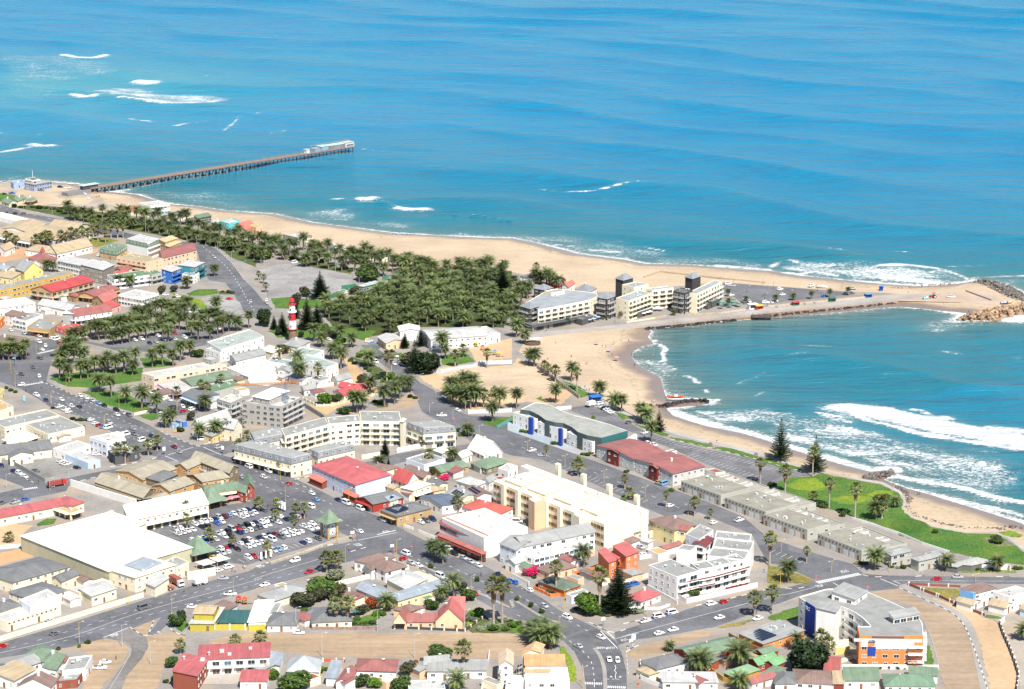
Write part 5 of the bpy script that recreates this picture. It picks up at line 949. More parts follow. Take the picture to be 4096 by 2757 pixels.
bld('crazy_golf_kiosk','shop','bright yellow-green kiosk with grey roofs by the slip road',('30',(1726,972),(1940,974),(2036,862),3.0,'s0',1.6,'#b5a522','rlg','s'),('30',(1762,880),(1938,884),(1990,808),6.2,'g0',1.0,'#b5a522','rtan','n'))
bld('shed','shed','white-roofed hall with yellow panels beside the playground',('30',(2258,960),(2418,955),(2487,775),3.6,'s0',.8,'white','rwhite',('n',)),('30',(2262,985),(2412,980),(2416,970),2.6,'F',0,'#c0b020','#c0b020','n'))
bld('canopy','canopy','dark teal awning over the playground entrance',('30',(1990,965),(2235,965),(2265,885),2.6,'s0',1.4,'#9db8b4','#245a58','n'))
bld(H_,'house','small bungalow with dark grey hipped roof beside the yellow panels',('31',(100,982),(362,982),(412,868),2.8,'h',2.2,'white','rdg','s'),('31',(110,890),(180,890),(240,780),3.0,'F',0,'white','rgrey','n'))
bld(H_,'house','cream bungalow with big dark grey hip roof and green parasol',('31',(512,958),(870,940),(832,812),3.0,'h',3.0,'cream','rdg',('s','s')),('31',(450,880),(520,890),(560,850),3.0,'h',1.2,'cream','rdg','n'))
bld(H_,'house','grey-roofed house with satellite dish facing the cross street',('31',(10,700),(162,764),(482,660),3.2,'h',1.8,'cream','rgrey','n'))
bld('guest_house','guest house','white half-timbered guest house with two brown hipped roofs',('31',(895,395),(1060,430),(1268,362),4.4,'h',1.8,'white','rbrown','s',K(fm=FRAMED)),('31',(992,422),(1178,500),(1372,450),4.8,'h',2.2,'white','rbrown','s',K(fm=FRAMED)),('31',(990,445),(1050,480),(1100,460),4.4,'h',.9,'white','rbrown','s'))
bld('brewery','restaurant','cream beer hall with pale grey sheet roofs and brick chimney',('31',(912,652),(1140,746),(1248,686),4.0,'g0',1.4,'cream','rblue','s'),('31',(1205,728),(1292,768),(1742,632),4.0,'s1',.8,'#e7d29c','rblue',('n','s')),('31',(1190,566),(1362,656),(1542,570),4.0,'h',1.6,'cream','rlg','n'),('31',(1392,512),(1562,570),(1645,552),3.6,'f',0,'cream','rlg','n'))
bld(H_,'house','small house with brown roof between dark trees and the beer hall',('31',(702,660),(862,762),(948,720),3.0,'g0',1.2,'cream','rbrown','s'))
bld('garage','garage','garage with brown roof and two wooden doors',('31',(1250,838),(1392,862),(1532,818),3.0,'h',1.2,'peach','rbrown',('n','g')))
bld(H_,'house','peach house with steep red gable and long low maroon wing',('31',(1632,945),(1878,945),(1905,850),3.8,'g1',5.2,'peach','#b5524a','s'),('31',(1366,952),(1630,952),(1665,892),3.0,'g0',2.0,'peach','rmar','s'),('31',(1252,952),(1364,952),(1415,890),3.2,'g1',3.6,'peach','rmar','a'),('31',(1760,850),(1890,850),(1900,780),4.4,'g0',4.0,'peach','#b5524a','n'))
bld('store','shop','red half-timbered store with three white gables and vast pale flat roof',('31',(1688,10),(2072,190),(2470,95),9.2,'f',0,'white','rcream',('n','n')),('31',(1652,170),(2068,345),(2090,340),3.4,'s0',.8,'maroon','#a8564c',('a','n')),('31',(1672,62),(2066,232),(2098,222),6.6,'s0',2.6,'white','#9a4a48',('d','n'),K(fm=mat('plain',(.35,.06,.04)))))
bld('hotel','hotel','white hotel with grey slate roofs, dormers and teal curved balconies',('32',(105,272),(755,138),(628,60),8.6,'g0',2.2,'white','rgrey',('l','s')),('32',(-110,245),(40,305),(240,225),8.2,'g0',1.8,'#dfe3e6','rgrey','s'),('32',(120,345),(205,372),(740,245),5.2,'F',0,'#e4ecec','rlg',('l','d')),('32',(-60,395),(30,430),(120,395),4.0,'g',1.2,'white','rlg','s'))
bld(H_,'house','bungalow with brown hipped roof and magenta bougainvillea',('32',(216,462),(336,510),(586,448),3.4,'h',2.0,'peach','rbrown','s'))
bld(H_,'house','orange bungalow with dark green hipped roof on the main road',('32',(238,582),(482,670),(622,620),3.0,'h',1.8,'#d96f28','#5d6b58','s'))
bld('kiosk','kiosk','white flat-roofed kiosk with blue and red wall posters',('32',(490,698),(542,724),(692,678),3.2,'f',0,'white','rgrey','n'),('32',(500,540),(600,575),(655,550),3.0,'F',0,'peach','rgrey','n'))
bld(H_,'house','tall burnt-orange house with red mono-pitch roofs',('32',(784,340),(882,420),(948,395),8.0,'s1',1.4,'#de8048','#b5504c',('n','s')),('32',(920,300),(1036,362),(1148,322),9.0,'s1',1.6,'#de8048','#b5504c',('n','s')),('32',(885,345),(965,385),(1020,355),7.2,'s0',.8,'#e08a52','#b5504c','s'))
bld(H_,'house','white bungalow with bright red hipped roof and bay window',('32',(1045,720),(1172,770),(1350,700),3.0,'h',2.2,'white','#b5484a','s'))
wc=bld(AP,'apartments','white curved apartment block with maroon-edged balconies and grey stepped roofs',('32',(1240,440),(1500,548),(1702,490),9.4,'F',0,'white','rgrey',('s','b')),('32',(1500,600),(1830,535),(1760,470),6.2,'F',0,'white','rlg','B'),('32',(1830,535),(2140,450),(2020,385),6.2,'F',0,'white','rlg','B'),('32',(1700,480),(1840,455),(1760,395),9.0,'f',0,'white','rgrey','l'),('32',(1845,452),(1985,420),(1900,365),9.0,'f',0,'white','rgrey','l'),('32',(1990,418),(2120,388),(2040,335),9.0,'f',0,'white','rgrey','l'),('32',(1775,352),(2112,392),(2162,308),9.2,'f',0,'white','rgrey','s'),('32',(1822,272),(2168,308),(2202,222),9.2,'f',0,'white','rgrey','s'),('32',(1842,192),(2162,224),(2178,158),9.2,'f',0,'white','rgrey','s'),('32',(1580,158),(1702,210),(1832,120),7.4,'F',0,'#d4dbe6','rgrey','s'),('32',(1495,292),(1622,310),(1682,268),6.4,'F',0,'white','rgrey','n'),('32',(1640,250),(1760,270),(1830,200),6.0,'g',.8,'white','maroon','b'))
for z_ in(3.2,6.3):
    for A_,B_ in(((1500,600),(1830,535)),((1830,535),(2140,450))):
        a,b_=G('32',*A_,6.2),G('32',*B_,6.2);d=b_-a;p=(a+b_)/2+Vector((d.y,-d.x,0)).normalized()*1.45;slab('balcony_edge',wc,local(wc,(p.x,p.y,z_)),math.atan2(d.y,d.x),(d.length,.25,.5),wm('maroon'))
bld('old_villa','house','old yellow two-storey villa with brown hipped roof and arched windows',('32',(1248,30),(1478,122),(1672,72),7.2,'h',2.4,'lemon','rbrown','s'),('32',(1500,112),(1590,128),(1668,95),7.0,'g0',1.4,'lemon','rmar','s'))
bld(H_,'house','cream outbuilding with two brown roofs beside the yellow villa',('32',(1040,122),(1120,148),(1282,104),4.0,'h',1.0,'cream','rbrown','s'),('32',(1080,58),(1160,90),(1248,68),4.0,'h',1.8,'cream','rbrown','n'))
bld('garage','garage','small brown-roofed garage in the villa yard',('32',(1020,206),(1090,234),(1168,204),3.0,'h',.9,'white','rbrown','n'));bld('garage','garage','long white garage with maroon roof in the villa yard',('32',(1338,276),(1388,294),(1542,248),3.0,'g',.9,'white','rmar','n'))
bld('carport','carport','pale grey carport over two cars in the villa yard',('32',(1165,210),(1240,232),(1282,212),2.8,'p',.8,'white','rlg','n'))
# ---- bottom right
bld(H_,'house','long brick-red house with green gabled roof and red chimney',('32',(1472,1205),(1642,1292),(2098,1182),3.6,'g1',1.8,'#a8442c','rgreen','s'),('32',(1680,1330),(1760,1360),(1880,1310),3.0,'s0',.6,'#a8442c','rgreen','s'))
bld(H_,'house','white bungalow with dark grey hipped roof opposite the hump',('32',(1170,1312),(1318,1385),(1612,1312),4.0,'h',2.2,'white','rdg','s'))
bld(H_,'house','long low white house with pale grey lean-to roof',('32',(1372,1502),(1868,1508),(1842,1440),3.0,'s0',1.0,'white','rlg','s'))
bld('workshop','workshop','orange workshop with grey roof and solar panels',('32',(2062,1075),(2285,1158),(2655,1035),3.6,'s1',.6,'#dd8a45','rgrey',('n','s'),K(solar=1)))
bld(H_,'house','small brick-red house with bright green roof',('32',(2150,1300),(2240,1350),(2420,1290),3.0,'g',1.4,'#a8442c','rbgreen','s'),('32',(2190,1215),(2290,1255),(2420,1215),3.0,'g',1.0,'#a8442c','rgreen','n'))
bld(H_,'house','ochre-walled yard building with pale green roof',('32',(1928,1418),(2032,1464),(2248,1404),2.8,'s0',.5,'#c98a2e','#7fae7a','n'))
bld(H_,'house','white house with maroon roof at the lower edge',('32',(2118,1490),(2185,1514),(2402,1450),3.0,'g',1.4,'white','rmar','s'))
cs=bld(AP,'building site','unfinished white block with orange roof formwork and scaffolding',('32',(117,1490),(525,1490),(502,1370),6.4,'f',0,'white','rcream','s'),('32',(122,1352),(476,1352),(470,1275),9.4,'s0',.8,'white','#d9923e','n'),('32',(97,1245),(252,1232),(292,1165),10.5,'g1',1.4,'cream','#d79a5a','n'),('32',(-60,1560),(100,1560),(110,1440),5.4,'f',0,'white','rcream','s'),('32',(117,1410),(340,1410),(345,1370),7.6,'s0',.8,'white','#d9923e','n'))
bld(H_,'house','narrow white house with tan roof beside the building site',('31',(2212,1345),(2332,1345),(2335,1235),8.0,'g1',1.6,'white','#cfae8a','s'))
bld(AP,'apartments','brick courtyard block with red L-shaped roof and white balconies',('30',(1572,1425),(1792,1450),(1892,1290),6.0,'s1',.9,'brick','#b04a4c',('n','s')),('30',(1800,1302),(2445,1275),(2455,1168),6.0,'s0',1.0,'white','#a8484a','b'))
bld(H_,'house','low red-roofed wing in the courtyard block yard',('30',(2182,1495),(2422,1495),(2445,1410),3.0,'s0',.6,'white','#b04a4c','s'))
bld('shed','shed','blue-grey sheet-roofed outbuilding next to the pyramid roof',('31',(105,1335),(212,1352),(246,1254),3.0,'s0',.5,'white','rblue','n'))
bld(H_,'house','cream house with pale blue-grey pyramid roof',('31',(282,1402),(566,1408),(596,1302),3.2,'p',4.0,'cream','#a3aab0','s'))
bld('shed','shed','long lean-to with blue-grey roof beside the pyramid-roofed house',('31',(636,1465),(726,1468),(780,1320),3.0,'s0',.4,'white','rblue','n'))
bld(H_,'house','white house with broad rose-brown hipped roof on the sand street',('31',(912,1392),(1270,1404),(1286,1300),3.6,'h',2.0,'white','rmar','s'),('31',(728,1500),(838,1500),(922,1382),3.2,'g1',1.2,'white','rmar','n'))
bld(H_,'house','white house with turquoise trim, grey roofs and blue water tanks',('31',(1532,1342),(1762,1322),(1768,1268),3.8,'g0',1.8,'white','rgrey','s'),('31',(1557,1405),(1768,1405),(1782,1326),3.2,'s0',1.0,'white','rgrey','s'),('31',(1768,1396),(2092,1396),(2098,1326),3.2,'s0',1.0,'white','rgrey','s'),('31',(1390,1572),(1722,1566),(1702,1482),3.0,'f',0,'#d7ecec','rlg','s'))
bld(H_,'house','white house with dark slate roof in the bottom row',('33',(68,1515),(252,1515),(242,1412),3.0,'h',1.8,'white','rdg','s'))
bld(H_,'house','white house with broad dark brown hipped roof in the bottom row',('33',(248,1500),(612,1520),(592,1402),3.0,'h',2.2,'white','rbrown','s'),('33',(600,1520),(690,1520),(680,1420),3.0,'s0',.6,'#8a3a30','rtan','n'))
bld(H_,'house','white house with green gabled roof and red plinth',('33',(692,1490),(1006,1490),(996,1398),3.2,'s0',1.2,'white','rgreen','s'))
bld(H_,'house','white house with big dark green hipped roof at the corner',('33',(1070,1532),(1515,1536),(1482,1432),3.0,'h',2.0,'white','#5f8263','s'))
bld('shed','shed','green-roofed outbuilding beside the sand road',('33',(1292,1430),(1540,1448),(1536,1390),3.0,'s0',.6,'white','rgreen','n'))
bld('shed','shed','small red-roofed annex below the curved apartment block',('33',(512,1400),(640,1405),(655,1290),3.0,'s0',.5,'white','#a84a44','n'))
bld(H_,'house','brick-red house with green roof under the dark tree',('33',(-40,1330),(60,1355),(158,1310),3.0,'g',1.4,'#a03a2c','rbgreen','s'),('33',(-40,1420),(70,1440),(160,1390),2.8,'s0',.5,'white','rgreen','n'))
bld('villa','house','white villa with sky-blue trim and brown mono-pitch roof',('33',(1752,672),(1872,702),(2068,650),6.4,'s1',1.0,'white','rbrown','s'),('33',(1748,665),(1868,695),(1890,688),7.0,'F',0,'#6ea6dc','#6ea6dc','n'),('33',(1715,762),(1850,802),(1932,762),3.0,'g0',1.4,'white','rtan',('n','g')))
bld('villa','house','white villa with sky-blue trim and flat grey roof',('33',(2045,682),(2192,728),(2402,672),6.6,'f',0,'white','rlg','s'),('33',(2005,792),(2152,828),(2222,792),3.0,'g0',1.4,'white','rtan',('n','g')),('33',(2292,832),(2420,870),(2500,830),3.0,'g0',1.4,'#cfe0ef','rtan','n'))
# big curved block, lower right
bc=bld(AP,'apartments','curved white, blue and orange apartment block with sweeping grey roof',('33',(440,840),(612,870),(655,812),13.6,'s1',.5,'white','rgrey','n'),('33',(580,705),(790,755),(902,677),14.6,'s1',1.2,'white','rgrey','l'),('33',(1100,895),(1145,925),(1376,885),14.6,'s1',1.2,'white','rgrey','d'))
poly_part(bc,'33',[(280,735),(340,775),(430,832),(600,846),(655,816),(725,842),(795,878),(860,925),(935,1000),(810,1000),(830,1084),(1414,1090),(1402,970),(1345,885),(1100,770),(905,688),(700,650),(515,664)],12.6,'rgrey',[('white','l'),('dblue','n'),0,0,('white','s'),('white','B'),('white','B'),('white','l'),0,('#d9782f','n'),('#dd8036','l'),('white','b')])
for i in range(9):slab('stair_window',bc,local(bc,G('33',520,855,12.6))+Vector((0,-.15,-1.25*i-1.6)),pxdir('33',440,840,172,30),(.9,.3,.9),GLASS if i%2 else wm('dblue'))

# small annexes and sheds in the yards
ra=random.Random(77)
for rc,q in(('31','250,690 560,650 890,790 1420,700 1530,780 440,960 1200,1540 1480,1440 820,1560 500,1520 60,1420 2150,1560'),('30','560,1340 430,1490 660,1460 760,620 960,690 300,910 640,790 120,650 2050,880'),('32','520,440 700,560 980,470 1090,560 1330,370 640,340 1680,1540 1900,1340 2200,1350 1240,1460 120,500 800,600'),('21','1500,1310 1620,1350 1790,1190 1700,1010 2050,1150 2230,1260 1400,1400 1580,1450 1960,1490 1250,1340 1180,1420 560,470 250,330'),('20','380,940 560,860 120,950 1500,480 2200,450 2260,310 2150,340 1900,560'),('10','420,1280 60,1180 560,1170 300,870 960,860 760,1080 1240,900 1560,830')):
    for x,y in(map(float,k.split(','))for k in q.split()):
        p=G(rc,x,y);a=pxdir(rc,x,y,40,17)+ra.uniform(-.1,.1);u=Vector((math.cos(a),math.sin(a),0));v=Vector((-u.y,u.x,0));w_,d_=ra.uniform(2.4,4.6),ra.uniform(1.8,3.2);rf=ra.choice(('F','g','g','s0','h'));wc_=ra.choice(('white','cream','white','peach','lgrey'));rc_=ra.choice(('rgrey','rlg','rmar','rtan','rbrown','rgreen','rcream'))
        root=thing('outbuilding','small %s outbuilding with %s roof in the yard'%(dict(lgrey='grey').get(wc_,wc_),dict(rgrey='grey',rlg='pale grey',rmar='dull red',rtan='tan',rbrown='brown',rgreen='green',rcream='cream')[rc_]),'outbuilding',p,0,'yard outbuildings');block(root,rc,0,0,0,ra.uniform(2.4,3.2),rf,ra.uniform(.5,1.1),wc_,rc_,'s',px=[u*-w_-v*d_,u*w_-v*d_,u*w_+v*d_,u*-w_+v*d_])

# ================================================================ VEGETATION
LEAFD=mat('leaf',(0.094,0.136,0.056));LEAFF=mat('leaf',(0.10,0.13,0.045));LEAFN=mat('leaf',(0.020,0.042,0.016));LEAFG=mat('leaf',(0.045,0.085,0.020));LEAFO=mat('leaf',(0.05,0.06,0.035));LEAFB=mat('leaf',(0.07,0.15,0.02));LEAFS=mat('leaf',(0.16,0.20,0.15))
FLOWM=mat('leaf',(0.42,0.01,0.12));FLOWR=mat('leaf',(0.30,0.02,0.015));FRUIT=mat('leaf',(0.45,0.17,0.02));DEAD=mat('bark',(0.23,0.17,0.11));BARK=mat('bark',(0.20,0.155,0.115));BARKP=mat('bark',(0.34,0.29,0.24))
def rot_frame(az):
    return Vector((math.cos(az),math.sin(az),0))
def date_crown(seed,n=50,L=3.9,fruit=False):
    rs=random.Random(seed);b=MB()
    for i in range(n):
        az=i*2.39996+rs.uniform(-.2,.2);k=i/n;el=R(78-118*k**.9+rs.uniform(-8,8));ln=L*(0.72+.28*math.sin(math.pi*min(1,k*1.2+.15)))*rs.uniform(.88,1.1)
        h=rot_frame(az);side=Vector((-h.y,h.x,0));p=h*.22;p.z=.2-.5*k;e=el;seg=9;st=ln/seg;last=None;mi=1 if k>.93 else 0
        for j in range(seg+1):
            d=h*math.cos(e)+Vector((0,0,math.sin(e)));up=d.cross(side)*-1
            if up.z<0:up=-up
            if j:
                w=(.95*math.sin(math.pi*(j/seg*.82+.16)))*rs.uniform(.85,1.1);fw=d*(.45*w)
                for s_ in(-1,1):
                    tip=p+side*(s_*w*.92)+fw-up*(.18*w);b.face([p-d*.16,p+d*.16,tip],mi,False)
                    tip2=p+side*(s_*w*.7)+fw*1.2+up*(.32*w)+d*(st*.5);b.face([p+d*(st*.35),p+d*(st*.35+.26),tip2],mi,False)
            q=p+d*st
            if j<seg:b.face([p-side*.04,p+side*.04,q+side*.03,q-side*.03],mi,False)
            p=q;e-=R(7.5+5*j/seg)*(1.1-.45*math.cos(e))
    if fruit:
        for i in range(9):
            az=i*.7;h=rot_frame(az);q=h*.75;q.z=-.35
            for k in range(7):r_=Vector((rs.gauss(0,.2),rs.gauss(0,.2),rs.gauss(-.15,.2)));c=q+r_;b.face([c,c+Vector((.25,0,-.25)),c+Vector((0,.25,-.3))],2,False)
    return b.mesh('crown',[LEAFD,DEAD,FRUIT])
def palm_trunk(r0,r1,m,n=9):
    b=MB();prof=[]
    for k in range(9):t_=k/8;prof.append(((r0+(r1-r0)*t_)*(1.25 if k==0 else 1)*(1+.06*(k%2)),t_))
    prof+=[(r1*1.55,1.04),(r1*.6,1.1),(0,1.12)];b.lathe(prof,n);return b.mesh('trunk',[m],True)
def fan_crown(seed,n=38,L=1.75):
    rs=random.Random(seed);b=MB()
    for i in range(n):
        az=i*2.39996;k=i/n;el=R(80-125*k+rs.uniform(-10,10));h=rot_frame(az);d=h*math.cos(el)+Vector((0,0,math.sin(el)));side=Vector((-h.y,h.x,0));up=side.cross(d);p0=d*(L*.75*rs.uniform(.8,1.15));mi=1 if k>.86 else 0
        b.face([side*.03,-side*.03,p0-side*.03,p0+side*.03],mi,False)
        for j in range(-4,5):
            a=j*.33;dd=d*math.cos(a)+side*math.sin(a)-up*.0;ln=L*.62*(1-.035*j*j);t_=p0+dd*ln-Vector((0,0,.22*abs(j)*.25+.18));wv=(side*math.cos(a)-d*math.sin(a))*.13;mid=p0+dd*ln*.55
            b.face([p0,mid-wv,t_,mid+wv],mi,False)
    return b.mesh('crown',[LEAFF,DEAD])
def skirt_mesh(seed):
    rs=random.Random(seed);b=MB()
    for i in range(150):
        az=rs.uniform(0,6.28);z=-rs.uniform(.1,1);h=rot_frame(az);r=.28+.38*(1+z*.75);p=h*r;p.z=z;s=Vector((-h.y,h.x,0))*rs.uniform(.1,.22);t_=h*(r+rs.uniform(-.1,.16));t_.z=z-rs.uniform(.08,.2);b.face([p-s,p+s,t_],0,False)
    b.tube((0,0,-1),(0,0,0),.25,.5,8);return b.mesh('skirt',[DEAD])
def norfolk(seed,tiers=17,wid=.30,fill=1.0):
    """unit-height tree; crown of whorled branches with upturned fingers"""
    rs=random.Random(seed);b=MB()
    for t_ in range(tiers):
        k=t_/(tiers-1);z=.10+.86*k;r=wid*(1-k)**.78+.012;n=8 if k<.7 else 6;off=rs.uniform(0,1)
        for i in range(n):
            az=(i+off)*2*math.pi/n+rs.uniform(-.18,.18);h=rot_frame(az);s=Vector((-h.y,h.x,0));ln=r*rs.uniform(.75,1.12);seg=7
            for j in range(seg):
                u0,u1=j/seg,(j+1)/seg;P=lambda u:h*(ln*u)+Vector((0,0,z-.05*ln*math.sin(u*3)*2+.10*ln*u*u))
                a,c=P(u0),P(u1);w=ln*.16*(1.1-.55*u0)*fill+.004;up=Vector((0,0,w*.9))
                for s_ in(-1,1):
                    b.face([a,c,c+s*(s_*w*1.3)+up*.35+(c-a)*.5],0,False);b.face([a,a+(c-a)*.5,a+s*(s_*w*.7)+up*1.1+(c-a)*.6],0,False)
                b.face([a-s*w*.1,a+s*w*.1,c],0,False)
    for i in range(14):h=rot_frame(i*2.4)*.02;b.face([(h.x,h.y,.94),(-h.x,-h.y,.94),(h.x*.2,h.y*.2,1.0)],0,False)
    return b.mesh('crown',[LEAFN])
def leafy(seed,m,lobes=9,n=2600,flat=1.0,leaf=.055,m2=None,ratio=.0):
    """unit crown (radius ~.5, height ~1, base at z 0) of leaf clumps on several lobes"""
    rs=random.Random(seed);b=MB();L=[]
    for i in range(lobes):
        az=i*2.4+rs.uniform(-.4,.4);rr=.30*math.sqrt((i+.3)/lobes);L.append((Vector((math.cos(az)*rr,math.sin(az)*rr,.38+rs.uniform(-.12,.26))),rs.uniform(.17,.30)))
    for i in range(n):
        c,r=L[i%lobes];v=Vector((rs.gauss(0,1),rs.gauss(0,1),rs.gauss(0,1))).normalized();q=c+v*r*rs.uniform(.72,1.08);q.z=max(.03,q.z)
        a=Vector((rs.gauss(0,1),rs.gauss(0,1),rs.gauss(0,1))).normalized();a=(a+v*.5).normalized();u=a.orthogonal().normalized()*leaf*rs.uniform(.6,1.4);w=a.cross(u)*rs.uniform(.6,1.0);b.face([q-u,q+w,q+u,q-w],1 if m2 and rs.random()<ratio else 0,False)
    return b.mesh('crown',[m]+([m2]if m2 else[]))
CR_D=[date_crown(i,40+5*i)for i in range(4)]+[date_crown(9,58,3.9,True)];CR_F=[fan_crown(20+i)for i in range(3)];SK=[skirt_mesh(31),skirt_mesh(32)]
TR_D=palm_trunk(.42,.36,BARK);TR_F=palm_trunk(.30,.22,BARKP);NF=[norfolk(41),norfolk(42,19,.26),norfolk(43,21,.24,1.6)]
LF={k:[leafy(50+i*7+j,m,8+j*2)for j in range(2)]for i,(k,m)in enumerate((('g',LEAFG),('o',LEAFO),('n',LEAFN),('b',LEAFB),('s',LEAFS)))}
LF['m']=[leafy(90,LEAFG,7,1800,1,.05,FLOWM,.8)];LF['r']=[leafy(91,LEAFG,7,1800,1,.05,FLOWR,.6)]
TRK=MB();TRK.tube((0,0,-.02),(0,0,.55),.06,.035,7);TRK.tube((0,0,.3),(.16,.08,.6),.03,.015,5);TRK.tube((0,0,.33),(-.15,-.1,.62),.03,.015,5);TRK=TRK.mesh('trunk',[BARK],True)
NTRK=MB();NTRK.tube((0,0,-.01),(0,0,.97),.020,.003,8);NTRK=NTRK.mesh('trunk',[BARK],True)
rp=random.Random(11);ND=[0]
def date_palm(p,h,s,label,group,fruit=False):
    ND[0]+=1
    o=thing('date_palm',label,'palm tree',(p.x,p.y,0),rp.uniform(0,6.28),group);k=h-1.2*s;o.rotation_euler=(rp.uniform(-.07,.07),rp.uniform(-.07,.07),rp.uniform(0,6.28))
    put('trunk',TR_D,o,(0,0,-.1),0,(s,s,k));c=put('crown',CR_D[4]if fruit else CR_D[rp.randrange(4)],o,(0,0,k*1.04),0,s*1.27);c.rotation_euler=(rp.uniform(-.08,.08),rp.uniform(-.08,.08),0);return o
def fan_palm(p,h,s,label,group):
    o=thing('fan_palm',label,'palm tree',(p.x,p.y,0),rp.uniform(0,6.28),group);k=h-.9*s
    put('trunk',TR_F,o,(0,0,-.1),0,(s,s,k));put('crown',CR_F[rp.randrange(3)],o,(0,0,k*1.02),0,s*1.15);put('skirt',SK[rp.randrange(2)],o,(0,0,k*.99),0,(1.15*s,1.15*s,min(k*.45,3.6*s)));return o
def pine(p,h,kind,label,group=None,sx=1.0):
    o=thing('norfolk_pine',label,'pine tree',(p.x,p.y,0),rp.uniform(0,6.28),group);put('trunk',NTRK,o,(0,0,0),0,h);put('crown',NF[kind],o,(0,0,0),0,(h*sx,h*sx,h));return o
def tree(p,w,h,kind,label,group=None,name='broadleaf_tree',cat='tree'):
    o=thing(name,label,cat,(p.x,p.y,0),rp.uniform(0,6.28),group);lift=.18*h if h>3 else 0
    put('trunk',TRK,o,(0,0,0),0,(w*.55,w*.55,h));put('crown',rp.choice(LF[kind]),o,(0,0,lift*.6),0,(w,w,(h-lift*.5)*1.0));return o
def bush(p,w,h,kind,label,group):return tree(p,w,h,kind,label,group,'shrub','shrub')
def many(fn,s,h,sc,label,group,jit=.2,**k):
    for q in pts(s):j=1+rp.uniform(-jit,jit);fn(q,h*j,sc*(1+rp.uniform(-.17,.15)),label,group,**k)
g='palms along the seafront promenade'
many(date_palm,'10: 640,430 930,420 1090,420 1160,410 1240,440 1400,480 1490,500 1560,470 1640,480 1720,540 1800,560 1890,600 1950,590 2000,600 2140,660 2200,700 2260,640 2080,640 2300,680 620,385 1700,480 1600,520 1860,560 2170,630',8.6,1.0,'feathery date palm in the long rows between the seafront road and the beach',g)
many(date_palm,'11: 30,700 80,690 125,700 175,740 240,770 310,760 350,740 430,710 500,800 520,740 580,780 625,830 650,760 720,850 760,800 820,860 850,840 920,830 945,840 1010,850 1050,830 1130,850 1160,950 1240,910 1330,900 1410,960 1360,930 1450,900 1570,930 1490,930 45,830 200,700 870,790 980,800 1080,860 1200,860 1380,870 1460,960',9.0,1.02,'feathery date palm in the long rows between the seafront road and the beach',g)
many(date_palm,'10: 680,440 760,450 830,460 1000,450 1050,470 1130,490 1200,520 1290,500 1350,540 1450,560 1540,590 1620,600 1700,620 1780,640 1870,660 1960,680 2050,700 2120,720 2230,760 2310,790 1320,450 1440,460; 11: 60,740 140,780 260,800 360,810 460,860 560,850 660,880 780,900 900,900 1000,900 1280,860 1540,900 1620,920',8.0,1.05,'feathery date palm in the long rows between the seafront road and the beach',g)
# the dense grove behind the hotel
poly=pts('11: 600,1330 660,1240 780,1215 840,1260 960,1200 1060,1210 1160,1130 1250,1090 1340,1010 1500,1000 1560,930 1700,950 1800,890 1900,930 2010,900 2150,950 2260,930 2330,1010 2290,1120 2330,1200 2240,1300 2260,1400 2150,1450 2050,1400 1900,1440 1760,1400 1640,1440 1540,1400 1400,1470 1300,1440 1190,1490 1110,1440 980,1450 900,1400 760,1410 680,1360');x0,x1,y0,y1=min(p.x for p in poly),max(p.x for p in poly),min(p.y for p in poly),max(p.y for p in poly)
got=[];rg=random.Random(5)
for _ in range(9000):
    q=Vector((rg.uniform(x0,x1),rg.uniform(y0,y1),0))
    if len(got)>=124:break
    if inside(np.array([q.x]),np.array([q.y]),poly)[0]and all((q-k).length>6.6+1.9*math.sin(q.x*.13)*math.sin(q.y*.09+q.x*.05)+1.5 for k in got):got.append(q)
for i,q in enumerate(got):
    gh,gs_=rg.uniform(6.8,11.4),rg.uniform(.85,1.25);date_palm(q,gh,gs_,('tall ' if gh>9.9 else 'low ' if gh<8.2 else '')+('orange-fruited' if i%9==0 else 'broad' if gs_>1.08 else 'slim')+' feathery date palm in the dense grove behind the seaside hotel','palms of the dense grove',i%9==0)
lm='feathery date palm in the rows over the market street parking';gm='palms over the market street'
many(date_palm,'10: 1000,1470 1060,1450 1120,1430 1190,1400 1240,1380 1300,1360 1350,1340 1420,1320 1470,1310 1530,1310 1590,1310 1640,1300 1690,1280 1260,1520 1330,1510 1410,1490 1480,1480 1560,1460 1630,1430 1740,1490 1800,1530 1850,1450 1910,1520 1980,1480 2030,1470 2080,1450 1700,1440 1770,1420 870,1490 820,1500 760,1540 700,1560 650,1560 1030,1568 1110,1560 1180,1550 1530,1540 2160,1440 2260,1420 1970,1280',8.4,.98,lm,gm)
many(date_palm,'12: 15,1090 55,1130 95,1105 140,1150 35,1190 85,1200 150,1110 215,1010 260,1015 310,1030 360,1050 410,1065 10,1260 45,1320 20,1400 75,1450 95,1390',8.0,1.0,'feathery date palm between the grove and the seaside hotel','palms beside the seaside hotel')
many(date_palm,'10: 1090,1480 1150,1470 1230,1440 1300,1430 1380,1410 1450,1400 1520,1390 1600,1375 1680,1360 1760,1360 1830,1390 1900,1390 1960,1400 2010,1410 1560,1330 1620,1340 930,1480 900,1530 960,1520 1500,1420',8.4,1.0,lm,gm)
ll='feathery date palm on the green lawn by the main road junction';gl='palms on the lawn at the junction'
many(date_palm,'20: 540,310 630,340 735,310 800,310 860,260 940,250 985,230 1055,265 1130,250 1205,275 1245,220 900,430 1015,480 1145,530 1290,580 1430,630 1385,205 1480,185 1575,195 1640,150 550,200 600,190 680,170 760,160 620,120 700,100',9.2,1.08,ll,gl,fruit=False)
many(date_palm,'20: 30,140 80,140 140,150 200,140 240,110 0,120 110,90',8.5,1.0,'feathery date palm in the clump across the junction from the lawn','palms across the junction')
many(date_palm,'20: 1520,750 1570,740 1820,870 1960,870 2090,840 1870,610 1725,100',7.8,1.0,'feathery date palm around the pale yellow colonial house','palms around the colonial house')
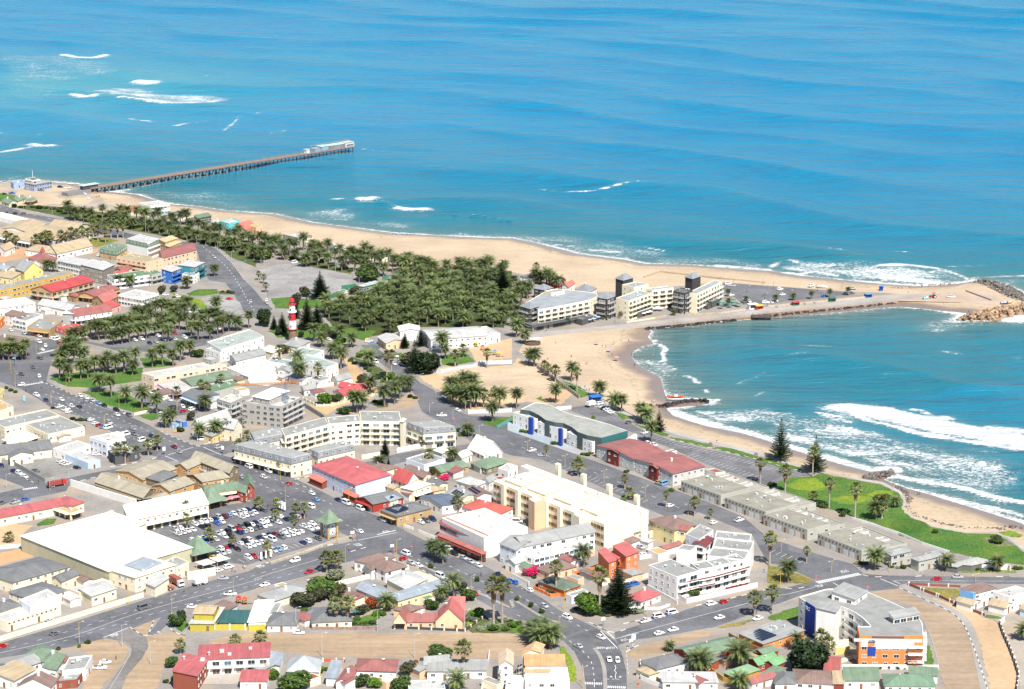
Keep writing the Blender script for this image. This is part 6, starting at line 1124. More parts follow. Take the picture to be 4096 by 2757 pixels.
many(date_palm,'21: 385,250 400,360 700,130 770,220 1020,200 1380,430 1170,560 1260,540 1310,490 880,610 970,590 920,620 1040,450 1720,130 1690,80',9.0,1.1,'feathery date palm on the sandy ground around the red-roofed bungalow','palms round the red-roofed bungalow')
many(date_palm,'21: 1740,520 1790,540 1850,560 1900,580 1950,580 2000,570 1840,450 1900,430 1960,450 1780,470 2210,600 2150,700',9.0,1.12,'feathery date palm in the clump at the edge of the sand pit','palms by the sand pit')
many(date_palm,'22: 150,180 200,200 400,530 540,325 790,480 935,600 995,610 1175,690 1225,720 1270,890 40,580',8.2,1.05,'feathery date palm beside the cove beach path','palms beside the cove path')
for s,h,sc,lab in(('23: 980,1590',7,1,'date palm on the seaside lawn beside a shaggy fan palm'),('23: 1150,1480',4,.7,'small date palm on the seaside lawn near the path'),('33: 970,480',7.5,1.15,'date palm in front of the grey-green corner bay house'),('33: 1615,490',5.5,.9,'date palm beside the low dark-eaved house'),('33: 2080,500',5.5,.9,'date palm by the white wall at the seaside lawn'),('33: 180,600',8,1.0,'date palm with orange fruit on the traffic island'),('33: 2320,1120',5,.9,'date palm at the blue-trimmed villas yard'),('33: 260,1215',5.5,.8,'date palm behind the big dark tree'),
    ('31: 1610,380',6.5,.95,'date palm on the verge opposite the half-timbered store'),('31: 1700,430',7.5,1.0,'taller date palm on the verge opposite the half-timbered store'),('31: 1800,740',8.5,1.1,'date palm at the end of the beer hall'),('31: 1690,780',5.5,.8,'small date palm behind the peach house'),('31: 1830,1590',6.0,1.1,'date palm in the yard of the turquoise-trimmed house'),('31: 1180,860',5.5,.9,'date palm in the garden between bungalow and beer hall'),('32: 655,460',8.0,1.1,'date palm in a round yellow planter'),('32: 200,1130',6.0,1.1,'leftmost trunk of the date palm clump by the road bend'),('32: 270,1100',6.0,1.1,'date palm at the back of the clump by the road bend'),('32: 350,1200',7.5,1.25,'biggest date palm of the clump by the road bend'),('32: 240,1190',6.0,1.1,'front date palm of the clump by the road bend'),('32: 1715,1430',7.0,1.3,'big date palm in front of the brick-red house'),('32: 2060,1380',8.0,1.35,'big date palm between the brick-red house and its bright green roof'),('32: 2070,1580',5.0,1.0,'date palm beside the maroon-roofed white house'),('32: 1430,1225',3.0,.55,'small palm on the sandy verge by the brick-red house'),('21: 1130,1130',5,.95,'date palm behind the red-roofed hotel'),('10: 1950,945',6.5,.9,'lone date palm beside the blue houses'),('10: 430,900',6.5,.95,'date palm beside the tall yellow gable'),('10: 480,905',6,.9,'shorter date palm beside the tall yellow gable'),('10: 1080,1050',6.5,.95,'left date palm before the curved balconies'),('10: 1180,1050',7,1.0,'right date palm before the curved balconies'),('10: 1700,1060',6.5,1.0,'date palm in front of the teal house'),('11: 530,1540',9.0,1.05,'fruiting date palm right of the lighthouse'),('11: 600,1590',7,1.05,'date palm below the lighthouse lawn'),('11: 870,1590',7,1.05,'date palm beside the lighthouse car park'),('11: 770,1530',7.5,1.0,'date palm on the lighthouse lawn'),('12: 120,1560',7.0,1.0,'date palm at the left foot of the hotel'),('12: 40,1500',9.0,1.1,'taller date palm at the left foot of the hotel'),('11: 2110,930',10.5,1.2,'tall spiky date palm standing clear above the grove'),('21: 1520,935',4.5,.7,'palm by the crescent court gate'),('21: 1780,1065',5.5,.85,'palm in front of the steep white gable house'),('21: 1930,830',5,.9,'palm beside the crescent apartments corner')):
    q=pts(s)[0];date_palm(q,h,sc,lab,None,'fruit' in lab)
many(date_palm,'12: 505,1390 670,1370 845,1340 1000,1330 1470,1300 1625,1250 1790,1235 1965,1215 2125,1190 1965,1130',3.6,.5,'small young palm along the hotel terrace','young palms on the hotel terrace',.2)
many(date_palm,'13: 65,1190 230,1165 395,1155 560,1140 730,1120',4.2,.5,'young palm lined up along the mole promenade','young palms on the mole')
gw='fan palms of the old school';many(fan_palm,'10: 420,680 450,675 330,700 370,690 400,700 460,690 840,560 850,590 560,690 600,685 650,675 700,665 750,650 800,635 60,690 100,695 150,705 890,560 960,570 1010,600 1070,600 1120,600 890,620 960,640',9.6,1.45,'shaggy fan palm around the long tan-roofed school',gw)
gk='fan palms lining the main road';many(fan_palm,'20: 1250,1040 1350,1010 1430,960 2175,980 2250,930 2255,1020; 21: 55,1090 140,1130 235,1170 25,1520 190,1520 365,1560 1830,1520',6.2,1.1,'fan palm planted along the main road pavement',gk)
for s,h,sc,lab in(('20: 1070,1085',9,1.25,'left of the two fan palms in front of the charcoal shop'),('20: 1140,1080',9.5,1.25,'right of the two fan palms in front of the charcoal shop'),('20: 1610,600',11.5,1.15,'tall fan palm in the small car park by the mauve arcade'),('20: 1830,490',9,1.1,'fan palm behind the blue-fronted wing'),('20: 1880,480',7,1.2,'shaggier fan palm behind the blue-fronted wing'),('20: 2010,410',7.5,1.1,'fan palm next to the concrete building site'),('20: 1695,1575',6.5,1.1,'fan palm in front of the supermarket arches'),('21: 215,200',11,1.2,'tall fan palm in the courthouse yard'),('21: 565,355',10,1.2,'tall fan palm beside the white cottage'),('21: 1190,325',15,1.35,'taller of the two fan palms by the beach road'),('21: 1232,300',14,1.35,'shorter of the two fan palms by the beach road'),('21: 1575,1090',6.5,1.2,'fan palm beside the white box house'),('21: 2070,570',8.5,1.5,'fan palm in the clump by the sand pit'),('21: 2170,500',6,1.1,'fan palm against the sand heap'),('21: 1810,200',8,1.3,'fan palm on the lawn by the playground'),('21: 1885,110',6,1.3,'second fan palm on the lawn by the playground'),('21: 2100,215',10,1.2,'tall fan palm in front of the playground'),('22: 295,260',6,1.1,'fan palm at the top of the cove fence'),('22: 330,290',6,1.1,'second fan palm along the cove fence'),('22: 395,340',8,1.3,'third fan palm along the cove fence'),('22: 590,425',12,1.2,'tall fan palm on the cove lawn'),('22: 310,1020',5,.7,'thin fan palm on the beach road parking strip'),('22: 600,1190',7,1.5,'broad fan palm between parking bays of the beach road'),('22: 1025,1310',6,.8,'thin fan palm beside the bays near the cream hotel'),('22: 1400,1480',7,.75,'thin fan palm near the white parked car on the beach road'),('22: 1660,1560',8,1.1,'fan palm opposite the grey townhouses'),('22: 2255,1260',11,1.2,'tall fan palm at the end of the sea-front car park'),('22: 1805,1590',4.5,.7,'small fan palm opposite the grey townhouses'),('22: 1070,1400',4,1.3,'squat fan palm beside the cream hotel'),('23: 155,1350',12,1.4,'tall fan palm at the left end of the seaside lawn'),('23: 555,1485',13,1.2,'tall slim fan palm in the middle of the seaside lawn'),('23: 790,1575',15,1.4,'tallest fan palm of the seaside lawn'),('23: 410,1435',4.5,.9,'short fan palm on the seaside lawn'),('23: 1035,1580',8.5,1.5,'shaggy fan palm on the seaside lawn'),('23: 405,1195',13,1.2,'tall fan palm against the second Norfolk pine'),('31: 645,505',7.5,1.5,'left fan palm of the pair by the guest house garden'),('31: 735,490',7,1.5,'right fan palm of the pair by the guest house garden'),('31: 730,995',10,1.4,'left fan palm in front of the cream bungalow'),('31: 835,995',10.5,1.4,'right fan palm in front of the cream bungalow'),('31: 2160,990',18,1.7,'taller of two giant fan palms at the road bend'),('31: 2238,975',17,1.6,'shorter of two giant fan palms at the road bend'),('31: 1885,1420',11,1.5,'fan palm rising behind the turquoise-trimmed house'),('31: 40,1160',4,1.2,'fan palm behind the brick courtyard block'),('32: 400,700',12.5,1.3,'tall fan palm in front of the orange bungalow'),('32: 795,895',18,1.6,'tall fan palm left of the great Norfolk pine'),('32: 2205,910',9,1.4,'fan palm on the kerb of the cross road'),('33: 40,885',10.5,1.4,'fan palm beside the lawn of the curved block'),('33: 15,445',13,1.4,'tall fan palm on the beach road island'),('33: 350,415',6,.8,'thin fan palm on the beach road parking end'),('33: 480,1210',6.5,1.4,'left fan palm below the white stair tower'),('33: 540,1275',6.5,1.4,'right fan palm below the white stair tower'),('30: 1640,1245',4.5,1.0,'fan palm at the corner of the brick courtyard block'),('30: 2140,1180',3.5,1.1,'fan palm peeping over the brick courtyard roof'),('30: 82,230',3.2,1.1,'fan palm in the school yard'),('12: 220,950',8,1.1,'lone fan palm standing at the beach edge'),('11: 1000,1190',6.5,.9,'fan palm beside the tennis court'),('11: 70,1010',5,.9,'fan palm at the gravel car park edge'),('11: 90,1090',5.2,1.0,'lower fan palm at the gravel car park edge'),('11: 25,980',5,.8,'upper fan palm at the gravel car park edge'),('32: 100,300',0.1,.1,'')):
    if lab:fan_palm(pts(s)[0],h,sc,lab,None)
many(fan_palm,'30: 1700,110 1905,240 2115,290; 31: 100,370 350,140 180,60 440,20',5.6,1.0,'fan palm in a stone bed between car park rows','fan palms of the car park')
# pines
for rc,x,y,h,k,sx,lab in(('22',1335,785,11.5,0,1.05,'young Norfolk pine on the cove path with layered branches'),('23',115,1050,21,0,.95,'tall Norfolk pine standing alone on the beach edge'),('23',430,1155,18,0,1.0,'Norfolk pine behind a tall fan palm on the beach edge'),('32',965,885,22,2,1.25,'great dark Norfolk pine at the road corner'),('21',1175,1012,9.5,2,1.1,'slim Norfolk pine in the crescent court'),('21',1342,1252,6.5,2,1.2,'small dark pine in front of the scarlet A-frame'),('21',1205,1150,8,2,.7,'narrow leaning pine behind the red-roofed hotel'),('21',1445,255,19,0,1.0,'tall open Norfolk pine beside the beach road'),('11',585,1145,17.5,2,1.6,'broad dark pine at the corner of the gravel car park'),('11',2240,1160,25,2,1.2,'tall dark pine towering over the end of the grove'),('11',240,1465,13,2,1.3,'dark cypress-like pine left of the lighthouse'),('11',165,1430,9,2,1.2,'smaller dark pine left of the lighthouse'),('11',465,1430,20,2,1.2,'dark pine right behind the lighthouse'),('11',555,1390,14,2,1.3,'second dark pine right behind the lighthouse'),('10',1265,1280,6.5,2,1.3,'small dark pine by the banded white building'),('11',1355,1600,10,2,1.2,'pine at the left end of the long museum'),('11',1500,1580,12,0,1.2,'open-branched pine in front of the long museum'),('11',355,1330,14,2,1.1,'dark pine just behind the lighthouse lantern')):
    pine(G(rc,x,y),h,k,lab,None,sx)
# trees
for rc,x,y,w,h,k,lab in(('11',75,1400,9,12,'n','dense dark round tree left of the lighthouse'),('11',355,1210,7,9,'o','dull green tree behind the lighthouse'),('11',450,1130,7,7.5,'o','pale-trunked tree beside the broad dark pine'),('11',1010,985,16,11,'g','wide dark tree at the end of the gravel car park'),('11',900,1110,7,6,'o','tree in front of the green clubhouse'),('11',870,1240,8,6,'o','rounded tree at the grove edge by the tennis court'),('11',630,1470,7,6.5,'g','round tree right of the lighthouse'),('11',680,1500,9,5,'o','spreading grey-green tree by the lighthouse lawn'),('11',755,1585,9,6,'b','bright green tree by the lighthouse car park'),('11',60,790,11,6,'g','leafy tree beside the seafront road'),('11',210,1480,5,5,'n','small dark tree at the lighthouse foot'),('11',410,1500,4,4,'n','clipped dark tree at the lighthouse foot'),('11',1380,1180,13,8,'o','dark bushy tree within the grove'),('11',2060,1110,13,9,'o','grey-green tree near the end of the grove'),
    ('21',960,345,5.5,6,'o','dark round tree on the sandy court'),('21',1210,315,6.5,4.5,'b','round green tree below the two fan palms'),('21',620,540,9,7,'b','light green tree in the walled garden'),('21',725,515,6,4.5,'g','smaller dark tree in the walled garden'),('21',800,630,7,4,'g','low dark tree behind the crescent'),('21',1560,260,15,13,'n','huge dark tree beside the beach road'),('21',1400,190,12,10,'o','dark tree behind the tall open pine'),('21',250,80,7,6,'o','dark tree in the courthouse yard'),('21',640,240,3.5,5,'g','slender tree beside the white government building'),('21',960,110,7,4.5,'b','bright tree beside the sandy court'),('21',1640,1180,6,3.5,'g','garden tree next to the green-roofed bungalow'),('21',1500,1568,5,4,'g','round tree before the tan corner shop'),
    ('31',600,720,13,8,'g','large wide green tree between the grey roofs'),('31',430,810,11,6.5,'o','grey-leaved tree next to the wide green tree'),('31',740,745,10,6.5,'o','purple-grey tree beside the brown roof'),('31',560,770,8,5.5,'o','dark grey tree below the wide green tree'),('31',340,1600,12,9,'g','dark olive tree at the pyramid-roofed house'),('31',950,1540,6.5,5,'g','garden tree in front of the rose-brown roof'),('31',1375,1440,6,6.5,'o','dark garden tree beside the rose-brown roof'),('31',1440,1410,4,5,'r','reddish tree next to the rose-brown roof'),('31',1320,1590,8,6.5,'g','tall bright hedge tree at the turquoise-trimmed house'),('31',1670,1270,10,4.5,'g','domed hedge tree behind the turquoise-trimmed house'),('31',720,575,8,5.5,'s','pale bushy tree in the guest house garden'),('31',1050,840,6,5,'r','dark reddish tree in the bungalow garden'),('31',950,890,5.5,4.5,'o','dark tree by the green parasol'),('31',1930,760,7,5.5,'g','round tree at the back of the peach house'),('31',1600,840,6.5,4.5,'g','garden tree behind the peach house'),('31',1870,680,4.5,5,'o','tree between the beer hall and the main road'),('31',150,1470,6,4,'b','bright garden tree beside the pyramid-roofed house'),('31',1090,1550,6,4,'b','bright garden tree at the lower edge'),('31',1950,1430,3,3.4,'n','dark tree in the turquoise-trimmed courtyard'),
    ('32',700,890,11,9.5,'b','rounded bright green tree left of the tall fan palm'),('32',870,860,9,8,'g','dark tree under the great pine'),('33',360,1400,17,12,'n','massive dark green tree above the bottom row'),('33',1310,1385,5,4,'r','reddish shrub tree against the orange wall'),('30',1600,1000,6,5.5,'g','garden tree beside the yellow-green kiosk'),('30',1650,950,4,5,'n','dark small tree beside the yellow-green kiosk'),('30',1560,1370,5,5,'g','tree against the brick courtyard block'),('32',1310,165,4,2.5,'g','small tree beside the yellow villa wall'),('20',1610,330,3.5,4.5,'g','slender tree before the pink building'),('20',1810,270,5,3,'o','low tree before the pink building'),('20',1740,690,4.5,5.5,'o','tree at the corner of the colonial house'),('20',1640,790,4,3,'g','bushy tree beside the blue site cabins'),('20',1800,110,7,5,'g','leafy tree beside the courthouse'),('33',1520,150,3,2.2,'g','lone bush on the seaside lawn'),('33',2080,240,6,3.4,'g','bush in the oval bed of the seaside lawn'),('23',1030,1410,8,3,'g','sprawling bush on the seaside lawn'),('32',1650,710,5.5,3.0,'g','round bush before the curved apartments'),('10',1470,1110,5,7,'o','thin tree in front of the banded white building'),('10',1580,1090,5,5.5,'o','grey tree beside the far lawn')):
    tree(G(rc,x,y),w,h,k,lab)
bush(G('32',180,530),7.5,4.4,'m','vivid magenta bougainvillea by the brown bungalow',None);bush(G('21',1715,1225),5.5,3,'m','dark magenta bougainvillea behind the green-roofed bungalow',None);bush(G('30',330,1370),5,3,'r','dark red bush beside the pale green roofs',None)
for i in range(7):bush(G('32',1965+27*i,680-6*i),2.6,2.2,'r','red flowering hedge bush along the white garden wall','red hedge bushes')
gs='promenade scrub'
for s,lo,hi,kk,lab in(('10: 130,320 200,325 300,318 360,330 420,330 480,340 540,360 700,410 780,410 850,420 900,410 980,400 1010,440 1080,440 1150,480 1200,500 1260,500 1320,520 1380,520 1480,540 1560,560 1640,570 1720,600 1850,640 1950,660 2100,690 2200,740 2300,760 560,330 620,350 740,350 1170,460 1220,470',3,6.5,'gng','dark salt bush in the strip beside the seafront road'),('11: 20,760 120,770 340,790 400,800 540,800 600,820 700,850 800,880 860,900 960,900 1420,940 1500,950 1360,970',3,6,'gng','dark salt bush in the strip beside the seafront road')):
    for q in pts(s):bush(q,rp.uniform(lo,hi),rp.uniform(1.6,3.2),rp.choice(kk),lab,gs)
for s,lo,hi,kk,lab,g2 in(('31: 1990,960 2050,1030 2030,880 1980,900 2110,1000 2160,1040 2200,1010 2270,1040 2320,1000 2290,950 1930,950; 32: 20,1010 80,1040 60,980',2.5,5,'gssb','silver-green shrub in the bed by the giant fan palms','shrubs at the road bend'),('32: 600,850 640,880 820,900 870,905 920,895 1010,890 1060,880 1110,880 1160,875',2,4,'gsg','low shrub at the foot of the great pine','shrubs under the great pine'),('31: 750,985 800,985 880,980 930,975 990,975 1060,975 1100,900 1130,870 430,900 440,860 420,920 1020,860 1150,900 1200,830 920,940',1.8,4,'gbb','garden shrub around the cream bungalow','cream bungalow shrubs'),('21: 860,150 900,175 1000,225 1030,245 1080,290 1110,310 1150,340 1230,350 1260,340 1080,520 1120,540 1400,480 1450,490',2,4,'gng','clipped hedge shrub beside the beach road','beach road hedge'),('21: 1620,890 1680,880 1740,870 1800,860 1860,830 1900,790 1960,790 1990,840 1560,920 1830,790',2,4,'gbo','garden shrub around the crescent apartments corner','crescent shrubs'),('22: 90,795 130,800 170,790 380,905 430,905 650,1000 690,1010 720,990 1040,1160 1450,1330 740,670 1010,1420',2,3.6,'gb','planter shrub along the terrace driveways','driveway shrubs'),('20: 660,680 700,690 740,690 790,690 480,580 750,760 1540,470 1500,460 60,400 100,420 140,435 1400,430 1700,570',2,3.6,'gng','shrub in the verge beds of the main road','main road verge shrubs'),('23: 470,1470 510,1480 660,1530 60,1290 20,1290 680,1560',2,5,'ggn','bush at the edge of the seaside lawn','seaside lawn bushes'),('33: 800,430 840,430 880,430 1120,460 1180,470 1230,470 1750,450 1900,490 1960,495 2020,490 2260,480 2300,480 1640,480',1.8,3.4,'gbs','garden shrub in front of the beach houses','beach house shrubs'),('31: 1030,1530 1080,1500 1160,1500 1200,1500 1240,1490 580,1420 640,1400 600,1390',1.6,3,'gb','garden shrub along the bottom row','bottom row shrubs'),('32: 230,630 330,690 370,695 200,560 1100,540 1140,570 640,800 1190,840',1.4,2.6,'gb','small shrub by the orange bungalow','orange bungalow shrubs'),('33: 950,1385 1020,1385 1100,1385 1180,1385 1240,1385 300,1130 365,1120',1.4,2.4,'gb','low shrub below the orange facade','orange facade shrubs'),('30: 1580,1480 1510,1510 1600,930 1700,1000 1570,930 800,1150 720,1190 530,1210',1.4,3,'gb','dusty shrub near the slip road','slip road shrubs'),('10: 60,370 40,200 140,380 1580,1140 1660,1150 1730,1160 2020,1090 2080,1095 2110,1100',2,4,'go','low bush on the roadside near the old town','old town roadside bushes')):
    for q in pts(s):bush(q,rp.uniform(lo,hi),rp.uniform(lo,hi)*.62,rp.choice(kk),lab,g2)

# past about 300 date palms, the ones that show smallest become one mass
dp=sorted((o for o in SC.objects if o.parent is None and o.name.split('.')[0]=='date_palm'),key=lambda o:o.location.y/o.children[1].scale[0])[300:]
bpy.context.view_layer.update();acc={0:[],1:[]};gone=[]
VV,FF,MM=[],[],[];nv=0
for o in dp:
    for ch in o.children:
        me=ch.data;n=len(me.vertices);co=np.empty(n*3,np.float32);me.vertices.foreach_get('co',co);M=np.array(ch.matrix_world);co=co.reshape(-1,3)@M[:3,:3].T+M[:3,3];VV.append(co)
        FF+=[tuple(v+nv for v in p.vertices)for p in me.polygons];k=3 if ch.name.startswith('trunk')else 0;MM+=[k+p.material_index for p in me.polygons];nv+=n;gone.append(ch)
    gone.append(o)
for o in gone:bpy.data.objects.remove(o)
me=bpy.data.meshes.new('far_date_palms');me.from_pydata(np.concatenate(VV).tolist(),[],FF);[me.materials.append(x)for x in(LEAFD,DEAD,FRUIT,BARK)];me.polygons.foreach_set('material_index',MM);o=link(bpy.data.objects.new('far_date_palms',me));tag(o,'farthest date palms of the promenade and old town, seen as one mass','palm trees',None,'stuff')
c=G('21',2240,470);b=MB();b.lathe([(13,-.1),(11,.7),(7.5,2.0),(4,3.0),(1.5,3.5),(0,3.6)],26);me=b.mesh('sand_heap',[TAN],True)
for v in me.vertices:v.co*=1+.16*math.sin(v.co.x*1.3+v.co.y)*math.cos(v.co.y*.8)
tag(put('sand_heap',me,None,(c.x,c.y,.06)),'pale heaped sand mound in the middle of the pit','sand heap')

# ================================================================ VEHICLES
TYRE=mat('plain',(0.02,0.02,0.02));RIM=mat('metal',(0.45,0.45,0.46));CGL=mat('glass',(0.012,0.014,0.018));LAMPW=mat('glass',(0.75,0.75,0.72));LAMPR=mat('glass',(0.4,0.02,0.02));BLACKP=mat('plain',(0.03,0.03,0.03))
CARC=dict(white=(0.80,0.80,0.79),silver=(0.42,0.43,0.45),grey=(0.13,0.135,0.145),black=(0.012,0.013,0.018),navy=(0.012,0.025,0.09),blue=(0.02,0.13,0.48),sky=(0.16,0.33,0.55),red=(0.45,0.008,0.012),maroon=(0.17,0.008,0.02),yellow=(0.72,0.40,0.01),green=(0.02,0.1,0.05),gold=(0.32,0.25,0.15))
# length, width, belt height, roof height, bonnet start, cabin base (rear, front), cabin top (rear, front), bed (rear open tray from)
KIND=dict(sedan=(4.5,1.76,.92,1.46,(-1.75,1.05),(-1.05,.25)),hatchback=(3.9,1.7,.94,1.5,(-1.85,1.0),(-1.6,.2)),suv=(4.75,1.86,1.08,1.82,(-2.25,1.05),(-2.1,.35)),pickup=(5.2,1.84,1.05,1.78,(-.75,1.15),(-.55,.45)),van=(5.1,1.9,1.12,2.2,(-2.45,1.95),(-2.4,1.2)))
VM={}
def car_meshes(kind,col):
    if(kind,col)in VM:return VM[(kind,col)]
    L,Wd,zb,zr,cb,ct=KIND[kind];hl,hw=L/2,Wd/2;b=MB();z0=.3
    def ring(y,w,za,zb_):return[(-w,y,za),(w,y,za),(w,y,zb_),(-w,y,zb_)]
    st=[(-hl,hw*.86,.42,zb*.80),(-hl+.12,hw*.97,z0,zb*.96),(cb[0],hw,z0-.04,zb),(cb[1],hw,z0-.04,zb),(hl-.55,hw*.97,z0,zb*.88),(hl-.08,hw*.88,.36,zb*.72),(hl,hw*.8,.42,zb*.62)]
    if kind=='van':st=[(-hl,hw*.92,.4,zb*.95),(-hl+.1,hw,z0,zb),(cb[0],hw,z0,zb),(cb[1],hw,z0,zb),(hl-.2,hw*.96,z0,zb*.85),(hl,hw*.85,.42,zb*.66)]
    if kind=='pickup':st[0]=(-hl,hw*.95,.45,zb*.98);st[1]=(-hl+.1,hw*.98,z0+.1,zb*.99)
    R_=[ring(*s)for s in st]
    for r0,r1 in zip(R_,R_[1:]):
        for k in range(4):j=(k+1)%4;b.face([r0[k],r0[j],r1[j],r1[k]][::-1])
    b.face(R_[0][::-1]if False else R_[0]);b.face(R_[-1][::-1])
    wi=hw*.80;sh=.10
    base=[(-hw*.94,cb[0],zb-.01),(hw*.94,cb[0],zb-.01),(hw*.94,cb[1],zb-.01),(-hw*.94,cb[1],zb-.01)];top=[(-wi,ct[0],zr),(wi,ct[0],zr),(wi,ct[1],zr),(-wi,ct[1],zr)]
    tp2=[(-wi*.88,ct[0]+.12,zr+.05),(wi*.88,ct[0]+.12,zr+.05),(wi*.88,ct[1]-.12,zr+.05),(-wi*.88,ct[1]-.12,zr+.05)]
    for k in range(4):j=(k+1)%4;b.face([base[k],base[j],top[j],top[k]]);b.face([top[k],top[j],tp2[j],tp2[k]])
    b.face(tp2)
    if kind=='pickup':                                   # open load bed
        b.face([(-hw*.82,-hl+.2,zb+.012),(hw*.82,-hl+.2,zb+.012),(hw*.82,cb[0]-.1,zb+.012),(-hw*.82,cb[0]-.1,zb+.012)],1)
    body=b.mesh('body',[mat('car',CARC[col]),BLACKP])
    def pane(k,m0=.10,m1=.90,n0=.16,n1=.90,name='side_window'):
        j=(k+1)%4;A,B_,C_,D_=(Vector(q)for q in(base[k],base[j],top[j],top[k]));n=(B_-A).cross(D_-A).normalized()*.012;P=lambda u,v:(A*(1-u)+B_*u)*(1-v)+(D_*(1-u)+C_*u)*v+n
        q=MB();q.face([P(m0,n0),P(m1,n0),P(m1,n1),P(m0,n1)]);q.face([P(m0,n0)-n*2,P(m1,n0)-n*2,P(m1,n0),P(m0,n0)]);return q.mesh(name,[CGL])
    parts=[('rear_window',pane(0,name='rear_window')),('side_window',pane(1,.08,.93)),('windscreen',pane(2,.06,.94,.1,.94,'windscreen')),('side_window',pane(3,.07,.92))]
    q=MB()
    for s_ in(-1,1):q.box((s_*hw*.66,hl-.06,zb*.62),(.34,.12,.14));q.box((s_*hw*.74,-hl+.02,zb*.72),(.26,.08,.2),0,1)
    parts.append(('lights',q.mesh('lights',[LAMPW,LAMPR])))
    VM[(kind,col)]=(body,parts);return VM[(kind,col)]
wb=MB();wb.tube((-.11,0,0),(.11,0,0),.33,.33,14,0);wb.tube((-.118,0,0),(.118,0,0),.2,.2,10,1);WHEEL=wb.mesh('wheel',[TYRE,RIM])
COLN=dict(sky='light blue',navy='dark blue')
NCAR={}
def car(p,ang,col,kind,label,group,z=.045):
    """ang: heading (direction of the bonnet)"""
    body,parts=car_meshes(kind,col);L,Wd=KIND[kind][:2];o=thing('van' if kind=='van' else 'car',label,'van' if kind=='van' else 'car',(p.x,p.y,z),ang-math.pi/2,group)
    put('body',body,o,(0,0,.04))
    for n,me in parts:put(n,me,o,(0,0,.04))
    for sx in(-1,1):
        for y in(-L*.30,L*.31):put('wheel',WHEEL,o,(sx*(Wd/2-.1),y,.33))
    return o
KN=dict(sedan='saloon car',hatchback='hatchback',suv='four-wheel drive',pickup='pickup',van='minibus')
DIRS=dict(m=(1,.45),M=(-1,-.45),s=(1,-.28),S=(-1,.28),b=(1,.37),B=(-1,-.37),e=(1,-.24),E=(-1,.24),k=(.25,1),r=(1,.02),R=(-1,-.02),u=(-.5,-1),d=(1,.7),l=(1,.1))
CK=dict(w='white',s='silver',g='grey',k='black',n='navy',b='blue',y='sky',r='red',m='maroon',Y='yellow',o='gold');KK=dict(s='sedan',h='hatchback',u='suv',p='pickup',v='van')
def cars(zone,group,rc,s,z=.045):
    for q in s.split():
        x,y,code=q.split(',');col,kind,d=CK[code[0]],KK[code[1]],code[2];p=G(rc,float(x),float(y));a=pxdir(rc,float(x),float(y),*[v*40 for v in DIRS[d]])
        car(p,a+rp.uniform(-.04,.04),col,kind,'%s %s %s'%(COLN.get(col,col),KN[kind],zone),group,z)
cars('driving along the main road','cars driving on the main road','20','560,508,whm 645,565,wpM 720,572,nhM 1065,645,wsm 1205,770,spM 1585,938,msm 1620,980,spM 335,468,wum 420,512,nhm 2130,1042,nhM 2190,1068,ssM')
cars('parked nose-in at the grey-roofed shops','cars at the grey-roofed shops','20','540,570,wps 600,595,wps 625,618,whs 830,690,whs 870,722,whs 902,740,rhs 945,752,yps 985,762,wvs 995,718,sum 1145,825,wvs 1215,818,gsm 1295,878,wvs 1380,905,wvs 1380,840,nhm')
cars('parked along the lawn kerb','cars along the lawn kerb','20','730,472,whm 785,492,wsm 838,515,shm 895,538,ysm 947,560,ksm 1060,605,kum 1118,628,ssm 1175,650,gum')
cars('in the small car park by the mauve arcade','cars by the mauve arcade','20','1375,470,wvm 1440,478,wum 1500,492,wsm 1545,512,whm 1595,590,khl 1660,570,wsd 1668,612,rss 1750,595,wus 1470,635,whs 1360,550,gsm 1230,410,shl 1480,700,wps')
cars('waiting at the street junction','cars at the junction','20','360,130,guB 300,212,gpu 190,275,gpB 358,295,whk 195,372,whS 415,18,whk 380,52,wsB 480,102,ksB')
cars('parked in the walled yard','cars in the walled yard','20','455,1010,opr 560,1062,wps 585,1082,wps 610,1092,wps 320,1155,gsr 700,1128,khr 880,1005,wsr')
cars('parked on the station street','cars on the station street','20','125,1158,nsm 175,1180,wum 228,1208,whm 10,1105,nsm 140,1438,sps 232,1415,bss 15,1450,gus')
cars('standing near the colonial house','cars near the colonial house','20','1840,870,wvr 1990,940,sus 1430,945,khs 2260,1120,wvM 2310,1105,wum 2200,1215,ssm')
cars('on the main road near the red-roofed hotel','cars near the red-roofed hotel','21','115,1160,wvm 65,1210,wpM 300,1272,rhM 508,1362,whm 545,1418,ysM 497,1482,wvM 748,1420,nsm 822,1450,wvm 950,1502,wvm 10,1115,wsm 1250,180,wsb 1310,165,sub 1340,185,ssb 1115,122,nsb 1080,165,wvb 1835,605,whb 1270,110,wsb')
cars('parked outside the crescent apartments','cars outside the crescent','21','1690,650,wpr 2290,1425,gsr')
cars('in the sea-front car park','cars in the sea-front car park','22','800,545,wus 815,568,wps 838,585,nss 860,592,wss 880,605,wus 905,622,wss 1065,712,gss 1210,805,wps 1290,918,wsb 1465,980,whr 1240,905,whb')
cars('on the beach road','cars on the beach road','22','180,968,wps 275,1012,ssr 1440,1472,whs 1345,1262,ous 1385,1275,yvs')
cars('on the beach road by the cream hotel','cars near the yellow villa','32','1835,65,whs 2065,42,wps')
cars('on the main road near the half-timbered store','cars near the half-timbered store','31','940,145,wsM 1160,42,wpm 1358,348,wvM 1342,395,rhs 1408,432,ssm 1480,455,wsm 1675,555,wvm 1745,592,whm 1800,348,kum 1888,388,shm 1950,422,ssm 2025,458,whm 2200,540,npM 2310,600,bhm 1645,298,whr 1740,310,wvr 1990,712,rhm 1900,665,whm')
cars('in the yard beside the tan corner shop','cars beside the tan corner shop','31','1500,62,whm 1548,48,gum 1605,35,num')
cars('driving along the cross street','cars on the cross street','31','355,412,wuS 485,512,rsS 80,632,wsS 390,1068,wsr')
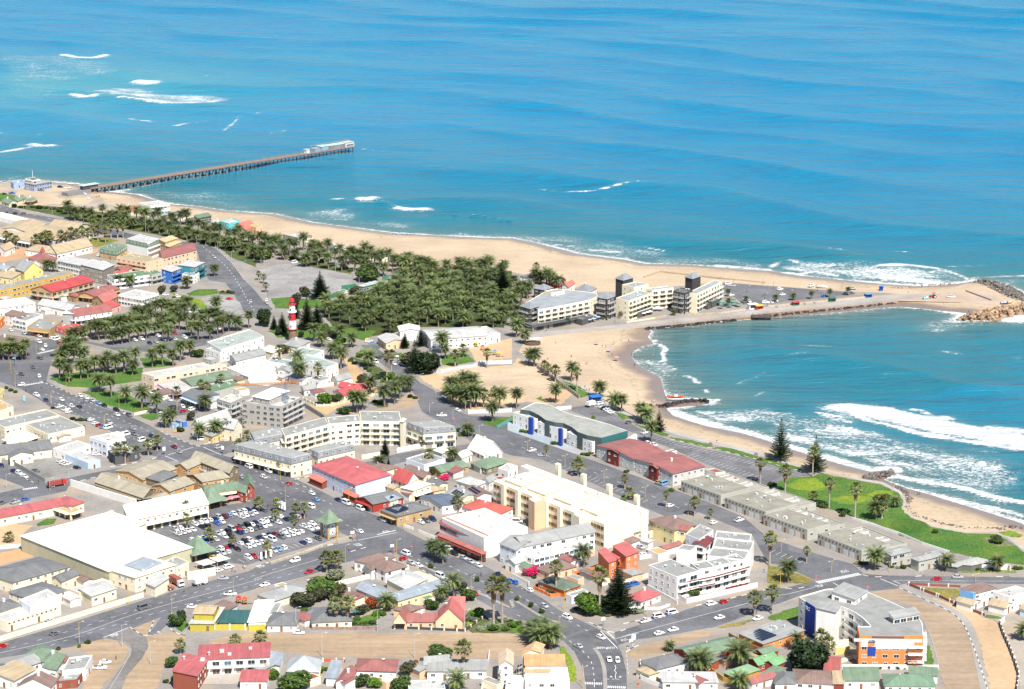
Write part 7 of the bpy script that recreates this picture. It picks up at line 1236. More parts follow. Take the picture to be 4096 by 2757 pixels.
cars('parked at the guest house','cars at the guest house','31','935,485,wvm')
cars('on the main road bend','cars on the main road bend','32','20,608,bhM 155,680,whM 295,825,shm 505,930,wum 810,1112,whm 600,1190,ssM 885,1312,wsk 960,1320,whk')
cars('on the cross road near the great pine','cars on the cross road','32','1815,805,wue 1930,785,rhe 1885,930,wsE 2235,938,wsE 1340,1072,wse 1465,1040,wsE 1210,960,wpe')
cars('in the villa yard','cars in the villa yard','32','815,205,wvm 880,200,whm 1015,180,kpr 1200,255,whs 1235,240,nsm 1168,290,shm 1195,358,whs 1262,338,wvs 1060,640,bus 1120,622,bus 45,60,wvr 75,80,gsr')
for i,(x,y)in enumerate(((1330,922),(1455,888))):
    p=G('32',x,y);o=car(p,pxdir('32',x,y,40,-9),'white','van','white and blue minibus parked by the great pine kerb','white and blue minibuses')
    q=MB();
    for s_ in(-1,1):q.face([(s_*.96,-2.5,.5),(s_*.96,-.3,.5),(s_*.96,-1.2,1.1),(s_*.96,-2.5,1.1)]);q.face([(s_*.96,.6,.5),(s_*.96,1.9,.5),(s_*.96,1.9,.75),(s_*.96,.9,.75)],1)
    q.face([(-.8,-2.57,.5),(.8,-2.57,.5),(.85,-2.57,1.1),(-.85,-2.57,1.1)]);q.build('livery',[mat('plain',(.02,.1,.5)),mat('plain',(.5,.02,.04))],o)
cars('on the seaside end of the cross road','cars at the seaside corner','33','1530,580,rsR 1725,560,ssr')
cars('driving along the works wall','cars along the works wall','30','1305,840,gvs 500,1075,gss 25,1188,rss 2030,572,ssr')
cars('parked by the dusty junction','cars by the dusty junction','30','958,1335,wsr 910,1385,wpr 455,968,wps 1750,830,wsr 2095,715,wpr')
cars('near the supermarket loading bay','cars at the loading bay','30','1935,360,wus 1950,382,Yss 2080,470,wus 1995,500,whs')
cars('on the seafront road','cars on the seafront road','10','1945,780,shm 2278,1182,ssk 205,385,guR');cars('in the far asphalt lot','cars in the far lot','10','2085,1158,rsr 2120,1330,wvr 1505,1120,whr 1620,1135,whr')
cars('on the sandy lot by the jetty','cars by the jetty','10','45,100,sur 110,195,bpr 375,172,gpr 550,140,nur 610,145,wpr 770,200,wsm 805,240,whk 645,105,wsr',-.1)
cars('parked under the market palms','cars under the market palms','10','1420,1300,whm 1480,1295,wsm 1560,1290,wum 1650,1280,shm 1720,1275,wsm 1590,1470,rhm 1440,1495,whm 1290,1525,wum 1230,1535,whm 1360,1560,nsm 1420,1550,ssm 1500,1530,whm 1590,1525,wsm 1680,1510,wum 2000,1430,whr 1330,1300,nhm 1270,1320,whm')
cars('parked along the old town shops','cars along the old town shops','10','100,1445,whm 220,1475,shm 290,1480,num 330,1490,rhm 360,1498,wsm 480,1515,whs 515,1525,wvs 355,1550,wum 540,1562,rhm 900,760,whs')
cars('by the gravel car park','cars by the gravel car park','11','350,828,wve 95,1175,whk 103,1195,shk');cars('at the lighthouse car park','cars at the lighthouse car park','11','1030,1545,wur 1020,1532,Yhr 1060,1560,ysr 660,1525,wsm')
cars('on the mole car park','cars on the mole','12','1970,1022,wur 2000,1037,spr 1990,1122,wsr 2110,1182,wum 2150,1182,wpm 2310,1190,wur');cars('on the mole car park','cars on the mole','13','110,1070,wue 135,1118,wse 395,1038,wue 770,1062,ssr 710,1108,shr 760,1105,gsr 515,1132,bss 30,1185,wsm 70,1175,wsm')
cars('on the sand at the mole head','cars at the mole head','13','1668,1135,wpr',-.2)
# the shopping car park: rows that follow the cross street, cars nose in along the main road
U0=pxdir('31',200,150,40,-11);V0=pxdir('31',200,150,40,18);lot=pts('30: 1420,95 1760,240 1920,350 2150,410; 31: 0,370 120,345 560,215 540,40 440,-10; 21: 240,1568 0,1470; 20: 2290,1450 2050,1500 1930,1530')
c0=G('31',-60,120);uu=Vector((math.cos(U0),math.sin(U0),0));vv=Vector((math.cos(V0),math.sin(V0),0));rk=random.Random(21);used=[]
for r_,off in enumerate((-39,-33.5,-21.5,-16,-4,1.5,13.5,19,31,36.5)):
    for k in range(-26,27):
        p=c0+uu*(k*2.65+.3*r_)+vv*off
        if not inside(np.array([p.x]),np.array([p.y]),lot)[0]or rk.random()<.20 or k%13==6:continue
        col=rk.choices(['white','silver','grey','navy','black','red','maroon','blue','yellow','sky'],[52,12,8,8,7,3,3,3,1,3])[0];kind=rk.choices(['sedan','hatchback','suv','pickup','van'],[26,30,20,18,6])[0]
        car(p+vv*rk.uniform(-.3,.3),V0+(math.pi if rk.random()<.4 else 0)+rk.uniform(-.03,.03),col,kind,'%s %s in the shopping centre car park'%(COLN.get(col,col),KN[kind]),'cars in the shopping centre car park')
for off in(-36.2,-18.7,-1.2,16.3,33.8):                 # bay lines and planted ends
    for k in range(-26,27):
        p=c0+uu*((k+.5)*2.65)+vv*(off-5.2)
        if inside(np.array([p.x]),np.array([p.y]),lot)[0]:put('bay_line',DASH[('bay',5.0)],RD['carpark'],(p.x,p.y,.062),V0)
# lorries and machines
def lorry(name,label,p,ang,cabc,boxc,L,hb,cat='lorry'):
    o=thing(name,label,cat,(p.x,p.y,.045),ang-math.pi/2);b=MB();b.box((0,-L*.12,.85),(2.2,L*.98,.3));b.build('chassis',BLACKP,o)
    b=MB();b.box((0,L/2-.95,1.75),(2.4,1.9,2.0));b.box((0,L/2-.9,2.8),(2.2,1.5,.25));b.build('cab',mat('car',cabc),o)
    b=MB();b.box((0,L/2+.01,2.15),(2.1,.05,.8));b.build('windscreen',CGL,o)
    b=MB();b.box((0,-1.1,1.0+hb/2),(2.4,L-2.3,hb));
    for k in range(9):b.box((1.22,-L/2+.3+k*(L-2.6)/8,1.0+hb/2),(.06,.12,hb*.94));b.box((-1.22,-L/2+.3+k*(L-2.6)/8,1.0+hb/2),(.06,.12,hb*.94))
    b.build('load_box',mat('wall',boxc),o)
    for sx in(-1,1):
        for y in(L/2-1.0,-L/2+1.2,-L/2+2.3):put('wheel',WHEEL,o,(sx*1.0,y,.5),0,(1.6,1.5,1.5))
    return o
lorry('container_lorry','white-cab lorry with rust-red container at the loading bay',G('30',1605,620),pxdir('30',1600,620,40,22),(.75,.75,.75),(.30,.09,.06),9.0,2.4)
lorry('fire_engine','red lorry standing by the walled yard corner',G('20',520,1285),pxdir('20',520,1285,40,-7),(.5,.02,.01),(.32,.06,.05),8.5,1.7)
lorry('delivery_van','white box van beside the cross street',G('30',1820,620),pxdir('30',1820,620,40,-9),(.75,.75,.75),(.7,.7,.7),5.6,1.7,'van')
lorry('trailer','white box trailer by the cove path',G('22',715,560),pxdir('22',715,560,40,-11),(.75,.75,.75),(.75,.75,.75),5.0,1.9,'trailer')
def tractor(p,ang,col,label,s=1.0,z=0):
    o=thing('tractor',label,'tractor',(p.x,p.y,z),ang-math.pi/2);m=mat('car',col);b=MB();b.box((0,.9,1.1),(.9,1.8,.8));b.box((0,-.5,1.0),(1.1,1.2,.7));b.build('body',m,o);b=MB();b.box((0,-.4,2.5),(1.4,1.5,.12));b.build('roof',m,o)
    for x in(-.6,.6):
        for y in(-1.0,.2):q=MB();q.tube((x,y,1.2),(x,y,2.5),.05,.05,5);q.build('post',BLACKP,o)
    for sx in(-1,1):put('wheel',WHEEL,o,(sx*.85,-.6,.8),0,(1.8,2.4,2.4));put('wheel',WHEEL,o,(sx*.7,1.3,.5),0,(1.3,1.5,1.5))
    o.scale=(s,s,s);return o
tractor(G('13',1500,1140),pxdir('13',1500,1140,-40,2),(.4,.02,.015),'red tractor on the sand at the mole head',1.3,-.2);tractor(G('30',1550,670),pxdir('30',1550,670,40,-10),(.6,.1,.01),'orange forklift beside the container lorry',.9,.045)
def boat(p,ang,L,col,label,z=0.0,deck=(.6,.6,.58),group=None):
    o=thing('boat',label,'boat',(p.x,p.y,z),ang,group);b=MB();n=8;rows=[]
    for k in range(n+1):
        t_=k/n;x=-L/2+L*t_;w=L*.17*(1-max(0,t_-.45)**2*3.0);w=max(w,.03);rows.append([(x,-w,.9+.25*t_),(x,-w*.55,.1+.2*t_**3),(x,w*.55,.1+.2*t_**3),(x,w,.9+.25*t_)])
    for a,c in zip(rows,rows[1:]):
        for k in range(3):b.face([a[k],c[k],c[k+1],a[k+1]])
        b.face([(a[0][0],a[0][1]*.9,.8+.1),(a[3][0],a[3][1]*.9,.9),(c[3][0],c[3][1]*.9,.9),(c[0][0],c[0][1]*.9,.9)],1)
    b.face(rows[0]);b.build('hull',[mat('car',col),mat('plain',deck)],o);b=MB();b.box((L*.05,0,1.25),(L*.22,L*.2,.7));b.build('console',mat('plain',(.7,.7,.72)),o);b=MB();b.box((-L/2-.15,0,.9),(.35,.4,1.0));b.build('outboard_motor',BLACKP,o);return o
boat(G('10',690,185),.3,11,(.75,.75,.76),'large white boat on the sand by the jetty',-.2);boat(G('22',1485,492),-.1,8,(.7,.10,.02),'orange-red inflatable boat on the rock groyne',.6,(.65,.12,.03));boat(G('13',2150,1195),.2,5,(.02,.08,.4),'blue boat on the breakwater sand',-.1);boat(G('13',1440,1150),.4,4.5,(.1,.5,.6),'turquoise dinghy beside the red tractor',-.2);boat(G('13',490,1048),-.2,7,(.7,.7,.7),'white boat trailer load on the mole car park',.1);boat(G('13',2200,1188),.5,4,(.6,.4,.02),'yellow dinghy on the breakwater sand',-.1)

# ================================================================ LANDMARKS AND STREET FURNITURE
LRED=mat('wall',(0.55,0.012,0.02));LWHITE=mat('wall',(0.80,0.79,0.77))
lh=thing('lighthouse','red and white banded lighthouse on a stone base with red dome','lighthouse',G('11',335,1532));K15=14.6
zf=lambda y:(1532-y)/K15
def band(name,y0,y1,r0,r1,m,n=20):b=MB();b.lathe([(r0,zf(y0)),(r1,zf(y1))],n);return b.build(name,m,lh)
band('stone_base',1540,1430,2.55,2.25,mat('rock',(0.22,0.14,0.095)));band('tower_band',1428,1352,2.2,2.02,LWHITE);band('tower_band',1352,1288,2.02,1.86,LRED);band('tower_band',1288,1216,1.86,1.70,LWHITE)
def gallery(y,r,h,m):
    b=MB();z=zf(y);b.lathe([(r*.6,z-.3),(r,z),(r,z+.22),(r*.5,z+.22)],20);g_=b.build('gallery',m,lh);b=MB()
    for k in range(16):a=k*math.pi/8;b.tube((r*.96*math.cos(a),r*.96*math.sin(a),z+.2),(r*.96*math.cos(a),r*.96*math.sin(a),z+h),.05,.05,4)
    b.lathe([(r*.95,z+h-.05),(r*.98,z+h-.05),(r*.98,z+h+.05),(r*.95,z+h+.05)],20);b.build('railing',m,g_)
gallery(1428,3.0,1.0,LRED);gallery(1282,2.6,1.1,LWHITE);gallery(1216,2.4,1.0,LRED)
b=MB();b.lathe([(1.25,zf(1213)),(1.25,zf(1192))],16);b.build('lantern',GLASSB,lh)
b=MB()
for k in range(8):a=k*math.pi/4;b.tube((1.3*math.cos(a),1.3*math.sin(a),zf(1214)),(1.3*math.cos(a),1.3*math.sin(a),zf(1190)),.06,.06,4)
b.build('lantern_bars',LRED,lh);b=MB();b.lathe([(1.6,zf(1192)),(1.5,zf(1182)),(1.1,zf(1170)),(.5,zf(1162)),(.15,zf(1158)),(.1,zf(1146)),(0,zf(1146))],16);b.build('dome',LRED,lh,True)
for y,a in((1400,-1.9),(1318,-1.9),(1255,-1.9),(1480,-1.9)):slab('window',lh,(2.08*math.cos(a),2.08*math.sin(a),zf(y)),a+R(90),(.7,.3,1.1),GLASS)
# ---- jetty
JZ=3.3;ja,jb=W(352,752,JZ),W(1407,584,JZ);jd=(jb-ja);JL=jd.length;jd.normalize();jn=Vector((-jd.y,jd.x,0));jang=math.atan2(jd.y,jd.x)
jt=thing('jetty','long pier on concrete and iron piles reaching out to sea','jetty',(ja.x,ja.y,0),jang)
WOODM=mat('roof',(0.24,0.15,0.11));CONC=mat('wall',(0.22,0.21,0.215));IRON=mat('metal',(0.05,0.045,0.05))
npl=52
for k in range(npl):
    b=MB()if k==0 else None
    if k==0:b.box((0,0,0),(JL/npl-.12,8.4,.6));PLK=b.mesh('deck_bay',[WOODM])
    put('deck_bay',PLK,jt,((k+.5)*JL/npl,0,JZ-.2))
b=MB();b.box((0,0,0),(JL,.6,.7));BM=b.mesh('beam',[CONC])
for y in(-2.6,2.6):put('beam',BM,jt,(JL/2,y,JZ-.75))
b=MB();b.box((0,0,-3.2),(.9,.9,6.4));PC=b.mesh('pile',[CONC]);b=MB();b.tube((0,0,-6.4),(0,0,0),.38,.3,8);b.tube((0,0,-5.2),(0,0,-4.2),.75,.5,8);PI_=b.mesh('pile',[IRON])
x=4.0
while x<JL:
    conc=x<JL*.56
    for y in(-2.6,2.6):put('pile',PC if conc else PI_,jt,(x,y,JZ-.5))
    if conc:slab('cross_head',jt,(x,0,JZ-1.1),0,(1.0,7.4,.7),CONC)
    x+=7.0 if conc else 8.5
b=MB()
for y in(-3.5,3.5):
    b.box((JL/2,y,JZ+1.0),(JL,.07,.08));b.box((JL/2,y,JZ+.55),(JL,.05,.05))
    for k in range(int(JL/2.5)):b.box((k*2.5,y,JZ+.5),(.09,.09,1.0))
b.build('railing',mat('plain',(.28,.24,.21)),jt)
b=MB();b.tube((0,0,0),(0,0,3.6),.07,.05,6);b.tube((0,0,3.5),(0,0,4.0),.16,.2,6);JLAMP=b.mesh('lamp_post',[IRON])
for k in range(int(JL*.5/8.5)):
    for y in(-3.3,3.3):put('lamp_post',JLAMP,jt,(JL*.5+k*8.5+(4 if y>0 else 0),y,JZ))
jr=thing('jetty_restaurant','white and turquoise restaurant with glazed arcade at the seaward end of the jetty','restaurant',(ja.x,ja.y,0),jang);TUR=mat('roof',(0.40,0.62,0.58))
X=lambda px:(px-352)/(1407-352)*JL
def jbox(nm,x0,x1,y0,y1,z0,z1,m,parent=jr):b=MB();b.box(((x0+x1)/2,(y0+y1)/2,(z0+z1)/2),(x1-x0,y1-y0,z1-z0));return b.build(nm,m,parent)
PJW=mat('wall',(.26,.34,.42));jbox('wall',X(1234),X(1262),-3.0,3.0,JZ,JZ+3.2,PJW);jbox('wall',X(1264),X(1296),-3.2,3.2,JZ,JZ+3.9,PJW);jbox('roof',X(1262),X(1297),-3.5,3.5,JZ+3.9,JZ+4.3,TUR);jbox('wall',X(1298),X(1368),-1.8,3.2,JZ,JZ+3.4,GLASS);jbox('roof',X(1296),X(1370),-3.3,3.5,JZ+3.5,JZ+3.9,TUR);jbox('wall',X(1369),X(1406),-3.2,3.2,JZ,JZ+4.0,mat('wall',(.5,.53,.56)));jbox('roof',X(1368),X(1407),-3.5,3.5,JZ+4.0,JZ+4.25,mat('flat',PAL['rlg']));jbox('kiosk_roof',X(1203),X(1220),-2,2,JZ+3.0,JZ+3.3,TUR);jbox('kiosk',X(1205),X(1218),-1.6,1.6,JZ,JZ+3.0,LWHITE)
for k in range(15):q=X(1300)+k*(X(1368)-X(1300))/14;jbox('column',q-.12,q+.12,-3.1,-2.85,JZ,JZ+3.5,LWHITE)
for k in range(5):q=X(1372)+k*(X(1404)-X(1372))/4.6;window(jr,(q+1.2,-3.2,JZ+1.8),0,1.9,1.5)
for k in range(9):q=X(1236)+k*2.2;slab('vent',jr,(q,-3.03,JZ+2.6),0,(.8,.1,.4),GLASS)
b=MB();
for k in range(30):b.box((X(1240)+k*(X(1407)-X(1240))/29,3.6,JZ+4.9),(.5,.15,1.4))
b.build('screen_fence',mat('plain',(.3,.24,.2)),jr)
js=thing('jetty_kiosk','small green-roofed kiosk at the landward end of the jetty','kiosk',(ja.x,ja.y,0),jang);jbox('wall',-6,8,-2,2,0,JZ+2.4,DARKM,js);jbox('roof',-7,9,-2.8,2.8,JZ+2.4,JZ+2.8,TUR,js);q=MB();q.prism([(-22,-4),(0,-4),(0,4),(-22,4)],-1.5,2.6);q.build('abutment',CONC,js)
# mast and antennas by the restaurant
q=MB();q.tube((0,0,0),(0,0,12),.25,.15,6);o=q.build('mast',mat('plain',(.7,.7,.7)));o.location=G('10',300,120);tag(o,'white mast beside the jetty restaurant','mast')
# ---- rocks
def rock_mesh(seed,m):
    bm=bmesh.new();bmesh.ops.create_icosphere(bm,subdivisions=1,radius=1.0);rs=random.Random(seed)
    for v in bm.verts:v.co*=rs.uniform(.72,1.15);v.co.z*=.8
    me=bpy.data.meshes.new('boulder');bm.to_mesh(me);bm.free();me.materials.append(m);return me
RT=[rock_mesh(i,mat('rock',(0.30,0.20,0.125)))for i in range(4)];RB=[rock_mesh(i+10,mat('rock',(0.035,0.033,0.035)))for i in range(4)];RGY=[rock_mesh(i+20,mat('rock',(0.13,0.115,0.105)))for i in range(4)]
rr=random.Random(3)
def rocks(name,label,poly,n,lo,hi,zs,meshes,cat='breakwater',line=None,half=2.0):
    P=pts(poly,-1.0);c=sum(P,Vector())/len(P);o=thing(name,label,cat,(c.x,c.y,0));cnt=0;Ls=[(b_-a_).length for a_,b_ in zip(P,P[1:])]
    x0,x1,y0,y1=min(p.x for p in P),max(p.x for p in P),min(p.y for p in P),max(p.y for p in P);tries=0
    while cnt<n and tries<n*60:
        tries+=1
        if line:
            t_=rr.random()*sum(Ls);k=0
            while t_>Ls[k]and k<len(Ls)-1:t_-=Ls[k];k+=1
            d=(P[k+1]-P[k]).normalized();u=rr.uniform(-1,1);q=P[k]+d*t_+Vector((-d.y,d.x,0))*u*half;z=zs[0]+(zs[1]-zs[0])*(1-abs(u))*rr.uniform(.4,1)
        else:
            q=Vector((rr.uniform(x0,x1),rr.uniform(y0,y1),0))
            if not inside(np.array([q.x]),np.array([q.y]),P)[0]:continue
            dd=float(dist_line(np.array([q.x]),np.array([q.y]),P+[P[0]])[0]);z=zs[0]+(zs[1]-zs[0])*min(1,dd/5)*rr.uniform(.6,1)
        s=rr.uniform(lo,hi);k=put('boulder',rr.choice(meshes),o,(q.x-c.x,q.y-c.y,z),rr.uniform(0,6.28),(s,s*rr.uniform(.7,1.1),s*rr.uniform(.7,1.1)));k.rotation_euler=(rr.uniform(-.5,.5),rr.uniform(-.5,.5),rr.uniform(0,6.28));cnt+=1
rocks('breakwater','breakwater of big tan boulders closing the harbour mouth','13: 1705,1340 1780,1300 1900,1270 2050,1230 2200,1215 2330,1180 2480,1170 2480,1270 2330,1290 2100,1338 1800,1352',230,1.0,2.1,(-1.6,.9),RT)
rocks('breakwater','dark outer breakwater arm of tumbled rocks beyond the mole','13: 1850,985 1990,985 2110,1015 2240,1058 2330,1110 2330,1180 2200,1150 2100,1100 1990,1050 1900,1010',200,1.0,1.9,(-1.2,1.2),RGY)
rocks('rock_revetment','black rock revetment along the foot of the hotel promenade','12: 1210,1418 1500,1395 1800,1362 2030,1338',210,.6,1.2,(-1.9,-.5),RB,'rocks',True,2.6);rocks('rock_revetment','black rock revetment along the foot of the mole wall','13: 0,1302 400,1262 800,1222 1150,1186',240,.6,1.2,(-1.9,-.6),RB,'rocks',True,2.3)
rocks('rock_groyne','dark rock groyne running into the cove water','22: 1130,560 1350,560 1500,530 1650,508 1790,512',150,.6,1.3,(-1.6,.1),RB,'rocks',True,2.4);rocks('rock_groyne','tan landward end of the cove groyne','22: 1010,555 1150,562 1300,560',50,.5,1.0,(-1.0,-.1),RT,'rocks',True,2.0);rocks('rock_groyne','grey rock groyne on the beach below the seaside lawn','23: 870,1215 980,1195 1060,1175 1125,1160',120,.6,1.3,(-1.2,.4),RGY,'rocks',True,3.4)
rocks('rock_edging','row of grey rocks edging the curved seaside path','23: 1180,1300 1270,1370 1290,1440 1270,1500 1340,1568; 33: 1400,20 1560,75 1800,120 2090,125 2200,105 2330,110',190,.35,.75,(-.3,.15),RGY,'rocks',True,1.6);rocks('rock_edging','scattered stones along the dune edge of the mole','13: 880,1062 1100,1060 1300,1058 1450,1035 1700,1015',80,.3,.7,(-.4,.1),RT,'rocks',True,1.6);rocks('rock_edging','stones on the bank below the jetty foot','10: 770,150 840,190 900,230 980,275',70,.4,.9,(-.5,.1),RT,'rocks',True,3.0)
# ---- walls and fences
def wall_line(name,label,cat,s,h,m,th=.25,posts=0,pm=None,cap=None):
    P=pts(s);c=P[0];o=thing(name,label,cat,(c.x,c.y,0))
    for a,b_ in zip(P,P[1:]):
        d=(b_-a);L=d.length;d.normalize();n_=Vector((-d.y,d.x,0))*th/2;q=MB();q.prism([tuple((p-c)[:2])for p in(a-n_,b_-n_,b_+n_,a+n_)],-.2,h);q.build('wall_panel',m,o)
        if posts:
            for k in range(int(L/posts)+1):p=a+d*(k*posts)-c;slab('post',o,(p.x,p.y,h/2+.15),math.atan2(d.y,d.x),(.45,.45,h+.3),pm or m)
    return o
CW=wm('cream');WW=wm('white');GW=mat('wall',(0.30,0.30,0.29));GRN=mat('wall',(0.02,0.20,0.10));TEAL=mat('wall',(0.10,0.32,0.30));BR=mat('wall',(0.26,0.09,0.06));STN=mat('rock',(0.36,0.31,0.25));FEN=mat('metal',(0.06,0.06,0.06));PGW=mat('wall',(0.55,0.6,0.62))
for lab,s,h,m,kw in(('long cream boundary wall of the works along the cross street','30: -200,1190 0,1132 1305,732',2.0,CW,{}),('grey wall around the walled yard','20: 0,1075 110,1085 410,1250 830,1160',2.0,GW,{}),('tall white wall behind the ochre shopping arcade','20: 645,1285 1240,1470',3.4,WW,dict(th=.5)),('cream wall between guest house and beer hall','31: 700,640 1000,570 1390,480',2.0,CW,{}),('low white wall by the bougainvillea garden','32: 0,545 155,625',1.6,WW,{}),('white garden wall of the curved apartments','32: 1500,740 1590,788 1800,740 2230,640',2.0,WW,{}),('white wall at the red-roofed bungalow side','32: 1230,650 1400,740 1505,800',1.6,WW,{}),('low white garden wall before the red-roofed bungalow','32: 1065,835 1325,848 1435,812',1.0,WW,dict(posts=5)),
    ('rubble stone wall along the car park edge','31: 130,430 450,330 600,270 900,180',.9,STN,dict(th=1.2)),('pink stone wall before the cream bungalow','31: 510,1030 1110,1030',1.3,mat('rock',(0.42,0.28,0.24)),{}),('white boundary wall beside the sand lane','31: 2125,1260 2080,1500',2.0,WW,{}),('green fence along the gravel car park','11: 630,1168 840,1090',3.0,GRN,{}),('green fence behind the clubhouse','11: 780,1062 910,1045',2.4,GRN,{}),('green sloping fence at the pavilion','11: 1150,985 1290,965 1410,985',2.6,GRN,{}),
    ('pale hoarding with green top around the sand pit','21: 1490,240 1680,260 1960,215 2040,180 2327,170',2.2,PGW,dict(posts=6)),('pale hoarding along the near side of the sand pit','21: 1930,625 2110,620 2327,610',2.0,PGW,dict(posts=6)),('teal fence at the traffic corner','21: 2190,760 2327,690',1.6,TEAL,{}),('grey hoarding beside the cove road','22: 400,595 540,585',2.0,PGW,{}),('timber paling fence down to the cove','22: 230,215 420,350 610,490',2.0,mat('wall',(0.36,0.31,0.26)),dict(posts=3)),('dark wall beside the building site','21: 430,560 590,660 630,690',2.4,GW,{}),('pale green garden fence round the red-roofed bungalow','21: 430,500 550,560 700,555 900,500 1110,450',1.2,mat('wall',(0.45,0.55,0.42)),dict(posts=4,pm=CW)),('cream wall north of the red-roofed bungalow','21: 555,390 880,345',1.8,CW,{}),('white courthouse yard wall','21: -60,190 130,175 260,300 330,330',2.4,WW,{}),('white court wall of the crescent','21: 1280,980 1510,935',2.4,WW,{}),('white court wall by the slim pine','21: 960,1040 1200,1000',2.2,CW,{}),
    ('brick wall with white posts above the sand verge','33: 1280,625 1415,680 1550,730 1690,795 1830,850 1970,905',1.1,BR,dict(posts=7,pm=WW)),('brick wall with white posts along the seaside corner','33: 1280,618 1460,632 1640,638 1750,645',1.0,BR,dict(posts=8,pm=WW)),('black fence with white posts beside the sand verge','33: 2105,975 2140,1080 2190,1190 2240,1320 2280,1450 2260,1600',1.6,FEN,dict(posts=4.5,pm=WW)),('white side wall of the villas yard','33: 2110,985 2150,950',2.0,WW,{}),('red brick yard wall behind the workshop','32: 1970,1100 2150,1200 2327,1270',2.0,BR,{}),('ochre wall beside the big date palm','32: 1810,1420 1920,1500 2030,1540',2.0,mat('wall',PAL['mustard']),{}),('orange wall before the burnt-orange house','32: 550,540 760,490',1.8,wm('orange'),{}),('cream yard wall by the great pine','32: 1000,620 1240,550',1.8,CW,{}),('orange garden fence of the orange bungalow','32: 205,660 350,730 450,720',1.2,wm('orange'),dict(posts=3)),('white wall of the villa yard','32: 1160,390 1500,330',1.6,WW,{}),('iron fence before the peach house','31: 1365,1020 1900,1045 2060,930',1.0,FEN,dict(posts=5,pm=CW)),('yellow panelled wall beside the playground','30: 1950,1030 2090,1030 2330,1030',2.2,mat('wall','#c0b020'),dict(posts=6,pm=WW)),('yellow stepped garden wall below the curved block','33: 560,1200 730,1180',3.0,CW,{}),('second yellow stepped wall below the curved block','33: 610,1260 740,1230',2.4,wm('yellow'),{}),('cream wall before the small white shells garden','33: 665,1330 780,1290 820,1310',1.6,CW,{}),('white boundary wall behind the bottom row','33: 670,1385 1000,1385 1550,1390',1.8,WW,{}),('cream wall on the pale green garden side','20: 1220,640 1390,600',1.2,CW,{}),('white wall beside the seaside dark-eaved house','33: 1845,480 2180,480 2200,495',2.2,WW,{}),('white low wall of the beach townhouse gardens','33: 760,20 1190,160 1400,250 1650,330',1.0,WW,{}),('cream petrol wall by the supermarket','30: 1705,575 1960,530',3.4,CW,{}),('white low wall of the school','30: -100,300 190,280',1.6,WW,{}),('low white wall beside the tan corner yard','31: 1340,90 1430,120',1.2,WW,{}),('white wall beside the half-timbered store yard','31: 1475,140 1620,200',1.2,WW,{}),('orange low wall in the bottom row','31: 610,1320 800,1320 810,1330',1.2,wm('dorange'),dict(posts=5,pm=CW)),('dark garden fence before the turquoise-trimmed house','31: 1490,1310 2040,1330',1.2,FEN,{}),('cream wall between bottom row gardens','31: 560,1540 590,1400',1.4,CW,{}),('white lane wall by the unfinished block','31: 2080,1500 2040,1640',2.0,WW,{}),('blue-green wall of the turquoise yard','31: 1400,1500 1385,1640',2.0,mat('wall',PAL['turq']),{}),('cream wall at the white bungalow opposite the hump','32: 1370,1560 1170,1480 1165,1330',1.6,WW,{}),('white parapet of the mole car park','12: 1600,1300 1900,1285 2120,1255',1.1,mat('rock',(0.42,0.36,0.29)),{}),('stone parapet along the mole promenade','12: 1040,1370 1300,1330 1400,1310',1.0,mat('rock',(0.42,0.36,0.29)),{}),('long stone bench wall on the mole','13: 0,1225 560,1175 920,1140',1.1,mat('rock',(0.45,0.37,0.29)),{}),('timber railing along the mole car park','13: 0,1205 550,1150 1020,1110',1.0,mat('wall',(0.28,0.24,0.2)),dict(th=.1,posts=5)),('concrete slip wall at the mole head','13: 1800,1080 2035,1165',.8,mat('wall',(0.35,0.32,0.29)),dict(th=.8)),('dune fence on the mole beach','12: 1200,955 1350,905 1620,935 1900,965 2300,1005',.7,mat('wall',(0.42,0.32,0.2)),dict(posts=5)),('white retaining kerb of the cove path','22: 420,330 830,500 1130,660 1390,780',.6,mat('wall',(0.5,0.48,0.45)),{})):
    wall_line('fence' if 'fence' in lab or 'hoarding' in lab or 'railing' in lab else 'garden_wall',lab,'fence' if 'fence' in lab or 'hoarding' in lab or 'railing' in lab else 'wall',s,h,m,**kw)
# ---- street lamps
YEL=mat('plain',(0.55,0.36,0.06));GAL=mat('metal',(0.45,0.46,0.47));LH={}
def lamp(rc,x,y,h,ang,m,double=False,label='',group=None):
    k=(m.name,double)
    if k not in LH:
        b=MB();b.tube((0,0,0),(0,0,1),.11,.07,7);b2=MB();b3=MB()
        for s_ in((1,-1)if double else(1,)):b2.tube((0,0,0),(s_*1.5,0,.25),.05,.045,6);b3.box((s_*1.75,0,.27),(.75,.26,.14))
        LH[k]=(b.mesh('pole',[m]),b2.mesh('arm',[m]),b3.mesh('lamp_head',[mat('plain',(.6,.6,.56))]))
    p=G(rc,x,y);o=thing('street_lamp',label,'street lamp',(p.x,p.y,0),ang,group);put('pole',LH[k][0],o,(0,0,0),0,(1,1,h));put('arm',LH[k][1],o,(0,0,h));put('lamp_head',LH[k][2],o,(0,0,h));return o
am=pxdir('20',1000,700,40,18)
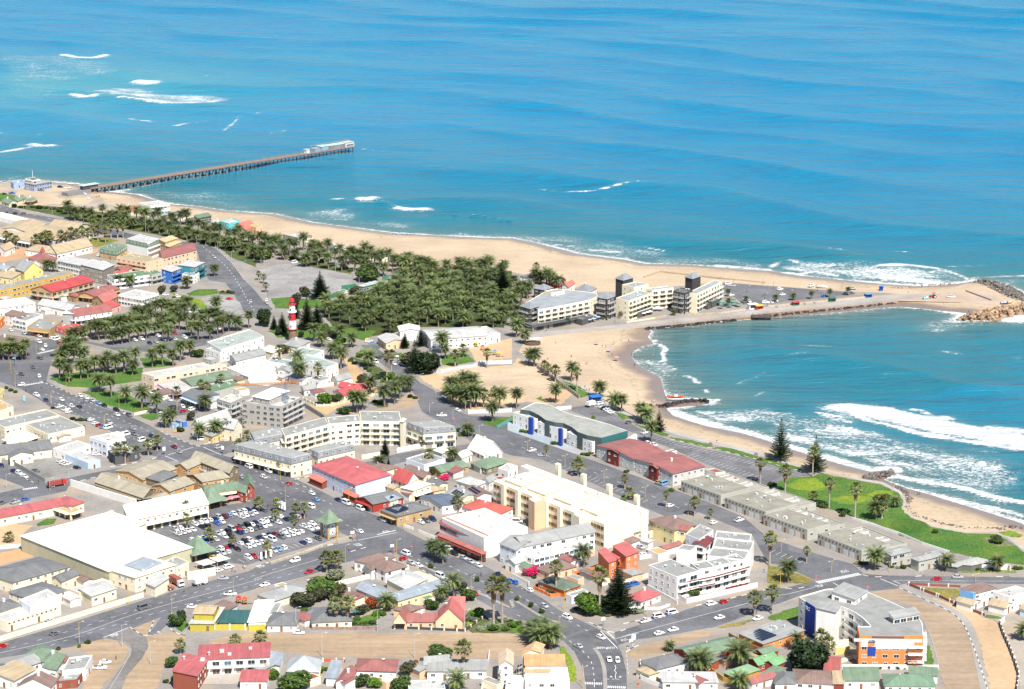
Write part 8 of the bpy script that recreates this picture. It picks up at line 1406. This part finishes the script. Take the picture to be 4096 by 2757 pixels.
for rc,l,lab,g_ in(('20',((605,440,8),(1085,600,8.4),(465,548,6.5),(952,735,5.5),(1510,805,7),(1450,922,7),(100,260,8),(330,80,8),(140,385,7)),'yellow single-arm street lamp along the upper main road','yellow lamps of the upper main road'),('21',((222,1228,7),(268,1432,8),(845,1442,7)),'yellow street lamp near the red-roofed hotel','yellow lamps by the red-roofed hotel'),('30',((1170,806,8),(725,1168,9),(1565,902,8.4),(2125,732,8)),'yellow street lamp along the works wall road','yellow lamps of the cross street'),('31',((740,238,10),(815,428,8),(1280,392,8.6),(1350,122,8),(1955,692,7),(2052,462,8),(120,418,8)),'yellow street lamp near the half-timbered store','yellow lamps near the store'),('32',((475,852,8.2),(427,1078,7.5),(1228,908,6),(1030,1302,9.4),(645,1560,8)),'yellow street lamp around the road bend','yellow lamps of the road bend')):
    for x,y,h in l:lamp(rc,x,y,h,am+R(90),YEL,False,lab,g_)
for rc,l in(('22',((142,968,5),(482,1106,5.4),(837,1246,5.4),(1210,1396,5.4),(1602,1548,5.2))),('33',((120,322,5),(578,512,5.2),(1105,502,4.4),(112,622,4.6),(1885,592,3)))):
    for x,y,h in l:lamp(rc,x,y,h,pxdir(rc,x,y,40,-14),YEL,True,'yellow twin-arm lamp along the beach road','yellow twin-arm lamps of the beach road')
for rc,l,lab,g_ in(('30',((1112,1188,9),(1370,1345,9)),'tall grey street lamp at the dusty junction','grey lamps of the dusty junction'),('31',((365,1035,9.4),(1105,1045,9),(600,1275,9.4),(1442,1285,9.4),(1898,1048,9)),'tall grey street lamp along the sand street','grey lamps of the sand street'),('21',((1790,698,6.4),(1578,618,5),(2028,822,5),(1635,462,5),(1492,355,5.4),(1905,612,6)),'grey street lamp along the upper beach road','grey lamps of the upper beach road'),('11',((722,900,9.5),(888,950,6),(450,845,6),(75,840,6),(938,1010,4),(718,1105,4.5),(345,1090,4)),'grey lamp post around the gravel car park','grey lamps of the gravel car park'),('10',((475,380,6),(740,410,6),(1020,490,6),(215,340,6),(1325,550,12),(1525,560,6),(1790,650,6),(1980,715,6),(2105,800,6),(2210,890,6)),'grey street lamp along the seafront road','grey lamps of the seafront road'),('20',((60,1310,7),(628,1240,6),(455,1330,6)),'grey street lamp on the station street','grey lamps of the station street'),('12',((2012,1025,3.4),(2133,1095,4.4),(2295,1165,4.4),(2280,1020,3)),'dark lamp post on the mole car park','dark lamps of the mole'),('13',((195,1135,4.4),(48,1060,4),(450,1085,4),(672,1055,3.4),(485,1130,3)),'dark lamp post on the mole car park','dark lamps of the mole'),('23',((1145,1308,3.4),(1228,1450,3.4)),'short yellow lamp on the curved seaside path','path lamps of the seaside lawn')):
    for x,y,h in l:lamp(rc,x,y,h,am+R(60),YEL if 'path lamps' in g_ else(DARKM if 'mole' in g_ else GAL),False,lab,g_)
# ---- signs, boards, banners
def board(label,rc,x,y,w,h,zc,m,ang=None,posts=1,cat='sign',name='sign_board',pm=None):
    p=G(rc,x,y);o=thing(name,label,cat,(p.x,p.y,0),pxdir(rc,x,y,40,-4)if ang is None else ang)
    b=MB();
    for k in range(posts):q=0 if posts==1 else(-w*.38+w*.76*k/(posts-1));b.tube((q,.08,0),(q,.08,zc+h*.4),.07,.07,6)
    b.build('post',pm or DARKM,o);b=MB();b.box((0,0,zc),(w,.14,h));pn=b.build('panel',m,o);return o
WS=mat('plain',(.75,.77,.8));RS_=mat('plain',(.6,.03,.04));BS=mat('plain',(.1,.3,.55))
for lab,rc,x,y,w,h,z,m in(('white advertising box on a dark post at the pine corner','32',828,1005,1.7,1.1,3.4,WS),('white advertising box on a dark post opposite the hump','32',1082,1198,1.7,1.2,3.2,WS),('pale blue route sign beside the hump','32',1105,1150,1.8,2.4,2.6,mat('plain',(.45,.6,.72))),('white advertising box by the tower','31',878,215,1.7,1.2,3.6,WS),('white advertising box by the guest house corner','31',1238,330,1.7,1.2,3.2,WS),('white advertising box at the museum street crossing','20',1492,1000,1.4,1.8,3.0,WS),('white advertising box by the colonial house corner','20',2025,990,1.2,1.6,3.0,WS),('pale blue sign pillar by the grey-roofed shops','20',222,515,1.2,3.0,1.8,mat('plain',(.2,.45,.7))),('blue sign on a yellow mast by the square','20',132,190,1.6,.9,4.5,BS),('white sign beside the colonial house lawn','20',1905,905,.9,.9,1.0,WS),('orange sign beside the site cabins','20',1592,800,1.6,1.4,1.0,mat('plain',(.7,.3,.1))),('white sign pillar by the colonial house kerb','20',1515,740,.9,2.8,1.8,WS)):
    board(lab,rc,x,y,w,h,z,m)
def stop(rc,x,y,label,group='stop signs'):
    p=G(rc,x,y);o=thing('stop_sign',label,'road sign',(p.x,p.y,0),pxdir(rc,x,y,40,0),group);b=MB();b.tube((0,.05,0),(0,.05,2.3),.05,.05,6);b.build('post',GAL,o);b=MB();b.prism([(.48*math.cos(k*math.pi/4+.39),.48*math.sin(k*math.pi/4+.39))for k in range(8)],-.03,.03,0,True,True);q=b.build('plate',RS_,o);q.location=(0,0,2.4);q.rotation_euler=(R(90),0,0);letters('STOP',None,(0,-.04,2.4),0,.32,0,WS,o,'lettering',up=True)
for rc,x,y,lab in(('31',893,220,'red stop sign at the advertising tower corner'),('31',1258,345,'red stop sign at the guest house corner'),('31',1416,320,'red stop sign across the main road from the guest house'),('33',905,690,'red stop sign above the curved block'),('33',435,590,'red stop sign on the traffic island'),('21',1803,705,'red stop sign beside the crescent corner'),('21',1933,745,'red and white yield sign on the beach road')):stop(rc,x,y,lab)
for i in range(4):board('white banner pole in a row at the car park entrance','21',195+22*i,1490+10*i,.9,3.6,2.8,WS,cat='banner',name='banner')['group']='banners at the upper car park entrance'
for i in range(3):board('white banner pole beside the cross street car park exit','31',50+43*i,408-12*i,.8,3.2,2.6,WS,cat='banner',name='banner')['group']='banners at the car park exit'
# posters on the kiosk, roof lettering, building emblems
kp=[o for o in BUILT if 'wall posters' in o['label']][0]
def on_face(root,rc,A,B,h,t,z,w,hh,m,name,push=.06):
    a,b_=G(rc,*A,h),G(rc,*B,h);d=(b_-a);d.z=0;d.normalize();p=a+(b_-a)*t+Vector((d.y,-d.x,0))*push;q=local(root,(p.x,p.y,z));return slab(name,root,q,math.atan2(d.y,d.x),(w,.08,hh),m),d
for t_,w_,z_ in((.35,4.4,1.6),):
    o,d=on_face(kp,'32',(542,724),(692,678),3.2,t_,z_,w_,2.0,mat('plain',(.75,.75,.75)),'poster');slab('poster_field',o,(0,-.06,-.55),0,(w_,.06,.9),mat('plain',(.02,.12,.55)));slab('poster_field',o,(-w_*.3,-.06,.4),0,(w_*.35,.06,.9),mat('plain',(.55,.02,.06)));slab('poster_field',o,(.3,-.08,.1),0,(w_*.6,.06,.25),mat('plain',(.55,.02,.06)))
o,d=on_face(kp,'32',(490,698),(542,724),3.2,.5,1.3,2.2,2.4,DOORM,'door')
bl=[o for o in BUILT if 'sweeping grey roof' in o['label']][0]
a_,b_=G('33',340,775,12.6),G('33',430,832,12.6);d=(b_-a_);d.z=0;d.normalize();p=a_+(b_-a_)*.25+Vector((d.y,-d.x,0))*.15
letters('TLC',None,local(bl,(p.x,p.y,10.6)),0,1.9,math.atan2(d.y,d.x),LWHITE,bl,'wall_lettering',up=True,thick=.05)
for t_,z_,w_,h_,m in((.2,10.6,2.6,1.2,GLASSB),(.45,12.2,12,.8,GLASSB),(.2,6.6,3.0,3.6,mat('wall',PAL['dblue'])),(.45,11.0,25.0,1.1,WHITE),(.55,8.9,14.5,2.6,WHITE),(.08,9.2,2.6,1.6,WHITE),(.85,8.4,4.0,.5,WHITE)):on_face(bl,'33',(830,1084),(1414,1090),12.6,t_,z_,w_,h_,m,'facade_panel',.12)
for z_ in(2.8,5.8,8.6):
    o,d=on_face(bl,'33',(830,1084),(1414,1090),12.6,.89,z_,6.0,.25,WHITE,'balcony',1.0);o.scale=(1,18,1);put('railing',rail_mesh(6.0,FRAME,False),bl,Vector(o.location)+Vector((d.y,-d.x,0))*.7,math.atan2(d.y,d.x))
# ---- crane on the building site
cr=thing('tower_crane','slim orange and blue tower crane over the concrete building site','crane',G('21',278,728));OR_=mat('plain',(.6,.2,.03));BL_=mat('plain',(.12,.2,.32))
def lattice(parent,nm,a,b_,w,m,n):
    q=MB();a,b_=Vector(a),Vector(b_);d=(b_-a).normalized();x=d.orthogonal().normalized();y=d.cross(x);c=[x*w+y*w,x*w-y*w,-x*w-y*w,-x*w+y*w]
    for k in c:q.tube(a+k,b_+k,.1,.1,4)
    for i in range(n):
        for k in range(4):q.tube(a+(b_-a)*(i/n)+c[k],a+(b_-a)*((i+1)/n)+c[(k+1)%4],.05,.05,3)
    return q.build(nm,m,parent)
lattice(cr,'lower_mast',(0,0,0),(0,0,10),.7,OR_,7);lattice(cr,'upper_mast',(0,0,10),(0,0,25),.55,BL_,11);jx=pxdir('21',240,340,-40,3);lattice(cr,'jib',(0,0,22),(26*math.cos(jx),26*math.sin(jx),23),.4,OR_,16);lattice(cr,'counter_jib',(0,0,22),(-7*math.cos(jx),-7*math.sin(jx),22),.4,OR_,5);q=MB();q.box((-6*math.cos(jx),-6*math.sin(jx),21.3),(1.6,1.6,1.4));q.build('counterweight',CONC,cr)
def scaffold(label,rc,A,B,h):
    a,b_=G(rc,*A),G(rc,*B);o=thing('scaffold',label,'scaffold',a);d=b_-a;n=max(2,int(d.length/2));nn=Vector((d.y,-d.x,0)).normalized();
    for k in range(n+1):
        for s_ in(0,1.1):q=MB()if False else None;p=d*(k/n)+nn*s_;m_=MB();m_.tube((p.x,p.y,0),(p.x,p.y,h),.05,.05,4);m_.build('upright',GAL,o)
    for z in np.arange(2,h,2.0):
        for s_ in(0,1.1):m_=MB();p=nn*s_;m_.tube((p.x,p.y,z),(p.x+d.x,p.y+d.y,z),.04,.04,4);m_.build('ledger',GAL,o)
        m_=MB();c=d/2+nn*.55;m_.box((c.x,c.y,z),(d.length,.9,.06),math.atan2(d.y,d.x));m_.build('platform',mat('wall',(.36,.3,.22)),o)
scaffold('scaffold on the corner of the concrete building site','20',(2195,730),(2240,760),11);scaffold('scaffold left of the unfinished white block','32',(40,1568),(95,1540),9);scaffold('scaffold on the narrow tan-roofed house','31',(2200,1568),(2215,1480),8)
for i,(x,y,c)in enumerate(((1530,735,(.25,.45,.62)),(1580,755,(.3,.5,.66)),(1650,735,(.05,.18,.6)))):
    p=G('20',x,y);o=thing('site_cabin',('pale blue site cabin by the colonial house','second pale blue site cabin by the colonial house','bright blue site cabin by the colonial house')[i],'cabin',(p.x,p.y,0),pxdir('20',x,y,40,12));q=MB();q.box((0,0,1.3),(6,2.5,2.6));q.build('body',mat('wall',c),o);slab('door',o,(1.2,-1.27,1.1),0,(.9,.08,2.0),WHITE);slab('roof',o,(0,0,2.66),0,(6.1,2.6,.12),mat('flat',PAL['rblue']))
# ---- parasols, beach things
def parasol(p,r,h,m,label,group,z=0):
    o=thing('parasol',label,'parasol',(p.x,p.y,z),rp.uniform(0,1),group);q=MB();q.tube((0,0,0),(0,0,h),.05,.04,5);q.build('pole',FRAME,o);q=MB();q.lathe([(r,h-.45),(r*.5,h-.12),(0,h+.1)],8);q.build('canopy',m,o);return o
PW=mat('plain',(.78,.78,.76));PG=mat('plain',(.03,.16,.13));PB=mat('plain',(.03,.12,.5));PR=mat('plain',(.6,.06,.08));PP=mat('plain',(.7,.2,.25))
for s,m,lab,g_,r in(('12: 1060,1320 1100,1310 1190,1310 1220,1300 1250,1295 1290,1265 1320,1258 1350,1262',PW,'white parasol on the middle hotel terrace','white hotel parasols',2.0),('12: 700,1370 740,1360 780,1345 820,1335 720,1345 760,1330 800,1320',mat('plain',(.32,.4,.5)),'blue-grey parasol on the left hotel terrace','blue-grey hotel parasols',1.8),('12: 1900,1240 1930,1220 1980,1230 2030,1215 1890,1215 2010,1190 2060,1225 1960,1200',PG,'dark green parasol on the right hotel terrace','green hotel parasols',1.9),('12: 395,1400',PB,'blue parasol at the end of the hotel arcade',None,1.9),('12: 1650,1250',PR,'red parasol on the right hotel terrace',None,1.8),('12: 160,1545 205,1545 240,1540',PW,'white parasol on the round beach bar deck','beach bar parasols',2.0),('20: 2020,1440 2060,1440 2110,1425 2150,1420',PP,'pink parasol before the brick-red shop gables','pink shop parasols',1.9),('22: 885,55',mat('plain',(.3,.25,.6)),'violet beach parasol on the cove sand',None,1.4),('22: 950,135',mat('plain',(.7,.25,.2)),'salmon beach parasol on the cove sand',None,1.5),('12: 770,1568',PP,'magenta beach parasol on the cove sand',None,1.3),('31: 905,900',PG,'green garden parasol at the cream bungalow',None,2.2)):
    for q in pts(s):parasol(q,r,2.6 if r>1.6 else 2.0,m,lab,g_)
p=G('12',185,1560);o=thing('beach_bar','round timber beach bar deck below the hotel','bar',(p.x,p.y,0));q=MB();q.lathe([(4.6,-.3),(4.8,1.0),(4.5,1.0),(4.5,.7),(0,.7)],20);q.build('deck',mat('roof',(.12,.07,.05)),o)
BIN=MB();BIN.tube((0,0,0),(0,0,.95),.32,.36,9);BIN.tube((0,0,.95),(0,0,1.05),.38,.3,9);BINO=BIN.mesh('litter_bin',[mat('plain',(.65,.12,.02))])
for rc,x,y in(('22',540,108),('22',612,180),('22',678,172),('22',325,130),('22',845,520),('32',1152,1530)):o=put('litter_bin',BINO,None,G(rc,x,y));o.location.z=-.2 if rc=='22' else 0;tag(o,'orange litter bin on the cove sand' if rc=='22' else 'orange litter bin on the pavement by the hump','bin','orange litter bins' if rc=='22' else None)
def hut(label,rc,x,y,w,d,h,m,rm,cat='kiosk',name='kiosk'):
    p=G(rc,x,y);o=thing(name,label,cat,(p.x,p.y,.05),pxdir(rc,x,y,40,-4));q=MB();q.box((0,0,h/2),(w,d,h));q.build('body',m,o);slab('opening',o,(0,-d/2-.03,h*.55),0,(w*.8,.08,h*.55),BLACKP);q=MB();q.box((0,-.3,h+.1),(w+.5,d+.9,.2));q.build('roof',rm,o);return o
for a in(('blue kiosk on the mole promenade','13',910,1140,4.2,2.5,2.5,PB,mat('plain',(.1,.3,.55))),('green kiosk on the mole promenade','13',582,1178,4.0,2.5,2.5,mat('plain',(.02,.25,.12)),PG),('red and green kiosk on the mole promenade','13',250,1212,4.2,2.5,2.4,mat('plain',(.02,.25,.12)),PR),('yellow-roofed red kiosk at the mole steps','12',2245,1245,4.6,2.6,2.4,PR,mat('plain',(.7,.45,.02))),('white service cabin beside the yellow-roofed kiosk','12',2185,1240,5.5,3,3,PW,PW),('blue portable toilet on the mole','13',1028,1075,1.8,1.8,2.6,mat('plain',(.02,.15,.6)),PB),('bright blue changing hut by the cove path','22',755,520,5.5,4,3.2,mat('plain',(.01,.12,.6)),mat('plain',(.02,.16,.65)))):hut(*a)
p=G('12',2270,1310);o=thing('pier_platform','dark timber platform on posts beside the mole','platform',(p.x,p.y,0));q=MB();q.box((0,0,.2),(12,7,.3));q.build('deck',mat('roof',(.1,.06,.045)),o)
for x in(-5,-1.5,1.5,5):
    for y in(-3,3):q=MB();q.tube((x,y,-5),(x,y,1.2),.16,.16,6);q.build('post',mat('roof',(.1,.06,.045)),o)
# playground and bright toys
for i,(rc,x,y,c,lab)in enumerate((('30',2170,790,(.5,.03,.03),'red-topped play tower at the playground'),('30',2225,800,(.55,.08,.02),'orange-red play tower at the playground'),('30',2100,850,(.1,.35,.3),'green play frame at the playground'),('21',2000,20,(.6,.45,.02),'yellow play frame on the beach playground'),('21',2060,50,(.5,.05,.04),'red swing frame on the beach playground'),('21',2170,95,(.1,.2,.5),'blue climbing frame on the beach playground'),('21',2205,110,(.6,.4,.02),'yellow slide frame on the beach playground'))):
    p=G(rc,x,y);o=thing('play_tower',lab,'play equipment',(p.x,p.y,0),.3);m=mat('plain',c);q=MB()
    for u in(-.8,.8):
        for v in(-.8,.8):q.tube((u,v,0),(u*.9,v*.9,2.6),.08,.08,5)
    q.build('frame',m,o);q=MB();q.box((0,0,1.3),(1.7,1.7,.12));q.build('platform',mat('plain',(.5,.35,.05)),o);q=MB();q.lathe([(1.4,2.5),(0,3.6)],4);q.build('roof',m,o);q=MB();q.face([(.8,-.4,1.4),(3.2,-.4,.2),(3.2,.4,.2),(.8,.4,1.4)]);q.face([(.8,.4,1.35),(3.2,.4,.15),(3.2,-.4,.15),(.8,-.4,1.35)]);q.build('slide',mat('plain',(.1,.3,.5)),o)
# shade sails at the loading forecourt
for lab,x,y in(('pale shade canopy beside the supermarket corner',1870,470),('second pale shade canopy beside the supermarket corner',2000,435)):
    p=G('30',x,y);o=thing('canopy',lab,'canopy',(p.x,p.y,0),U0)
    for u in(-3,3):
        for v in(-2.2,2.2):q=MB();q.tube((u,v,0),(u,v,2.8),.07,.07,5);q.build('post',FRAME,o)
    q=MB();q.lathe([(4.6,2.7),(2.0,3.0),(0,3.7)],4);c=q.build('sail',mat('plain',(.58,.55,.46)),o);c.rotation_euler=(0,0,R(45))
# ---- people
PV={};SKINM=mat('plain',(.22,.12,.075))
def person(rc,x,y,top,leg,label,group=None,z=None,pose=None):
    pose=rp.randrange(2)if pose is None else pose;k=(top,leg,pose);COLR=dict(white=(.7,.7,.7),red=(.5,.03,.04),blue=(.03,.1,.4),black=(.02,.02,.025),navy=(.02,.03,.1),green=(.05,.3,.1),skin=(.25,.13,.08),pink=(.6,.15,.2),orange=(.6,.2,.05),yellow=(.6,.45,.05),grey=(.2,.2,.2))
    if k not in PV:
        me=PM[pose].copy();me.name='person';me.materials.clear();[me.materials.append(m)for m in(SKINM,mat('plain',COLR[top]),mat('plain',COLR[leg]),mat('plain',(.02,.015,.01)))]
        for f in me.polygons:c=f.center;f.material_index=3 if c.z>1.70 or(c.z>1.6 and c.y<-.02)else(0 if c.z>1.5 or(abs(c.x)>.2 and c.z<1.2)else(1 if c.z>.98 else(2 if c.z>.1 else 3)));f.use_smooth=True
        PV[k]=me
    p=G(rc,x,y);o=put('person',PV[k],None,(p.x,p.y,(.06 if z is None else z)),rp.uniform(0,6.28));return tag(o,label,'person',group)
for x,c in((1225,'white'),(1240,'grey'),(1270,'pink'),(1280,'pink'),(1292,'white'),(1318,'white'),(1330,'blue'),(1345,'white'),(1362,'white'),(1375,'navy'),(1385,'white'),(1402,'blue')):person('11',x,556+rp.uniform(-4,4),c,'navy','bather in a row of people at the open beach waterline','people at the open beach waterline',-1.3)
for rc,x,y,t_,l_,lab,z in(('11',1138,590,'black','black','walker in black on the open beach',-.4),('12',340,725,'red','skin','sunbather in red on the open beach',-.5),('12',355,725,'blue','skin','sunbather in blue on the open beach',-.5),('12',395,1555,'white','black','person in white on the cove sand',-.2),('12',1060,1535,'red','blue','person in red near the cove water',-.6),('12',1082,1535,'white','red','person in white near the cove water',-.6),('12',302,1455,'white','black','person in white on the hotel promenade',.36),('12',315,1450,'blue','black','person in blue on the hotel promenade',.36),('12',935,1375,'black','black','person in black on the hotel promenade',.36),('12',1075,1365,'white','navy','person in white beside the hotel terrace',.36),('22',882,95,'white','navy','person in white below the violet parasol',-.2),('22',910,95,'navy','navy','person in navy below the violet parasol',-.2),('22',1088,70,'skin','red','bather in red trunks at the cove edge',-1.6),('22',1115,95,'skin','black','bather in black trunks at the cove edge',-1.7),('22',1262,95,'red','skin','bather in red in the cove shallows',-2.0),('22',1285,80,'white','skin','bather in white in the cove shallows',-2.0),('22',1112,170,'black','black','bather in black at the cove shallows',-1.7),('22',1272,515,'red','black','person in red beside the groyne',-.8),('22',1292,512,'white','black','person in white beside the groyne',-.8),('22',1402,465,'black','skin','bather in black near the orange boat',-1.6),('22',662,395,'blue','black','person in blue on the cove path by the lawn',.11),('22',680,420,'blue','navy','second person in blue on the cove path by the lawn',.11),('22',702,422,'blue','blue','third person in blue on the cove path by the lawn',.11),('22',820,20,'skin','red','sunbather on the upper cove sand',-.2),('22',852,20,'skin','blue','second sunbather on the upper cove sand',-.2),('22',1862,895,'black','white','person sitting by the red bench',.11),('23',1362,1350,'black','black','beach walker in black below the curved path',-.9),('23',1378,1345,'grey','black','beach walker in grey below the curved path',-.9),('23',1425,1445,'white','white','person in white on the lower beach sand',-.3),('13',1282,1045,'blue','grey','person in blue near the dune stones',-.4),('13',1300,1042,'orange','black','person in orange near the dune stones',-.4),('13',1398,1225,'pink','skin','bather in pink at the mole head beach',-1.5),('13',1420,1218,'skin','orange','bather in orange trunks at the mole head beach',-1.4),('13',1825,1262,'blue','black','person in blue at the breakwater root',-.9),('13',1275,1112,'blue','white','person in blue on the mole promenade',.36),('30',1055,1300,'navy','black','person in navy on the sandy corner',.1),('30',1675,690,'green','navy','person in green beside the container lorry',.06),('30',2110,500,'red','black','person in red at the loading forecourt',.06),('30',2137,505,'white','navy','person in white at the loading forecourt',.06),('30',2225,478,'white','black','person in white beside the car park exit',.06),('30',2210,470,'red','navy','person in red beside the car park exit',.06),('32',142,640,'black','black','person in black before the orange bungalow',.06),('32',2290,510,'blue','blue','person in blue beside the curved apartments',.06),('31',1852,320,'black','black','person in black under the store awning',.06),('31',2045,545,'navy','black','person in navy on the main road median',.16),('31',845,310,'orange','black','person in orange by the cross street',.06),('31',62,118,'blue','black','person in blue walking in the car park',.06),('31',115,155,'blue','grey','second person in blue walking in the car park',.06),('20',745,535,'grey','black','cyclist in grey crossing the main road',.06),('20',760,530,'blue','black','person in blue crossing the main road',.06),('20',235,430,'black','black','person in black at the grey-roofed shops',.06),('20',350,1260,'black','black','person in black by the walled yard corner',.06),('20',670,1190,'red','black','person in red along the yard wall',.06),('20',280,330,'orange','grey','person in orange at the zebra crossing',.06),('20',150,370,'orange','black','flagman in orange by the junction',.06),('20',375,400,'red','black','person in red on the crossing island',.06),('20',410,545,'red','white','person in red beside the shop palms',.06),('20',265,135,'red','black','person in red across the junction',.06),('21',110,1470,'maroon' if False else 'red','black','person in red by the car park banners',.06),('31',1575,580,'white','black','person in white at the beer hall terrace',.06)):person(rc,x,y,t_,l_,lab,None,z)
# planted tubs and clipped trees on the median, benches, bollards
for i,(rc,x,y)in enumerate((('32',45,765),('32',170,825),('32',272,880),('31',2010,590),('31',1590,470))):tree(G(rc,x,y),2.2,2.6,'g','clipped ball tree on the main road median','clipped median trees')
b=MB();b.tube((0,0,0),(0,0,.8),.1,.1,7);b.tube((0,0,.8),(0,0,.92),.13,.05,7);BOL=b.mesh('bollard',[mat('plain',(.7,.7,.68))])
for i in range(11):o=put('bollard',BOL,None,G('32',1050+14*i if i<5 else 1040+3*(i-5),1205-9*i if i<5 else 1240+38*(i-5)));tag(o,'white bollard around the sandy corner by the hump','bollard','white bollards by the hump')
for lab,rc,x,y,c in(('red bench on the cove path lawn','22',1805,905,(.5,.05,.05)),('blue bench on the cove path','22',2218,1000,(.03,.12,.5)),('yellow bench near the parked cars by the cove','22',1040,672,(.6,.42,.02)),('second yellow bench near the date palms by the cove','22',1115,680,(.6,.42,.02)),('grey bench on the mole promenade','13',330,1205,(.3,.3,.3)),('second grey bench on the mole promenade','13',420,1195,(.3,.3,.3)),('third grey bench on the mole promenade','13',75,1232,(.3,.3,.3))):
    p=G(rc,x,y);o=thing('bench',lab,'bench',(p.x,p.y,.11 if rc=='22' else .36),pxdir(rc,x,y,40,12));m=mat('plain',c)
    for k in range(3):slab('seat_slat',o,(0,-.2+.18*k,.45),0,(2.0,.12,.06),m)
    for k in range(2):slab('back_slat',o,(0,.32,.62+.2*k),0,(2.0,.06,.12),m)
    for u in(-.8,.8):slab('leg',o,(u,.05,.22),0,(.1,.5,.44),DARKM)
# ---- labels that single out one of many look-alikes: nearest landmark
STOPW=(' with ',' behind ',' beside ',' and ',' in ',' at ',' by ',' on ',' next ',' around ',' left ',' right ',' between ',' opposite ',' above ',' below ',' near ',' facing ',' along ',' against ',' joined ',' of ',' over ',' under ',' from ',' tucked ',' inside ',' half ',' hidden ',' squeezed ',' second ',' third ')
LM=[]
for o in BUILT+[lh]:
    s=o['label']
    for w_ in STOPW:
        k=s.find(w_)
        if k>8:s=s[:k]
    s=' '.join(s.split()[:5]);LM.append((o.location.x,o.location.y,s))
from collections import Counter
seen=Counter(l[2]for l in LM);LM=[l for l in LM if seen[l[2]]==1 or True]
cnt=Counter(o['label']for o in SC.objects if o.parent is None and 'label' in o)
for o in list(SC.objects):
    if o.parent is None and 'group' in o and cnt[o['label']]>3:
        x,y=o.location.x,o.location.y;n_=min(LM,key=lambda l:(l[0]-x)**2+(l[1]-y)**2)[2];base=o['label'].split();lab=' '.join(base[:max(4,13-len(n_.split()))])
        while lab.split()[-1]in('the','a','in','of','on','by','and','between','along','behind','over','around','near','beside','at','from','below','before','long','main','dense','green','cove','seafront','to','walled','grey-roofed','red-roofed','shopping','tan','small','market','pale','cream','great','giant','seaside','open','orange','row','sandy','colonial','beach','hotel','old','mauve','brick-red','dark','crescent','upper','middle','works','stone','two','gravel','terrace','bottom','slip','half-timbered','junction'):lab=' '.join(lab.split()[:-1])
        o['label']=lab+' nearest the '+n_
